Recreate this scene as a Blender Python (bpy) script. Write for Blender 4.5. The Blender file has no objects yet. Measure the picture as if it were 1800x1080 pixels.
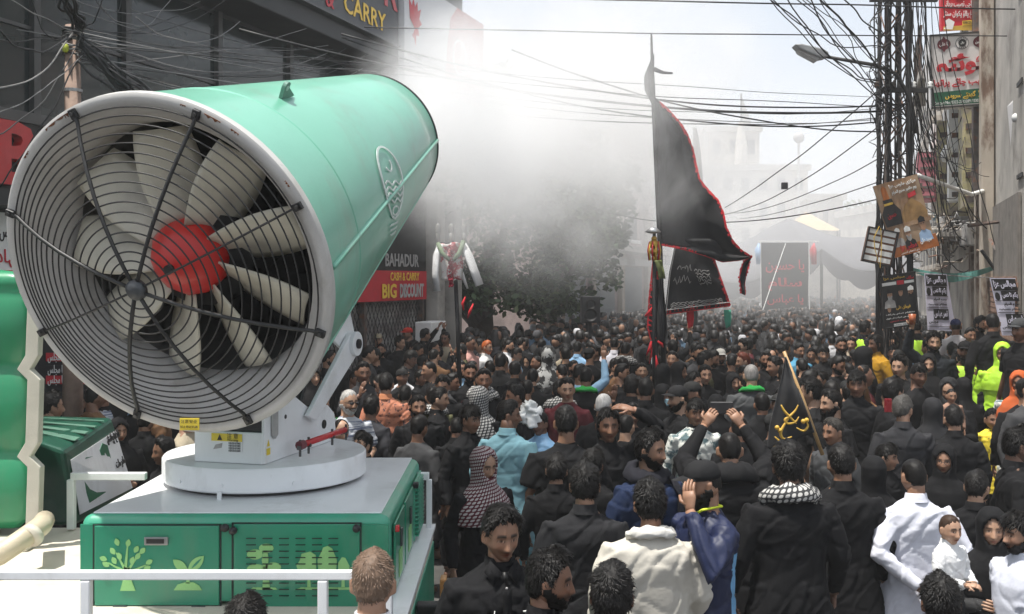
import bpy, bmesh, math, random, time
import numpy as np
from mathutils import Vector, Matrix, noise
T0=time.time()
R=math.radians
sc=bpy.context.scene
COL=sc.collection
random.seed(7)
# ------------------------------------------------------------------ camera, light, sky, exposure
FX,HV,CZ=1800.0,490.0,2.8
cam=bpy.data.cameras.new('camera'); cam.sensor_width=36; cam.lens=36; cam.shift_y=-50/1800; cam.clip_start=.1; cam.clip_end=900
camo=bpy.data.objects.new('camera',cam); COL.objects.link(camo); camo.location=(0,0,CZ); camo.rotation_euler=(R(90),0,0)
sc.camera=camo
SUNV=Vector((-.24,-.12,.96)).normalized()
world=bpy.data.worlds.new('World'); sc.world=world; world.use_nodes=True
nt=world.node_tree; bg=nt.nodes['Background']
sky=nt.nodes.new('ShaderNodeTexSky'); sky.sky_type='NISHITA'; sky.sun_disc=False
sky.sun_elevation=math.asin(SUNV.z); sky.sun_rotation=math.atan2(SUNV.x,SUNV.y); sky.air_density=1.2; sky.dust_density=6; sky.ozone_density=.6
mixc=nt.nodes.new('ShaderNodeMix'); mixc.data_type='RGBA'; mixc.inputs[0].default_value=.72
mixc.inputs[7].default_value=(8.3,9.0,10.0,1)
nt.links.new(sky.outputs[0],mixc.inputs[6]); nt.links.new(mixc.outputs[2],bg.inputs[0]); bg.inputs[1].default_value=.088
sl=bpy.data.lights.new('sun','SUN'); sl.energy=5.0; sl.angle=R(.6); sl.color=(1,.965,.9)
so=bpy.data.objects.new('sun',sl); COL.objects.link(so); so.rotation_euler=SUNV.to_track_quat('Z','Y').to_euler()
sc.view_settings.view_transform='Standard'; sc.view_settings.look='None'; sc.view_settings.exposure=.42; sc.view_settings.gamma=1
sc.view_settings.use_curve_mapping=False
cy=sc.cycles
cy.use_denoising=True
try: cy.denoiser='OPENIMAGEDENOISE'
except Exception: pass
cy.max_bounces=14; cy.diffuse_bounces=3; cy.glossy_bounces=2; cy.transmission_bounces=4; cy.volume_bounces=12; cy.transparent_max_bounces=12
cy.volume_step_rate=1.0; cy.volume_max_steps=96; cy.use_adaptive_sampling=True; cy.adaptive_threshold=.03
cy.sample_clamp_indirect=6

def W(u,v,Y): return Vector(((u-900)/FX*Y,Y,CZ-(v-HV)/FX*Y))
# ------------------------------------------------------------------ materials
MATS={}
def mat(name,col=(.5,.5,.5),rough=.6,metal=0,vary=.25,vscale=6,bump=.15,bscale=60,coat=0,spec=.5,attr=None,objcol=False,sheen=0,col2=None,c2scale=3,c2lo=.45,c2hi=.6,emit=None,coord='Object',bdist=.01,stretch=None,dirt=0):
    if name in MATS: return MATS[name]
    m=bpy.data.materials.new(name); m.use_nodes=True; MATS[name]=m
    t=m.node_tree; n=t.nodes; L=t.links.new; b=n['Principled BSDF']
    tc=n.new('ShaderNodeTexCoord'); mp=n.new('ShaderNodeMapping'); L(tc.outputs[coord],mp.inputs[0])
    if stretch: mp.inputs['Scale'].default_value=stretch
    if objcol:
        oi=n.new('ShaderNodeObjectInfo'); base=oi.outputs['Color']
    else:
        rg=n.new('ShaderNodeRGB'); rg.outputs[0].default_value=(*col,1); base=rg.outputs[0]
    if attr:
        at=n.new('ShaderNodeAttribute'); at.attribute_name=attr
        mx=n.new('ShaderNodeMix'); mx.data_type='RGBA'; mx.blend_type='MULTIPLY'; mx.inputs[0].default_value=1
        L(base,mx.inputs[6]); L(at.outputs['Color'],mx.inputs[7]); base=mx.outputs[2]
    if col2:
        nz=n.new('ShaderNodeTexNoise'); nz.inputs['Scale'].default_value=c2scale; nz.inputs['Detail'].default_value=8; nz.inputs['Roughness'].default_value=.65; L(mp.outputs[0],nz.inputs[0])
        mr=n.new('ShaderNodeMapRange'); mr.inputs[1].default_value=c2lo; mr.inputs[2].default_value=c2hi; L(nz.outputs[0],mr.inputs[0])
        mx=n.new('ShaderNodeMix'); mx.data_type='RGBA'; L(mr.outputs[0],mx.inputs[0]); L(base,mx.inputs[6]); mx.inputs[7].default_value=(*col2,1); base=mx.outputs[2]
    if dirt:
        for k,(scl,lo,hi,st) in enumerate(((3.5,.52,.78,(1,1,.35)),(38,.66,.72,(1,1,1)))):
            m2=n.new('ShaderNodeMapping'); m2.inputs['Scale'].default_value=st; L(tc.outputs[coord],m2.inputs[0])
            nz=n.new('ShaderNodeTexNoise'); nz.inputs['Scale'].default_value=scl; nz.inputs['Detail'].default_value=9; nz.inputs['Roughness'].default_value=.7; L(m2.outputs[0],nz.inputs[0])
            mr=n.new('ShaderNodeMapRange'); mr.inputs[1].default_value=lo; mr.inputs[2].default_value=hi; mr.inputs[4].default_value=dirt*(1 if k==0 else 1.4); L(nz.outputs[0],mr.inputs[0])
            mx=n.new('ShaderNodeMix'); mx.data_type='RGBA'; L(mr.outputs[0],mx.inputs[0]); L(base,mx.inputs[6]); mx.inputs[7].default_value=(.20,.165,.12,1); base=mx.outputs[2]
    if vary:
        nz=n.new('ShaderNodeTexNoise'); nz.inputs['Scale'].default_value=vscale; nz.inputs['Detail'].default_value=6; L(mp.outputs[0],nz.inputs[0])
        mr=n.new('ShaderNodeMapRange'); mr.inputs[1].default_value=.3; mr.inputs[2].default_value=.7; mr.inputs[3].default_value=1-vary; mr.inputs[4].default_value=1+vary*.6; L(nz.outputs[0],mr.inputs[0])
        hs=n.new('ShaderNodeHueSaturation'); L(mr.outputs[0],hs.inputs['Value']); L(base,hs.inputs['Color']); base=hs.outputs[0]
        mr2=n.new('ShaderNodeMapRange'); mr2.inputs[3].default_value=max(.05,rough-.12); mr2.inputs[4].default_value=min(1,rough+.12); L(nz.outputs[0],mr2.inputs[0]); L(mr2.outputs[0],b.inputs['Roughness'])
    else: b.inputs['Roughness'].default_value=rough
    L(base,b.inputs['Base Color']); b.inputs['Metallic'].default_value=metal
    b.inputs['Specular IOR Level'].default_value=spec
    b.inputs['Coat Weight'].default_value=coat; b.inputs['Coat Roughness'].default_value=.12
    if sheen: b.inputs['Sheen Weight'].default_value=sheen; b.inputs['Sheen Roughness'].default_value=.5
    if bump:
        nb=n.new('ShaderNodeTexNoise'); nb.inputs['Scale'].default_value=bscale; nb.inputs['Detail'].default_value=5; L(mp.outputs[0],nb.inputs[0])
        bp=n.new('ShaderNodeBump'); bp.inputs['Strength'].default_value=bump; bp.inputs['Distance'].default_value=bdist; L(nb.outputs[0],bp.inputs['Height']); L(bp.outputs[0],b.inputs['Normal'])
    if emit: b.inputs['Emission Color'].default_value=(*emit,1); b.inputs['Emission Strength'].default_value=1
    return m
# ------------------------------------------------------------------ mesh builder
class MB:
    def __init__(s): s.v=[]; s.f=[]; s.m=[]; s.mi=0
    def add(s,vs,fs):
        o=len(s.v); s.v+= [tuple(p) for p in vs]; s.f+=[tuple(i+o for i in f) for f in fs]; s.m+=[s.mi]*len(fs); return s
    def box(s,c,d,M=None):
        x,y,z=c; a,b,h=d[0]/2,d[1]/2,d[2]/2
        vs=[Vector((x+i*a,y+j*b,z+k*h)) for k in(-1,1) for j in(-1,1) for i in(-1,1)]
        if M: vs=[M@p for p in vs]
        return s.add(vs,[(0,2,3,1),(4,5,7,6),(0,1,5,4),(2,6,7,3),(0,4,6,2),(1,3,7,5)])
    def tube(s,pts,r,n=6,caps=True,sx=1,sy=1,ref=None):
        pts=[Vector(p) for p in pts]; k=len(pts); rs=r if isinstance(r,(list,tuple)) else [r]*k
        up=Vector(ref) if ref else Vector((0,0,1)); vs=[];fs=[]
        prev=None
        for i,p in enumerate(pts):
            d=(pts[min(i+1,k-1)]-pts[max(i-1,0)]).normalized()
            if prev is None:
                a=d.cross(up)
                if a.length<.05: a=d.cross(Vector((0,1,0)))
                if a.length<.05: a=d.cross(Vector((1,0,0)))
            else: a=prev-d*prev.dot(d)
            a.normalize(); b=a.cross(d); prev=a
            for j in range(n):
                t=2*math.pi*j/n; vs.append(p+a*(math.cos(t)*rs[i]*sx)+b*(math.sin(t)*rs[i]*sy))
        for i in range(k-1):
            for j in range(n): fs.append((i*n+j,i*n+(j+1)%n,(i+1)*n+(j+1)%n,(i+1)*n+j))
        if caps: fs.append(tuple(range(n))[::-1]); fs.append(tuple((k-1)*n+j for j in range(n)))
        return s.add(vs,fs)
    def lathe(s,prof,n=32,M=None,a0=0,a1=2*math.pi,closed=True):
        # prof (r,y) about local y axis
        k=len(prof); vs=[];fs=[]; m=n if closed else n+1
        for r,y in prof:
            for j in range(m):
                t=a0+(a1-a0)*j/n; p=Vector((r*math.cos(t),y,r*math.sin(t))); vs.append(M@p if M else p)
        for i in range(k-1):
            for j in range(n): fs.append((i*m+j,(i+1)*m+j,(i+1)*m+(j+1)%m,i*m+(j+1)%m))
        return s.add(vs,fs)
    def loft(s,rings,cap=True):
        # rings: list of lists of points same count
        n=len(rings[0]); vs=[p for r in rings for p in r]; fs=[]
        for i in range(len(rings)-1):
            for j in range(n): fs.append((i*n+j,i*n+(j+1)%n,(i+1)*n+(j+1)%n,(i+1)*n+j))
        if cap: fs.append(tuple(range(n))[::-1]); fs.append(tuple((len(rings)-1)*n+j for j in range(n)))
        return s.add(vs,fs)
    def prism(s,pts,off):
        # pts 3D polygon, extruded by vector off
        off=Vector(off); n=len(pts); a=[Vector(p) for p in pts]; vs=a+[p+off for p in a]
        fs=[tuple(range(n))[::-1],tuple(range(n,2*n))]+[(i,(i+1)%n,n+(i+1)%n,n+i) for i in range(n)]
        return s.add(vs,fs)
    def grid(s,fn,nu,nv):
        vs=[fn(i/nu,j/nv) for j in range(nv+1) for i in range(nu+1)]
        fs=[(j*(nu+1)+i,j*(nu+1)+i+1,(j+1)*(nu+1)+i+1,(j+1)*(nu+1)+i) for j in range(nv) for i in range(nu)]
        return s.add(vs,fs)
    def ball(s,c,r,nu=8,nv=6,sc3=(1,1,1)):
        vs=[];fs=[];c=Vector(c)
        for j in range(1,nv):
            ph=math.pi*j/nv
            for i in range(nu):
                t=2*math.pi*i/nu; vs.append(c+Vector((r*sc3[0]*math.sin(ph)*math.cos(t),r*sc3[1]*math.sin(ph)*math.sin(t),r*sc3[2]*math.cos(ph))))
        vs.append(c+Vector((0,0,r*sc3[2]))); vs.append(c-Vector((0,0,r*sc3[2]))); a=len(vs)-2
        for j in range(nv-2):
            for i in range(nu): fs.append((j*nu+i,(j+1)*nu+i,(j+1)*nu+(i+1)%nu,j*nu+(i+1)%nu))
        for i in range(nu): fs.append((a,i,(i+1)%nu)); fs.append((a+1,(nv-2)*nu+(i+1)%nu,(nv-2)*nu+i))
        return s.add(vs,fs)
    def mesh(s,name,mats,smooth=False):
        me=bpy.data.meshes.new(name); me.from_pydata([tuple(p) for p in s.v],[],s.f)
        if not isinstance(mats,(list,tuple)): mats=[mats]
        for m in mats: me.materials.append(m)
        if any(s.m): me.polygons.foreach_set('material_index',s.m)
        if smooth: me.polygons.foreach_set('use_smooth',[True]*len(me.polygons))
        me.update(); return me
    def obj(s,name,mats,parent=None,smooth=False,bevel=0,**kw):
        return link(name,s.mesh(name,mats,smooth),parent,bevel=bevel,**kw)
def link(name,me,parent=None,bevel=0,auto=None,**kw):
    o=bpy.data.objects.new(name,me); COL.objects.link(o)
    if parent is not None:
        o.parent=parent
        if kw.pop('world',True): o.matrix_parent_inverse=WM[parent.name].inverted() if parent.name in WM else Matrix()
    if bevel:
        m=o.modifiers.new('bevel','BEVEL'); m.width=bevel; m.segments=2; m.limit_method='ANGLE'; m.angle_limit=R(40)
    for k,v in kw.items(): o[k]=v
    return o
WM={}
def thing(name,label,cat,loc=(0,0,0),rz=0,group=None,scale=1):
    o=bpy.data.objects.new(name,None); COL.objects.link(o); o.empty_display_size=.2
    o.location=loc; o.rotation_euler=(0,0,rz); o.scale=(scale,)*3
    WM[o.name]=Matrix.Translation(loc)@Matrix.Rotation(rz,4,'Z')@Matrix.Scale(scale,4)
    o['label']=label; o['category']=cat
    if group: o['group']=group
    return o
def tag(o,label,cat,group=None):
    o['label']=label; o['category']=cat
    if group: o['group']=group
    return o
def struct(o): o['kind']='structure'; return o
def smooth_by_angle(me,ang=40):
    me.polygons.foreach_set('use_smooth',[True]*len(me.polygons))
    bm=bmesh.new(); bm.from_mesh(me)
    for e in bm.edges: e.smooth = len(e.link_faces)==2 and e.calc_face_angle(0)<R(ang)
    bm.to_mesh(me); bm.free()
# ------------------------------------------------------------------ lettering
AR={'ا':'\ufe8d\ufe8e','آ':'\ufe81\ufe82','ب':'\ufe8f\ufe90\ufe91\ufe92','پ':'\ufb56\ufb57\ufb58\ufb59','ت':'\ufe95\ufe96\ufe97\ufe98','ٹ':'\ufb66\ufb67\ufb68\ufb69',
'ج':'\ufe9d\ufe9e\ufe9f\ufea0','چ':'\ufb7a\ufb7b\ufb7c\ufb7d','ح':'\ufea1\ufea2\ufea3\ufea4','خ':'\ufea5\ufea6\ufea7\ufea8','د':'\ufea9\ufeaa','ر':'\ufead\ufeae','ز':'\ufeaf\ufeb0',
'س':'\ufeb1\ufeb2\ufeb3\ufeb4','ش':'\ufeb5\ufeb6\ufeb7\ufeb8','ص':'\ufeb9\ufeba\ufebb\ufebc','ع':'\ufec9\ufeca\ufecb\ufecc','غ':'\ufecd\ufece\ufecf\ufed0','ف':'\ufed1\ufed2\ufed3\ufed4',
'ق':'\ufed5\ufed6\ufed7\ufed8','ک':'\ufb8e\ufb8f\ufb90\ufb91','گ':'\ufb92\ufb93\ufb94\ufb95','ل':'\ufedd\ufede\ufedf\ufee0','م':'\ufee1\ufee2\ufee3\ufee4','ن':'\ufee5\ufee6\ufee7\ufee8',
'و':'\ufeed\ufeee','ہ':'\ufba6\ufba7\ufba8\ufba9','ھ':'\ufbaa\ufbab\ufbac\ufbad','ی':'\ufbfc\ufbfd\ufbfe\ufbff','ے':'\ufbae\ufbaf','ئ':'\ufe89\ufe8a\ufe8b\ufe8c','ء':'\ufe80','ن':'\ufee5\ufee6\ufee7\ufee8','ں':'\ufb9e\ufb9f'}
def shape(s):
    if not any(c in AR for c in s): return s
    out=[]
    for w in s.split(' '):
        if not any(c in AR for c in w): out.append(w[::-1] if False else w); continue
        r=''
        for i,c in enumerate(w):
            if c not in AR: r+=c; continue
            f=AR[c]; pj=i>0 and w[i-1] in AR and len(AR[w[i-1]])==4; nj=len(f)==4 and i+1<len(w) and w[i+1] in AR and len(AR[w[i+1]])>1
            k=(3 if nj else 1) if pj else (2 if nj else 0)
            r+=f[min(k,len(f)-1)]
        out.append(r[::-1])
    return ' '.join(out[::-1])
TXT={}
def text(name,s,size,M,material,parent=None,width=None,depth=.004,bold=0,align='CENTER'):
    """lettering as a mesh; M maps local x right / y up / z out of the sign"""
    key=(s,bold,round(depth/size,4),align)
    if key not in TXT:
        c=bpy.data.curves.new('lettering','FONT'); c.body=shape(s); c.align_x=align; c.align_y='CENTER'; c.extrude=depth/size; c.resolution_u=2; c.offset=bold
        o=bpy.data.objects.new('lettering',c); COL.objects.link(o)
        dg=bpy.context.evaluated_depsgraph_get(); dg.update(); me=bpy.data.meshes.new_from_object(o.evaluated_get(dg))
        bpy.data.objects.remove(o); bpy.data.curves.remove(c); me.name='lettering'; TXT[key]=me
    src=TXT[key]; me=src.copy(); me.materials.clear(); me.materials.append(material)
    xs=[v.co.x for v in me.vertices]; w=(max(xs)-min(xs)) if xs else 1
    sx=size if width is None else width/w
    me.transform(M@Matrix.Diagonal((sx,size,size,1))); me.update()
    return link(name,me,parent)
def frame(o,x,y,z=None):
    """matrix with origin o, x axis, y axis (up), z out"""
    x=Vector(x).normalized(); y=Vector(y); y=(y-x*y.dot(x)).normalized(); z=x.cross(y)
    return Matrix(((x.x,y.x,z.x,o[0]),(x.y,y.y,z.y,o[1]),(x.z,y.z,z.z,o[2]),(0,0,0,1)))
def flat(pts,M,h=.003,z0=0):
    m=MB(); m.prism([M@Vector((p[0],p[1],z0)) for p in pts],(M.to_3x3()@Vector((0,0,h)))); return m
def ell(cx,cy,a,b,n=20): return [(cx+a*math.cos(2*math.pi*i/n),cy+b*math.sin(2*math.pi*i/n)) for i in range(n)]
def nz(p,f=1,seed=0): return noise.noise(Vector((p[0]*f+seed,p[1]*f+seed*1.7,p[2]*f-seed)))
def cable_pts(a,b,sag,n=14,wob=0,seed=0):
    a=Vector(a);b=Vector(b); r=random.Random(seed); out=[]
    for i in range(n+1):
        t=i/n; p=a.lerp(b,t); p.z-=sag*4*t*(1-t)
        if wob: p+=Vector((nz((t*4,seed,1),1),nz((t*4,seed,5),1),nz((t*4,seed,9),1)))*wob*min(1,4*t*(1-t)*2)
        out.append(p)
    return out
# ================================================================== SETTING
E=Vector((.3303,.9439,0)); NL=Vector((.9439,-.3303,0)); NR=-NL; Z=Vector((0,0,1))
def LF(Y,z,off=0): return Vector((-5.5+.35*(Y-11),Y,z))+NL*off
def RF(Y,z,off=0): return Vector((8.4+.35*(Y-18),Y,z))+NR*off
asph=mat('asphalt',(.06,.058,.055),.9,vary=.35,vscale=1.2,bump=.5,bscale=40,col2=(.11,.105,.10),c2scale=1.1)
m=MB(); m.add([(-350,-60,0),(350,-60,0),(350,600,0),(-350,600,0)],[(0,1,2,3)])
struct(m.obj('road',asph))
pav=mat('paving',(.25,.24,.22),.85,vary=.3,vscale=2,bump=.4,bscale=30,col2=(.15,.14,.13),c2scale=2)
def slabpath(name,F,w,y0,y1,h,sgn):
    m=MB(); m.prism([F(y0,0,0),F(y1,0,0),F(y1,0,w),F(y0,0,w)],(0,0,h)); struct(m.obj(name,pav,bevel=.02))
slabpath('pavement',LF,1.3,6,70,.13,1); slabpath('pavement',RF,1.6,11,60,.16,1)
# plain materials
dark_clad=mat('dark_cladding',(.019,.020,.022),.55,vary=.2,vscale=1.5,bump=.05)
glass=mat('shop_glass',(.018,.028,.03),.12,vary=.5,vscale=.7,bump=0,spec=.6,col2=(.045,.05,.05),c2scale=.7,c2lo=.5,c2hi=.7)
alu=mat('aluminium_frame',(.09,.09,.09),.4,metal=.6,vary=.15)
redplas=mat('red_plastic',(.50,.015,.02),.35,vary=.12,coat=.2)
yelp=mat('yellow_paint',(.85,.55,.06),.5,vary=.1)
whitep=mat('white_print',(.82,.82,.80),.5,vary=.08)
redp=mat('red_print',(.55,.02,.035),.5,vary=.12)
blackp=mat('black_print',(.015,.015,.017),.5,vary=.1)
greenp=mat('green_print',(.02,.16,.08),.5,vary=.12)
pinkp=mat('magenta_print',(.5,.03,.2),.5,vary=.12)
skinp=mat('skin_print',(.42,.24,.15),.55,vary=.15,vscale=30)
goldp=mat('gold_print',(.62,.40,.06),.5,vary=.15)
bluep=mat('pale_blue_print',(.35,.5,.72),.5,vary=.1)
greyp=mat('grey_print',(.38,.37,.36),.5,vary=.2,vscale=20)
concrete=mat('concrete',(.42,.395,.36),.88,vary=.3,vscale=1.3,bump=.4,bscale=25,col2=(.17,.155,.14),c2scale=.9,c2lo=.5,c2hi=.7)
plaster=mat('peeling_plaster',(.46,.40,.33),.9,vary=.25,vscale=3,bump=.6,bscale=14,col2=(.16,.10,.07),c2scale=2.2,c2lo=.5,c2hi=.6,stretch=(1,1,.35))
pinkwall=mat('pink_plaster',(.42,.33,.31),.9,vary=.25,vscale=1.5,bump=.3,col2=(.25,.2,.19),c2scale=1.2,c2lo=.5,c2hi=.7)
beige=mat('beige_render',(.48,.44,.38),.9,vary=.25,vscale=1.2,bump=.3,col2=(.24,.21,.19),c2scale=1.0,c2lo=.5,c2hi=.7)
steel=mat('rusty_steel',(.12,.10,.09),.7,metal=.3,vary=.35,vscale=9,col2=(.20,.08,.04),c2scale=7,c2lo=.5,c2hi=.65)
darksteel=mat('dark_steel',(.035,.034,.035),.6,metal=.3,vary=.3,vscale=9)
shut=mat('grey_shutter',(.20,.22,.23),.5,metal=.4,vary=.2,vscale=2)
cab=mat('cable_rubber',(.012,.012,.013),.55,vary=.2,bump=0)
cabw=mat('pale_cable',(.20,.195,.19),.5,vary=.2,bump=0)
brick=mat('old_brick',(.34,.20,.14),.9,vary=.4,vscale=9,bump=.5,bscale=50)
darkin=mat('dark_interior',(.012,.012,.012),.9,vary=.2)

# ---------------- left shop building
LB=thing('shop_building','dark glass shop building with big red letters along the left of the street','building',LF(12,0))
def quad(F,y0,y1,z0,z1,off,d,mm,name,parent,**k):
    m=MB(); m.prism([F(y0,z0,off-d),F(y1,z0,off-d),F(y1,z1,off-d),F(y0,z1,off-d)],(NL if F is LF else NR)*d); return m.obj(name,mm,parent,**k)
quad(LF,5,22,0,12,0,7,dark_clad,'wall',LB)
ys=[7.2,8.6,10.0,11.4,12.8,14.6,16.4,18.2]
for a,b in zip(ys[:-1],ys[1:]):
    for z0,z1 in ((4.62,5.55),(5.59,6.55)):
        quad(LF,a+.05,b-.05,z0,z1,.03,.02,glass,'window_pane',LB)
    quad(LF,a-.045,a+.045,4.6,6.6,.10,.09,alu,'mullion',LB)
quad(LF,7,18.7,5.55,5.59,.06,.05,alu,'transom',LB)
quad(LF,7,18.7,4.50,4.62,.14,.13,alu,'window_sill',LB)
quad(LF,7,18.75,6.62,6.93,.75,.74,dark_clad,'canopy',LB,bevel=.02)
sgn=mat('charcoal_sign',(.055,.058,.065),.5,vary=.1)
sb=quad(LF,12.2,18.66,6.94,9.1,.82,.78,sgn,'sign_board',LB)
quad(LF,12.2,18.66,6.94,6.98,.86,.03,alu,'sign_edge',LB)
M=frame(LF(17.45,7.24,.83),E,Z); text('sign_lettering','CARRY',.44,M,yelp,LB,width=1.5,bold=.012)
M=frame(LF(16.32,7.18,.83),E,Z); text('sign_lettering','&',.42,M,redp,LB,bold=.01)
M=frame(LF(15.2,7.20,.83),E,Z); text('sign_lettering','CASH',.44,M,yelp,LB,width=1.3,bold=.012)
M=frame(LF(16.6,7.86,.83),E,Z); text('sign_lettering','BAHADUR',.9,M,redplas,LB,width=4.2,bold=.02)
quad(LF,5.4,18.6,3.72,4.5,.10,.09,blackp,'letter_band',LB)
quad(LF,5.4,18.6,3.55,3.72,.5,.49,dark_clad,'ledge',LB)
M=frame(LF(13.05,4.1,.16),E,Z); text('red_letters','BAHADUR',.92,M,redplas,LB,width=4.9,depth=.06,bold=.03)
# white billboard with bird mark, past the charcoal sign
WB=thing('billboard','white billboard with a red bird mark and red corner above the street','billboard',LF(20,7))
bw=mat('billboard_vinyl',(.62,.62,.63),.45,vary=.05)
quad(LF,18.75,22.3,6.35,8.3,.9,.12,bw,'panel',WB)
def LQ(y0): return frame(LF(y0,7.4,.905),E,Z)
Mx=LQ(19.15)
bird=[(-.1,-.25),(.02,-.1),(-.2,.05),(-.25,.42),(-.12,.3),(-.05,.45),(.02,.3),(.12,.42),(.14,.25),(.28,.32),(.2,.12),(.32,.05),(.15,-.05),(.2,-.2),(.08,-.2),(.05,-.4),(-.02,-.28)]
flat(bird,Mx@Matrix.Translation((0,.1,0))).obj('bird_mark',redp,WB)
text('small_lettering','SAFE BAGS',.12,Mx@Matrix.Translation((.0,-.5,0)),greyp,WB)
flat([(-.5,-.95),(1.6,-.95),(1.6,.9),(.1,.9),(-.25,.6),(-.42,.0),(-.5,-.5)],LQ(21),.003).obj('red_corner',mat('faded_red_vinyl',(.5,.17,.17),.5,vary=.1),WB)
m=MB(); Mr=LQ(21.2); m.tube([Mr@Vector((.35*math.cos(t),.35*math.sin(t)-.1,.01)) for t in np.linspace(0,6.28,24)],.02,4); m.obj('round_mark',whitep,WB)
quad(LF,21.2,23,6.2,10,.2,3,mat('grey_tower_wall',(.20,.20,.21),.8),'tower_wall',LB)
# shop front with discount sign
DS=thing('shop_sign','red BIG DISCOUNT shop sign with yellow and white letters above a steel lattice','sign',LF(20,2.4))
quad(LF,17.9,21.0,2.95,4.3,.25,.2,blackp,'top_panel',DS)
quad(LF,17.9,21.0,2.38,2.95,.27,.2,redp,'red_panel',DS)
text('lettering','BAHADUR',.34,frame(LF(19.9,3.14,.28),E,Z),greyp,DS,width=1.5,bold=.02)  # grey for white letters: mist over the sign put into the colour
text('lettering','CASH & CARRY',.22,frame(LF(20.0,2.83,.29),E,Z),yelp,DS,width=1.3,bold=.01)
text('lettering','BIG',.36,frame(LF(19.35,2.55,.29),E,Z),yelp,DS,width=.6,bold=.03)
text('lettering','DISCOUNT',.36,frame(LF(20.3,2.55,.29),E,Z),mat('faded_white_print',(.5,.48,.47),.6),DS,width=1.1,bold=.03)  # white lettering dulled in its base colour to imitate mist, not worn print
SG=thing('lattice_grille','diamond steel lattice gate under the red discount sign','gate',LF(19,0))
quad(LF,16.8,21,0,2.36,.05,.04,mat('shop_vinyl',(.42,.41,.40),.7,col2=(.16,.14,.14),c2scale=3),'back_panel',SG)
m=MB()
for k in range(-26,40):
    for sg in(1,-1):
        y0=16.8+k*.14; pts=[]
        t0=0.0; t1=2.3
        ya=y0; yb=y0+sg*2.3*.55
        # clip
        def cl(ya,za,yb,zb):
            lo,hi=0,1
            for lim,s in((16.85,1),(20.95,-1)):
                fa=(ya-lim)*s; fb=(yb-lim)*s
                if fa<0 and fb<0: return None
                if fa<0: lo=max(lo,fa/(fa-fb))
                if fb<0: hi=min(hi,fa/(fa-fb))
            if hi<=lo: return None
            return (ya+(yb-ya)*lo,za+(zb-za)*lo),(ya+(yb-ya)*hi,za+(zb-za)*hi)
        c=cl(ya,.02,yb,2.34)
        if c: m.tube([LF(c[0][0],c[0][1],.12 if sg>0 else .14),LF(c[1][0],c[1][1],.12 if sg>0 else .14)],.009,4,caps=False)
m.obj('lattice',darksteel,SG)
for y in(16.8,18.6,21): quad(LF,y-.04,y+.04,0,2.9,.2,.12,steel,'upright',SG)
text('lettering','خریداری',.4,frame(LF(18.1,1.75,.17),E,Z),pinkp,SG,width=.8)
for yy in (21.4,22.3):
    p=quad(LF,yy,yy+.35,0,4.6,.35,.3,concrete,'pillar',LB,bevel=.03)
tag(quad(LF,20.2,20.9,1.55,1.95,.75,.35,whitep,'cabinet',None,bevel=.02),'white metal cabinet standing under the discount sign','cabinet')
# posters at far left below the letters
for k,(y,z) in enumerate(((9.9,3.2),(10.45,3.2),(10.9,3.15))):
    po=thing('wall_poster',['torn magenta and white poster beneath the big red letters','yellow and white poster beside the pole shop front','small printed poster next to the concrete pole'][k],'poster',LF(y,z,.1),group='posters on the shop front')
    quad(LF,y-.2,y+.25,z-.45,z+.35,.16,.02,whitep,'sheet',po)
    text('lettering','مجلس عزا',.2,frame(LF(y,z+.15,.17),E,Z),[pinkp,redp,blackp][k],po,width=.4)
    text('lettering','بہادر',.2,frame(LF(y,z-.12,.17),E,Z),[pinkp,greenp,redp][k],po,width=.35)
    quad(LF,y-.18,y+.22,z-.42,z-.26,.172,.01,[yelp,greenp,redp][k],'band',po)
# red banner under the fan, behind people (Urdu lines)
RB=thing('street_banner','black banner with red and white written lines seen beneath the fan','banner',W(120,660,11))
m=MB(); m.box(W(118,645,11),(.62,.03,.62)); m.obj('cloth',blackp,RB)
for k,(v,c) in enumerate(((628,redp),(650,blackp),(668,redp))):
    m=MB(); m.box(W(122,v,10.97),(.5,.01,.09)); m.obj('stripe',c,RB)
    text('lettering','بیاد شہدائے کربلا مجلس',.12,frame(W(122,v,10.955),(1,0,0),Z),whitep,RB,width=.46)

# ---------------- concrete pole + bundles
CP=thing('concrete_pole','round concrete utility pole with cables wound round its head','utility pole',W(128,490,10)-Vector((0,0,2.8)))
px=(128-900)/FX*10
pole=MB(); pole.tube([(px,10,0),(px,10,2.5),(px,10,5.27)],[.105,.09,.07],16); pole.obj('shaft',mat('pole_concrete',(.30,.21,.165),.9,vary=.3,bump=.5,bscale=40),CP,smooth=True)
for z in(4.62,5.12,5.2):
    m=MB(); m.tube([(px,10,z),(px,10,z+.03)],.088,16); m.obj('steel_band',mat('galvanised',(.35,.35,.35),.45,metal=.7),CP)
rr=random.Random(3)
for k in range(14):
    m=MB(); z=4.95+rr.random()*.3; a0=rr.random()*6; tl=rr.uniform(-.03,.03)
    m.tube([(px+(.085+rr.random()*.02)*math.cos(a0+t),10+(.09)*math.sin(a0+t),z+tl*math.sin(t*2)) for t in np.linspace(0,6.1,16)],.007+.004*rr.random(),5); m.obj('wire_coil',cab if k%3 else cabw,CP,smooth=True)
m=MB(); m.ball(W(115,85,9.9),.035,8,6,(1,1,1.3)); m.obj('insulator',mat('yellow_green_insulator',(.45,.5,.05),.4),CP,smooth=True)
def cable(a,b,sag,r,label,group,mm=cab,wob=.0,n=18,parent=None,name='power_cable'):
    m=MB(); m.tube(cable_pts(a,b,sag,n,wob,hash((round(a[0],2),round(b[0],2)))%97),r,5)
    o=m.obj(name,mm,parent,smooth=True)
    if parent is None: tag(o,label,'cable',group)
    return o
top=W(140,55,9.9)
KN=thing('cable_cluster','tangle of black and grey wires fanning out from the head of the concrete pole','cables',top)
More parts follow.
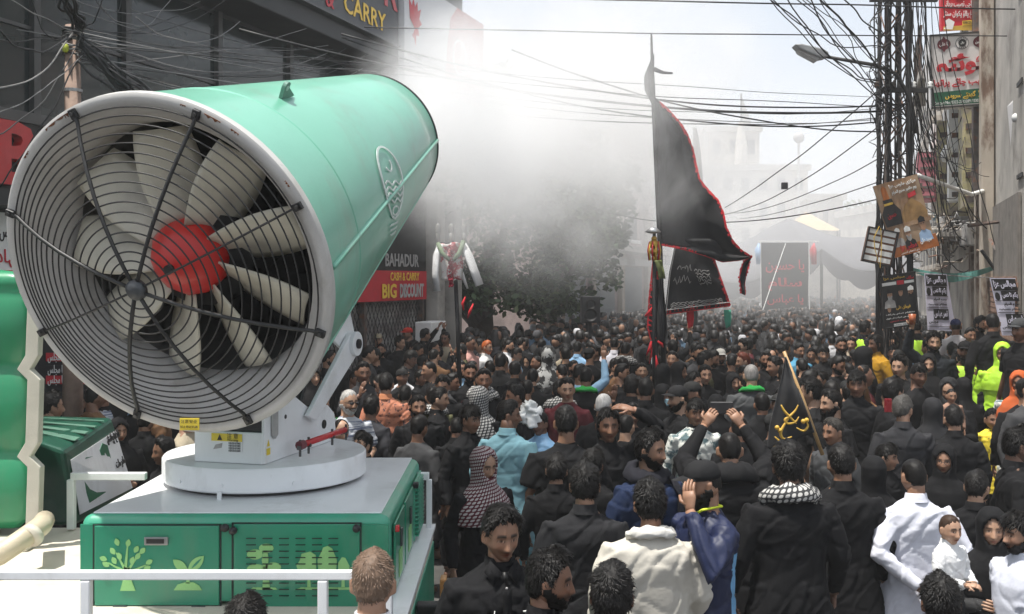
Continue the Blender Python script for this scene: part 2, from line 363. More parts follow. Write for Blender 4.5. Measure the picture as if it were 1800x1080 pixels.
ends=[((-60,-60),7),((40,-40),9),((200,-60),9),((-40,140),8),((-60,250),8),((-60,60),8),((-30,210),8),((0,330),9.5),((-40,20),7)]
for k,((u,v),Y) in enumerate(ends):
    cable(top+Vector((rr.uniform(-.05,.05),0,rr.uniform(-.25,.1))),W(u,v,Y),rr.uniform(.05,.35),.004+.004*rr.random(),'','',cab if k%3 else cabw,.04,parent=KN,name='wire')
for k in range(14):
    u=rr.uniform(560,900); v=rr.uniform(30,75) if k<9 else rr.uniform(100,150); Y=rr.uniform(12,15)
    cable(top+Vector((rr.uniform(-.05,.05),0,rr.uniform(-.35,.15))),(LF(rr.uniform(15.5,18.5),rr.uniform(6.3,6.65),.75) if k%3 else W(1545,rr.uniform(150,230),15.4)),rr.uniform(-.05,.5),.004+.003*rr.random(),'','',cabw if k%2 else cab,.05,n=24,parent=KN,name='wire')
for k in range(16):
    # thick bundle falling to the right behind the drum
    cable(top+Vector((rr.uniform(-.03,.03),0,rr.uniform(-.3,.0))),W(300+rr.uniform(-20,25),195+rr.uniform(-5,25),10.3),rr.uniform(-.05,.2),.008+.008*rr.random(),'','',cab,.07,parent=KN,name='wire')
for k in range(9):
    cable(top+Vector((rr.uniform(-.03,.03),0,rr.uniform(-.05,.1))),W(95+rr.uniform(-25,25),-60,9),rr.uniform(-.05,.05),.010+.008*rr.random(),'','',cab,.08,parent=KN,name='wire')
for k in range(10):
    a=W(rr.uniform(-30,300),rr.uniform(-20,60),10.5); b=LF(rr.uniform(12,18),rr.uniform(6.2,6.9),.8)
    cable(a,b,rr.uniform(.0,.4),.0035+.003*rr.random(),'','',cabw if k%2 else cab,.04,parent=KN,name='wire')
# long spans across the street
spans=[((420,52,12.5),(1545,196,15.4),.35,.017,'thick black cable bundle sagging from shop building to lattice pole'),
 ((600,60,12.5),(1545,186,15.4),.32,.012,'black cable running just above the thick sagging bundle'),
 ((600,66,12.5),(1540,215,15.4),.42,.011,'black cable hanging lowest below the sagging bundle'),
 ((900,88,13.5),(1545,232,15.4),.25,.011,'thin wire branching down from the bundle towards the lattice pole'),
 ((640,48,13),(1860,64,16),.03,.009,'nearly straight wire crossing the white sky above the big flag'),
 ((800,-6,13),(1860,18,15),.0,.011,'topmost straight wire crossing the sky'),
 ((1275,365,22),(1545,158,15.6),.1,.010,'taut slanting guy wire rising to the lattice pole'),
 ((1270,378,26),(1560,210,15.6),.25,.010,'slanting wire carrying a small black splice box'),
 ((1290,375,30),(1560,270,15.6),.2,.009,'faint wire climbing through the haze to the pole'),
 ((1300,385,34),(1545,320,15.6),.1,.009,'lowest faint wire reaching the pole above the tent'),
 ((980,345,25),(1545,350,15.6),.5,.010,'grey wire drooping behind the big black flag')]
for a,b,s,r,l in spans: cable(W(*a),W(*b),s,r,l,'cables spanning the street',n=30,wob=.02)
m=MB(); m.box(W(1379,327,20),(.12,.08,.13)); tag(m.obj('splice_box',blackp,bevel=.01),'small black box hanging on the slanting wire','splice box')

# ---------------- lattice pole
PX,PY=5.77,15.5
LP=thing('lattice_pole','tall dark steel lattice pole wrapped in cables at the right of the street','utility pole',(PX,PY,0))
def wz(z): return .185-.005*z
for sx in(-1,1):
    for sy in(-1,1):
        m=MB(); m.tube([(PX+sx*wz(0),PY+sy*wz(0),0),(PX+sx*wz(9.6),PY+sy*wz(9.6),9.6)],.032,4); m.obj('leg',steel if sy<0 else darksteel,LP)
k=0; z=.15
bmesh_brace={}
while z<9.2:
    z1=z+.42
    for (ax,ay,bx,by) in((-1,-1,1,-1),(1,-1,1,1),(1,1,-1,1),(-1,1,-1,-1)):
        for fl in ((0,1) if (ay==-1 and by==-1) else (k%2,)):
            p=(PX+(ax,bx)[fl]*wz(z),PY+(ay,by)[fl]*wz(z),z); q=(PX+(bx,ax)[fl]*wz(z1),PY+(by,ay)[fl]*wz(z1),z1)
            m=MB(); m.tube([p,q],.013,4); m.obj('brace',steel,LP)
    z=z1;k+=1
for z in(6.95,7.5,8.6,5.6): 
    m=MB(); m.box((PX+.05,PY-.28,z),(1.0 if z>6 else .7,.06,.07)); m.obj('cross_arm',darksteel,LP)
    for dx in(-.35,-.1,.2,.45):
        m=MB(); m.lathe([(0,0),(.03,0),(.04,.03),(.025,.05),(.04,.08),(.0,.1)],8,Matrix.Translation((PX+dx,PY-.28,z+.035))@Matrix.Rotation(R(90),4,'X')); m.obj('insulator',whitep if dx>0 else steel,LP,smooth=True)
CT=thing('cable_bundle','dense black cable bundles climbing and looping around the steel lattice pole','cables',(PX,PY-.3,2))
def climb(x0,x1,z0,z1,r,mm=cab,am=.06,sd=0,y=-.3):
    pts=[]; n=26
    for i in range(n+1):
        t=i/n; z=z0+(z1-z0)*t; x=x0+(x1-x0)*t+am*nz((z*1.3,sd,1))*1.6+.02*nz((z*6,sd,3)); pts.append((PX+x,PY+y+.08*nz((z,sd,7)),z))
    m=MB(); m.tube(pts,r,5); m.obj('cable',mm,CT,smooth=True)
for k in range(24):
    c=rr.choice((-.16,.14)); climb(c+rr.uniform(-.05,.05),c+rr.uniform(-.05,.05),rr.uniform(.6,3),rr.uniform(6.5,9.8),rr.uniform(.008,.016),am=.03,sd=k*3.1,y=rr.choice((-.3,-.26,.2)))
for k in range(8): climb(-.28+rr.uniform(-.07,.05),-.25+rr.uniform(-.08,.05),rr.uniform(.9,1.3),rr.uniform(3.4,6),rr.uniform(.008,.013),sd=k*5+200)
for k in range(20):
    # loops leaving the pole and drooping to the right buildings
    a=Vector((PX+rr.uniform(-.1,.3),PY-.25,rr.uniform(4.6,9.2))); Yb=rr.uniform(17,26); b=RF(Yb,rr.uniform(2.9,6.2),.3)
    cable(a,b,rr.uniform(.3,1.3),rr.uniform(.006,.010),'','',cab if k%5 else cabw,.1,parent=CT,name='cable',n=22)
for k in range(15):
    a=Vector((PX+rr.uniform(-.1,.35),PY-.3,rr.uniform(5,9.5))); b=Vector((PX+rr.uniform(.4,1.5),PY-.1+rr.uniform(-.3,.8),rr.uniform(2.6,4.6)))
    cable(a,b,rr.uniform(.1,.8),rr.uniform(.005,.009),'','',cab,.12,parent=CT,name='cable',n=22)
for k in range(12):
    a=W(rr.uniform(1300,1480),-60,13+rr.random()); b=Vector((PX+rr.uniform(-.25,.0),PY-.3,rr.uniform(5.0,6.4)))
    cable(a,b,rr.uniform(-.2,.5),rr.uniform(.006,.013),'','',cab,.1,parent=CT,name='cable',n=22)
for k in range(14):
    a=Vector((PX-.2,PY-.35,rr.uniform(5,8))); pts=[a+Vector((-.35*math.sin(t)*rr.uniform(.5,1),-.05,-t*rr.uniform(.18,.3))) for t in np.linspace(0,3.14,12)]
    m=MB(); m.tube(pts,rr.uniform(.006,.010),5); m.obj('cable',cab,CT,smooth=True)
for k in range(16):
    z=rr.uniform(3.0,8.6); a0=rr.random()*6
    m=MB(); m.tube([(PX+.24*math.cos(a0+t),PY+.24*math.sin(a0+t),z+.1*math.sin(t*1.5+k)) for t in np.linspace(0,6.1,18)],.010,5); m.obj('cable',cab,CT,smooth=True)
# street lamp
SL=thing('street_lamp','grey street lamp reaching out from the lattice pole','street lamp',(PX,PY-.3,6.0))
m=MB(); m.tube([W(1610,235,15.2),W(1598,170,15.2),W(1575,130,15.2),W(1540,115,15.2),W(1440,98,15.2)],[.035,.035,.03,.028,.025],8); m.obj('arm',darksteel,SL,smooth=True)
hp=[(1390,84),(1402,83),(1440,92),(1449,98),(1447,106),(1436,108),(1398,92)]
m=MB(); m.prism([W(u,v,15.32) for u,v in hp][::-1],(0,-.24,0)); m.obj('lamp_head',mat('lamp_grey',(.33,.34,.35),.5),SL,bevel=.02)
m=MB(); m.prism([W(u,v,15.34) for u,v in((1398,93),(1434,108),(1430,112),(1402,97))][::-1],(0,-.2,0)); m.obj('lamp_glass',mat('lamp_lens',(.5,.5,.5),.2),SL)

def board(name,label,cat,corners,Y,mm,thick=.03,tilt=None,group=None):
    """corners px TL,TR,BR,BL at depth Y; returns thing, matrix (unit square 0..1)"""
    P=[W(u,v,Y) for u,v in corners]; t=thing(name,label,cat,(P[0]+P[2])/2,group=group)
    m=MB(); m.prism(P[::-1],(0,thick,0)); m.obj('backing',mm,t)
    x=P[1]-P[0]; y=P[0]-P[3]; o=P[3]+Vector((0,-.002,0))
    M=Matrix(((x.x,y.x,0,o.x),(0,0,-1,o.y),(x.z,y.z,0,o.z),(0,0,0,1)))
    return t,M
def shp(t,M,pts,mm,name,z=0.001): return flat([(a,b) for a,b in pts],M,.004,z).obj(name,mm,t)
def txt(t,M,s,cx,cy,h,w,mm,name='lettering',rot=0,bold=0):
    mat2=M@Matrix.Translation((cx,cy,.006))@Matrix.Rotation(R(rot),4,'Z')
    me=text(name,s,1,Matrix(),mm,None,bold=bold,depth=.004); me.parent=t; me.matrix_parent_inverse=WM[t.name].inverted()
    xs=[v.co.x for v in me.data.vertices]; ys_=[v.co.y for v in me.data.vertices]
    if xs:
        sx=w/(max(xs)-min(xs)); sy=h/(max(ys_)-min(ys_)); cx0=(max(xs)+min(xs))/2; cy0=(max(ys_)+min(ys_))/2
        me.data.transform(mat2@Matrix.Diagonal((sx,sy,1,1))@Matrix.Translation((-cx0,-cy0,0)))
    return me
def portrait(t,M,cx,cy,s,robe,cap,beard=None,asp=1.0):
    ax=s*asp
    shp(t,M,[(cx-ax*1.25,cy-s*1.9),(cx+ax*1.25,cy-s*1.9),(cx+ax*1.05,cy-s*.95),(cx+ax*.35,cy-s*.6),(cx-ax*.35,cy-s*.6),(cx-ax*1.05,cy-s*.95)],robe,'portrait_robe',.002)
    shp(t,M,ell(cx,cy,ax*.55,s*.72,16),skinp,'portrait_face',.007)
    if beard: shp(t,M,[(cx-ax*.52,cy-s*.15),(cx+ax*.52,cy-s*.15),(cx+ax*.4,cy-s*.75),(cx,cy-s*.95),(cx-ax*.4,cy-s*.75)],beard,'portrait_beard',.012)
    if beard: shp(t,M,ell(cx,cy-s*.25,ax*.2,s*.08,8),skinp,'portrait_mouth',.017)
    shp(t,M,[(cx-ax*.62,cy+s*.25),(cx+ax*.62,cy+s*.25),(cx+ax*.6,cy+s*.7),(cx,cy+s*.98),(cx-ax*.6,cy+s*.7)],cap,'portrait_cap',.012)
    for sx in(-1,1): shp(t,M,ell(cx+sx*ax*.22,cy+s*.1,ax*.1,s*.045,8),blackp,'portrait_eye',.013)
# tilted poster
tan=mat('poster_tan',(.30,.17,.09),.35,vary=.3,vscale=3,col2=(.42,.30,.20),c2scale=2.5,c2lo=.4,c2hi=.65,coat=.3)
org=mat('poster_orange',(.42,.13,.03),.35,vary=.2,vscale=3,coat=.3)
t,M=board('tilted_poster','large tilted brown poster with domes and portraits hung on the lattice pole','poster',[(1535,328),(1612,306),(1645,430),(1574,454)],15.0,tan)
shp(t,M,[(0,0),(1,0),(1,.18),(.5,.12),(0,.2)],org,'lower_band')
shp(t,M,[(.42,.42),(.95,.42),(.98,.5),(.88,.62),(.7,.72),(.5,.62),(.4,.5)],mat('dome_print',(.34,.20,.08),.4,vary=.4,vscale=6),'painted_dome',.002)
shp(t,M,[(.38,.36),(1,.36),(1,.42),(.38,.42)],tan,'painted_band',.005)
shp(t,M,[(.02,.42),(.38,.42),(.42,.6),(.32,.7),(.3,.78),(.1,.78),(.1,.7),(0,.6)],blackp,'painted_tomb',.002)
shp(t,M,[(.1,.70),(.3,.70),(.3,.73),(.1,.73)],goldp,'painted_rim',.008)
shp(t,M,[(.12,.78),(.26,.78),(.24,.93),(.18,.97),(.13,.93)],org,'painted_tower',.003)
txt(t,M,'حسین',.2,.55,.08,.2,redp); txt(t,M,'مرکزی جلوس عزا',.62,.93,.06,.6,whitep,bold=.02); txt(t,M,'یوم عاشور محرم الحرام',.62,.84,.06,.55,whitep,bold=.02)
shp(t,M,[(.66,.72),(.84,.74),(.84,.8),(.66,.78)],redp,'painted_flag',.004)
portrait(t,M,.78,.34,.12,bluep,blackp,None); portrait(t,M,.42,.27,.11,blackp,whitep,greyp); portrait(t,M,.2,.3,.09,greyp,whitep)
txt(t,M,'سید علی',.75,.12,.08,.26,whitep,bold=.02); txt(t,M,'مجلس عزا',.35,.1,.1,.36,redp,bold=.03); txt(t,M,'زیر اہتمام انجمن',.35,.03,.04,.42,whitep)
# slatted light panel frame
t,M=board('panel_frame','black framed rack of eight white panels wired to the lattice pole','sign frame',[(1527,398),(1580,409),(1567,470),(1514,459)],14.85,mat('rust_board',(.16,.075,.045),.8),.04)
for i in range(2):
    for j in range(5):
        x0=.06+i*.46; y0=.05+j*.19; shp(t,M,[(x0,y0+.02),(x0+.40,y0+.02),(x0+.40,y0+.15),(x0,y0+.15)],whitep,'white_panel',.003)
for a,b in(((0,0),(1,.035)),((0,.965),(1,1)),((0,0),(.04,1)),((.96,0),(1,1))):
    m=MB(); m.box(((a[0]+b[0])/2,(a[1]+b[1])/2,.01),(b[0]-a[0],b[1]-a[1],.04),M); m.obj('frame_bar',darksteel,t)
m=MB(); m.tube([M@Vector((.3,1.05,.05)),M@Vector((.2,.7,.06)),M@Vector((.3,.4,.06)),M@Vector((.6,-.1,.06)),M@Vector((.5,.5,.06)),M@Vector((.35,1,.06))],.006,5); m.obj('wire_loop',goldp,t)
# black poster
t,M=board('black_poster','black framed poster with three bearded portraits at the foot of the lattice pole','poster',[(1546,486),(1608,477),(1616,572),(1553,579)],14.9,blackp)
for a,b in(((0,0),(1,.02)),((0,.98),(1,1)),((0,0),(.03,1)),((.97,0),(1,1))):
    m=MB(); m.box(((a[0]+b[0])/2,(a[1]+b[1])/2,.0),(b[0]-a[0],b[1]-a[1],.05),M); m.obj('frame_bar',darksteel,t)
txt(t,M,'مجلس عزا',.4,.93,.06,.6,goldp,bold=.02); txt(t,M,'سالانہ',.85,.9,.06,.2,redp,bold=.02)
shp(t,M,[(.05,.8),(.45,.8),(.45,.86),(.05,.86)],whitep,'white_strip'); shp(t,M,[(.47,.79),(.66,.79),(.66,.87),(.47,.87)],redp,'red_strip'); shp(t,M,[(.68,.8),(.95,.8),(.95,.85),(.68,.85)],whitep,'white_strip')
portrait(t,M,.24,.62,.13,greyp,blackp,greyp); portrait(t,M,.55,.65,.11,blackp,blackp,None); portrait(t,M,.83,.63,.13,blackp,whitep,blackp); portrait(t,M,.2,.36,.09,blackp,greyp,None)
txt(t,M,'فرمان علی',.6,.36,.08,.4,goldp,bold=.02); txt(t,M,'بمقام امام بارگاہ',.5,.25,.04,.8,whitep); txt(t,M,'مومنین سے شرکت کی اپیل',.5,.18,.035,.8,whitep); txt(t,M,'منجانب انجمن',.5,.12,.03,.6,redp)
shp(t,M,[(.3,.02),(.75,.02),(.75,.07),(.3,.07)],whitep,'white_strip')
txt(t,M,'۱۴ جولائی' if False else 'بروز جمعہ',.5,.045,.03,.4,blackp)
# two printed banners
lav=mat('lavender_banner',(.74,.72,.86),.7,vary=.1,vscale=3)
def banner2(label,c,Y):
    t,M=board('printed_banner',label,'banner',c,Y,lav,.012,group='white banners with black writing')
    for y0,y1,s,x0,x1 in((.80,.97,'مجالس عزا',.03,.97),(.62,.76,'یکم تا دس',.3,.95),(.5,.58,'محرم الحرام',.3,.95),(.42,.49,'بمقام حسینیہ',.05,.95),(.2,.36,'قمر عباس',.3,.97),(.1,.19,'مجلس',.05,.5)):
        if y1-y0>.1: shp(t,M,[(x0,y0-.015),(x1,y0-.015),(x1,y1+.015),(x0,y1+.015)],blackp,'black_block',.001)
        txt(t,M,s,(x0+x1)/2,(y0+y1)/2,(y1-y0)*.85,(x1-x0)*.9,lav if y1-y0>.1 else blackp,bold=.02)
    shp(t,M,ell(.14,.68,.1,.07),blackp,'round_mark'); 
    for y in(.78,.6,.395,.06): shp(t,M,[(.02,y),(.98,y),(.98,y+.008),(.02,y+.008)],blackp,'rule')
banner2('white banner with black writing hanging just right of the black poster',[(1625,481),(1664,482),(1681,583),(1631,580)],16.5)
banner2('white banner with black writing hanging beneath the end of the teal cloth',[(1740,489),(1785,489),(1783,590),(1762,590)],13.9)

# ---------------- right signs
qw=mat('sign_white',(.74,.72,.71),.4,vary=.12,vscale=2)
t,M=board('tea_shop_sign','white and green hanging sign with large red Urdu letters high on the right building','sign',[(1634,62),(1741,54),(1741,184),(1637,192)],17.6,qw,.22)
shp(t,M,[(0,.0),(1,.0),(1,.235),(0,.215)],mat('sign_green',(.02,.12,.065),.4,vary=.15),'green_band'); shp(t,M,[(0,.0),(1,.0),(1,.035),(0,.035)],greyp,'lower_rail',.004)
txt(t,M,'کوئٹہ',.53,.57,.30,.86,redp,bold=.045); txt(t,M,'نصیب چائے پراٹھا',.51,.33,.12,.93,redp,bold=.03)
txt(t,M,'24',.86,.165,.09,.17,yelp,bold=.03); txt(t,M,'گھنٹے سروس',.48,.155,.10,.5,yelp,bold=.02); txt(t,M,'Contact No: 0322-2713289 / 0303378198',.5,.07,.04,.92,whitep)
mar=mat('maroon_print',(.14,.02,.03),.5)
for cx,s in((.23,'یا علی'),(.82,'یا حسین')):
    shp(t,M,ell(cx,.86,.11,.075),mar,'medallion'); shp(t,M,[(cx-.03,.93),(cx,.97),(cx+.03,.93)],mar,'medallion_tip'); shp(t,M,[(cx-.03,.79),(cx,.75),(cx+.03,.79)],mar,'medallion_tip'); txt(t,M,s,cx,.86,.06,.15,whitep)
shp(t,M,ell(.53,.86,.11,.085),blackp,'round_emblem'); shp(t,M,ell(.53,.86,.102,.078),qw,'emblem_ring',.004); shp(t,M,ell(.53,.86,.065,.052),blackp,'emblem_disc',.008)
txt(t,M,'چائے',.53,.86,.035,.06,whitep).location.y-=.008
text_r=[('QUETTA',90,22),('CAFE',270,-22)]
for s,a0,st in text_r:
    n=len(s)
    for i,ch in enumerate(s):
        a=R(a0-(i-(n-1)/2)*st); txt(t,M,ch,.53+.084*math.cos(a),.86+.065*math.sin(a),.02,.018,blackp).location.y-=.006
for c in(((0,.0),(1,.02)),((0,.98),(1,1)),((0,0),(.015,1)),((.985,0),(1,1))):
    a,b=c; m=MB(); m.box(((a[0]+b[0])/2,(a[1]+b[1])/2,.0),(b[0]-a[0],b[1]-a[1],.05),M); m.obj('frame_bar',alu,t)
m=MB(); m.tube([W(1741,50,17.6),W(1770,50,17.9)],.025,6); m.tube([W(1741,190,17.6),W(1775,200,17.9)],.025,6); m.obj('bracket',steel,t)
t,M=board('biryani_sign','red and yellow restaurant sign above the white hanging sign','sign',[(1654,-30),(1717,-30),(1717,50),(1655,54)],18,redp,.1)
txt(t,M,'کراچی نصیب بریانی',.5,.54,.18,.88,whitep,bold=.01); txt(t,M,'مرغ پلاؤ پکوان سنٹر',.5,.33,.17,.9,whitep,bold=.01)
shp(t,M,[(.05,.0),(1,.0),(1,.16),(.5,.1),(.05,.08)],goldp,'yellow_band'); shp(t,M,[(.58,.1),(.98,.13),(.98,.23),(.58,.2)],yelp,'phone_box',.004); txt(t,M,'0300 2713289',.78,.165,.05,.36,blackp).location.y-=.004
shp(t,M,ell(.5,.76,.16,.12),goldp,'gold_emblem'); shp(t,M,ell(.5,.76,.1,.07),redp,'gold_emblem',.006)
for cx in(.15,.88): shp(t,M,ell(cx,.75,.1,.07),mat('navy_print',(.02,.04,.2),.5),'blue_medallion')
shp(t,M,[(.05,.03),(.3,.02),(.36,.18),(.2,.25),(.1,.2),(.14,.1)],whitep,'torn_patch',.005)
# sign at the picture's right edge
t=thing('side_sign','white and pink shop board projecting from the wall by the right edge','sign',W(1790,220,15))
P=[W(1775,185,15.2),W(1835,120,14),W(1850,330,14),W(1785,296,15.2)]
m=MB(); m.prism(P[::-1],(.02,.12,0)); m.obj('panel',qw,t)
for k in range(5):
    m=MB(); a=.12+k*.16; p0=P[0].lerp(P[3],a+.05);p1=P[1].lerp(P[2],a);q1=P[1].lerp(P[2],a+.07);q0=P[0].lerp(P[3],a+.11); m.prism([x+Vector((-.004,-.004,0)) for x in(p0.lerp(p1,.1),q0.lerp(q1,.1),q1,p1)],(-.003,-.003,0)); m.obj('faded_line',mat('faded_pink',(.55,.38,.37),.5),t)
m=MB(); m.tube([W(1785,208,14.8),W(1840,200,14.2)],.07,10); m.obj('pipe_lamp',whitep,t,smooth=True)

# ---------------- right buildings
RB1=thing('concrete_building','grey concrete building with peeling pilasters at the right edge','building',RF(15,0))
quad(RF,9,18.2,0,12,0,6,concrete,'wall',RB1)
for y in(17.15,18.0,19.0):
    quad(RF,y,y+.42,1.2,12,.22,.2,plaster,'pilaster',RB1,bevel=.02)
quad(RF,17.62,17.95,4.3,12,.3,.28,steel,'rusty_duct',RB1)
for k in range(6): quad(RF,14+k*.02,14.5,4.2+k*1.3,4.26+k*1.3,.03,.02,darksteel,'anchor_plate',RB1)
RB2=thing('balcony_building','cluttered old building with yellow and pink panels and sagging balconies','building',RF(22,0))
quad(RF,18.3,27,0,8.6,0,6,beige,'wall',RB2)
ye=mat('yellow_panel',(.50,.45,.24),.7,vary=.3,vscale=4,col2=(.35,.30,.25),c2scale=5); pk=mat('pink_panel',(.42,.12,.15),.7,vary=.3)
for y,w,z0,z1,mm,of in((18.5,.9,4.1,6.3,ye,.4),(19.6,.5,4.3,6.2,whitep,.55),(20.6,.35,3.9,6.0,ye,.7),(21.6,.6,4.4,6.4,greyp,.5),(23.2,.9,4.6,5.7,pk,.95),(24.3,1.2,4.7,6.5,whitep,.6)):
    quad(RF,y,y+w,z0,z1,of,of-.02,mm,'side_panel',RB2)
    for k in range(5): quad(RF,y-.015,y,z0+(z1-z0)*(k+.2)/5,z0+(z1-z0)*(k+.45)/5,of-.05,.3,steel,'panel_stripe',RB2)
for y0,y1,z in((18.4,21,3.55),(21.3,24.4,3.7),(24.6,27,3.9),(18.4,21.4,6.45)):
    quad(RF,y0,y1,z,z+.16,1.15,1.15,concrete,'balcony_slab',RB2,bevel=.02)
    n=int((y1-y0)/.28)
    for k in range(n+1): quad(RF,y0+k*.28,y0+k*.28+.03,z+.16,z+.95,1.12,.03,steel,'baluster',RB2)
    quad(RF,y0,y1,z+.95,z+1.0,1.13,.05,steel,'handrail',RB2)
for y in(19,20.6,22.2,23.8,25.4):
    for z in(4.4,7.0):
        w=quad(RF,y,y+.8,z,z+1.3,.03,.02,darkin,'window',RB2)
        for a,b,c,d in((y-.05,y+.85,z+1.3,z+1.37),(y-.05,y+.85,z-.07,z),(y-.05,y,z,z+1.3),(y+.8,y+.85,z,z+1.3)): quad(RF,a,b,c,d,.07,.06,alu,'frame',w) if False else quad(RF,a,b,c,d,.07,.06,alu,'window_trim',RB2)
# brickwork at the lower right
BW=thing('brick_wall','dark old brick shop wall behind the crowd at the lower right','wall',RF(17,0))
quad(RF,14.2,19.0,0,4.0,.05,.04,mat('mortar',(.20,.18,.16),.95),'backing',BW)
bm_=MB(); bm_.box((0,0,0),(.225,.05,.068)); bme=bm_.mesh('brick',brick)
rot=Matrix(((E.x,NL.x,0,0),(E.y,NL.y,0,0),(0,0,1,0),(0,0,0,1)))
cnt=0
for row in range(13):
    for c in range(22):
        z=2.88+row*.085*1.0; d=(c+.5*(row%2))*.245
        if d>4.9: continue
        p=RF(14.3+d*.94,z+.0,.07+rr.uniform(-.008,.012)); o=bpy.data.objects.new('brick',bme); COL.objects.link(o); o.parent=BW; o.matrix_parent_inverse=WM[BW.name].inverted(); o.matrix_world=Matrix.Translation(p)@rot@Matrix.Rotation(rr.uniform(-.01,.01),4,'Y'); cnt+=1
m=MB()
for row in range(28):
    for c in range(22):
        z=.5+row*.085
        d=(c+.5*(row%2))*.245
        if d<4.9: m.box((0,0,0),(.225,.05,.068),Matrix.Translation(RF(14.3+d*.94,z,.07))@rot)
m.obj('brickwork',brick,BW,kind='stuff')
RB3=thing('tall_building','tall beige building further down the right side of the street','building',RF(32,0))
quad(RF,27.1,40,0,9.2,.2,6,beige,'wall',RB3)
m=MB(); 
for y in(27.5,29.4,31.3,33.2,35.1,37):
    for z in(3.2,5.3,7.3):
        quad(RF,y,y+1.0,z,z+1.3,.23,.02,darkin,'window',RB3); quad(RF,y-.08,y+1.08,z-.12,z,.34,.13,concrete,'window_sill',RB3)
for z in(2.9,5.0,7.0,9.1): quad(RF,27.0,40,z,z+.12,.45,.24,plaster,'floor_band',RB3)
t,M=board('pale_shop_board','faded pale board with blue lower strip behind the tilted poster','sign',[(1638,316),(1686,318),(1686,387),(1640,388)],24,mat('pale_board',(.48,.48,.46),.6),.08)
shp(t,M,[(0,0),(1,0),(1,.22),(0,.2)],mat('sky_blue_print',(.12,.33,.45),.5),'blue_strip'); txt(t,M,'کمال رحمان',.5,.55,.2,.8,greyp); txt(t,M,'RUGS & FURNISHING',.5,.78,.07,.8,greyp)
# white pipe bracket, steel members, teal cloth
def bar(name,label,cat,pts,r,mm,n=8,group=None):
    m=MB(); m.tube(pts,r,n); return tag(m.obj(name,mm,smooth=n>6),label,cat,group)
bar('pipe_bracket','white bent pipe reaching from the lattice pole to the right buildings','pipe',[W(1612,308,15.2),W(1640,318,15.6),W(1708,342,17),W(1790,318,18)],.035,whitep)
bar('steel_beam','thin rusty steel beam jutting level from the right wall','beam',[W(1702,397,16),W(1800,384,16.5)],.03,steel,4)
bar('steel_prop','slanting steel prop under the right balcony','prop',[W(1740,420,17),W(1800,520,16)],.03,steel,4)
bar('steel_prop','dark slanting strut crossing below the rusty beam','prop',[W(1725,440,17),W(1760,490,17)],.03,darksteel,4)
bar('steel_post','upright rusty post standing by the brick wall','post',[W(1776,390,17),W(1778,600,17)],.04,steel,6)
m=MB(); m.grid(lambda u,v: W(1600+150*u,470+16*math.sin(u*3.1)*.8+(16-9*abs(2*u-1))*v-4*u,17+.08*math.sin(u*14)),40,4)
o=m.obj('teal_cloth',mat('teal_fabric',(.10,.30,.26),.8,vary=.2,sheen=.3)); md=o.modifiers.new('s','SOLIDIFY'); md.thickness=.006; tag(o,'teal cloth strip stretched above the two printed banners','cloth')
bar('cord','thin cord stretched under the teal cloth carrying the banners','cord',cable_pts(W(1600,478,16.6),W(1830,488,16.6),.04,12),.008,cabw,5)
# wall lamp, clutter bits
bar('wall_lamp','round glass lamp hanging before the right building','lamp',[W(1664,255,19),W(1664,270,19),W(1661,285,19)],[.03,.11,.05],whitep,10)
# debris tangle at right (branches)
DB=thing('branch_tangle','dry tangled branches and wires hanging before the right shopfronts','branches',W(1700,440,19))
for k in range(60):
    a=W(rr.uniform(1600,1790),rr.uniform(375,470),rr.uniform(17.5,21)); m=MB(); d=Vector((rr.uniform(-1,1),rr.uniform(-.3,.3),rr.uniform(-.7,.7)))*rr.uniform(.3,.9)
    pts=[a+d*t+Vector((nz((t*3,k,0)),nz((t*3,k,4)),nz((t*3,k,8))))*.25 for t in np.linspace(0,1,7)]; m.tube(pts,[.02*(1-.6*i/6) for i in range(7)],5); m.obj('branch',[steel,cabw,plaster][k%3],DB)
# boards facing down the street
for nm,lb,cat,cc,Y_,mm_ in (('shop_board','narrow pink box sign under the right balconies','sign',[(1688,228),(1704,230),(1703,330),(1688,326)],20,mat('faded_pink_board',(.40,.09,.12),.6)),
 ('shop_board','tall yellow striped board hanging from the right wall','sign',[(1714,192),(1738,188),(1737,384),(1716,388)],19,ye),
 ('shop_board','white slanting board beside the tall yellow board','sign',[(1700,205),(1713,198),(1712,300),(1702,318)],20.5,whitep),
 ('shop_board','grey faded board near the far beige building','sign',[(1664,300),(1684,302),(1684,352),(1664,352)],24,greyp)):
    t,M=board(nm,lb,cat,cc,Y_,mm_,.10)
    for k in range(5): shp(t,M,[(.12,.1+k*.17),(.88,.1+k*.17),(.88,.17+k*.17),(.12,.17+k*.17)],steel if mm_ is not whitep else redp,'faded_line')
for k,(u_,v_,Y_) in enumerate(((1682,400,20),(1722,412,18.5),(1668,290,24),(1655,360,27))):
    t=thing('air_conditioner',['dusty white air conditioner box above the teal cloth','old air conditioner box under the rusty beam','small air conditioner on the far beige building, upper one','small air conditioner on the far beige building, lower one'][k],'air conditioner',W(u_,v_,Y_))
    bx('case',W(u_,v_,Y_),(.62,.3,.42),greyp,t,.02) if False else None
    m=MB(); m.box(W(u_,v_,Y_),(.62,.3,.42)); m.obj('case',greyp,t,bevel=.02)
    c=W(u_-4,v_,Y_)-Vector((0,.16,0)); m=MB(); m.lathe([(0,.0),(.15,0),(.16,.02),(.0,.02)],18,Matrix.Translation(c)); m.obj('fan_grille',darksteel,t)
    m=MB(); m.tube([W(u_,v_,Y_)-Vector((0,0,.22)),W(u_+14,v_+22,Y_)],.02,5); m.obj('bracket',steel,t)
# dark stepped platform behind right banners
m=MB()
for k in range(3): m.box((8.0+k*.55,19.6,(.3+.3*k)/2),(.56,8,.3+.3*k))
struct(m.obj('steps',concrete))

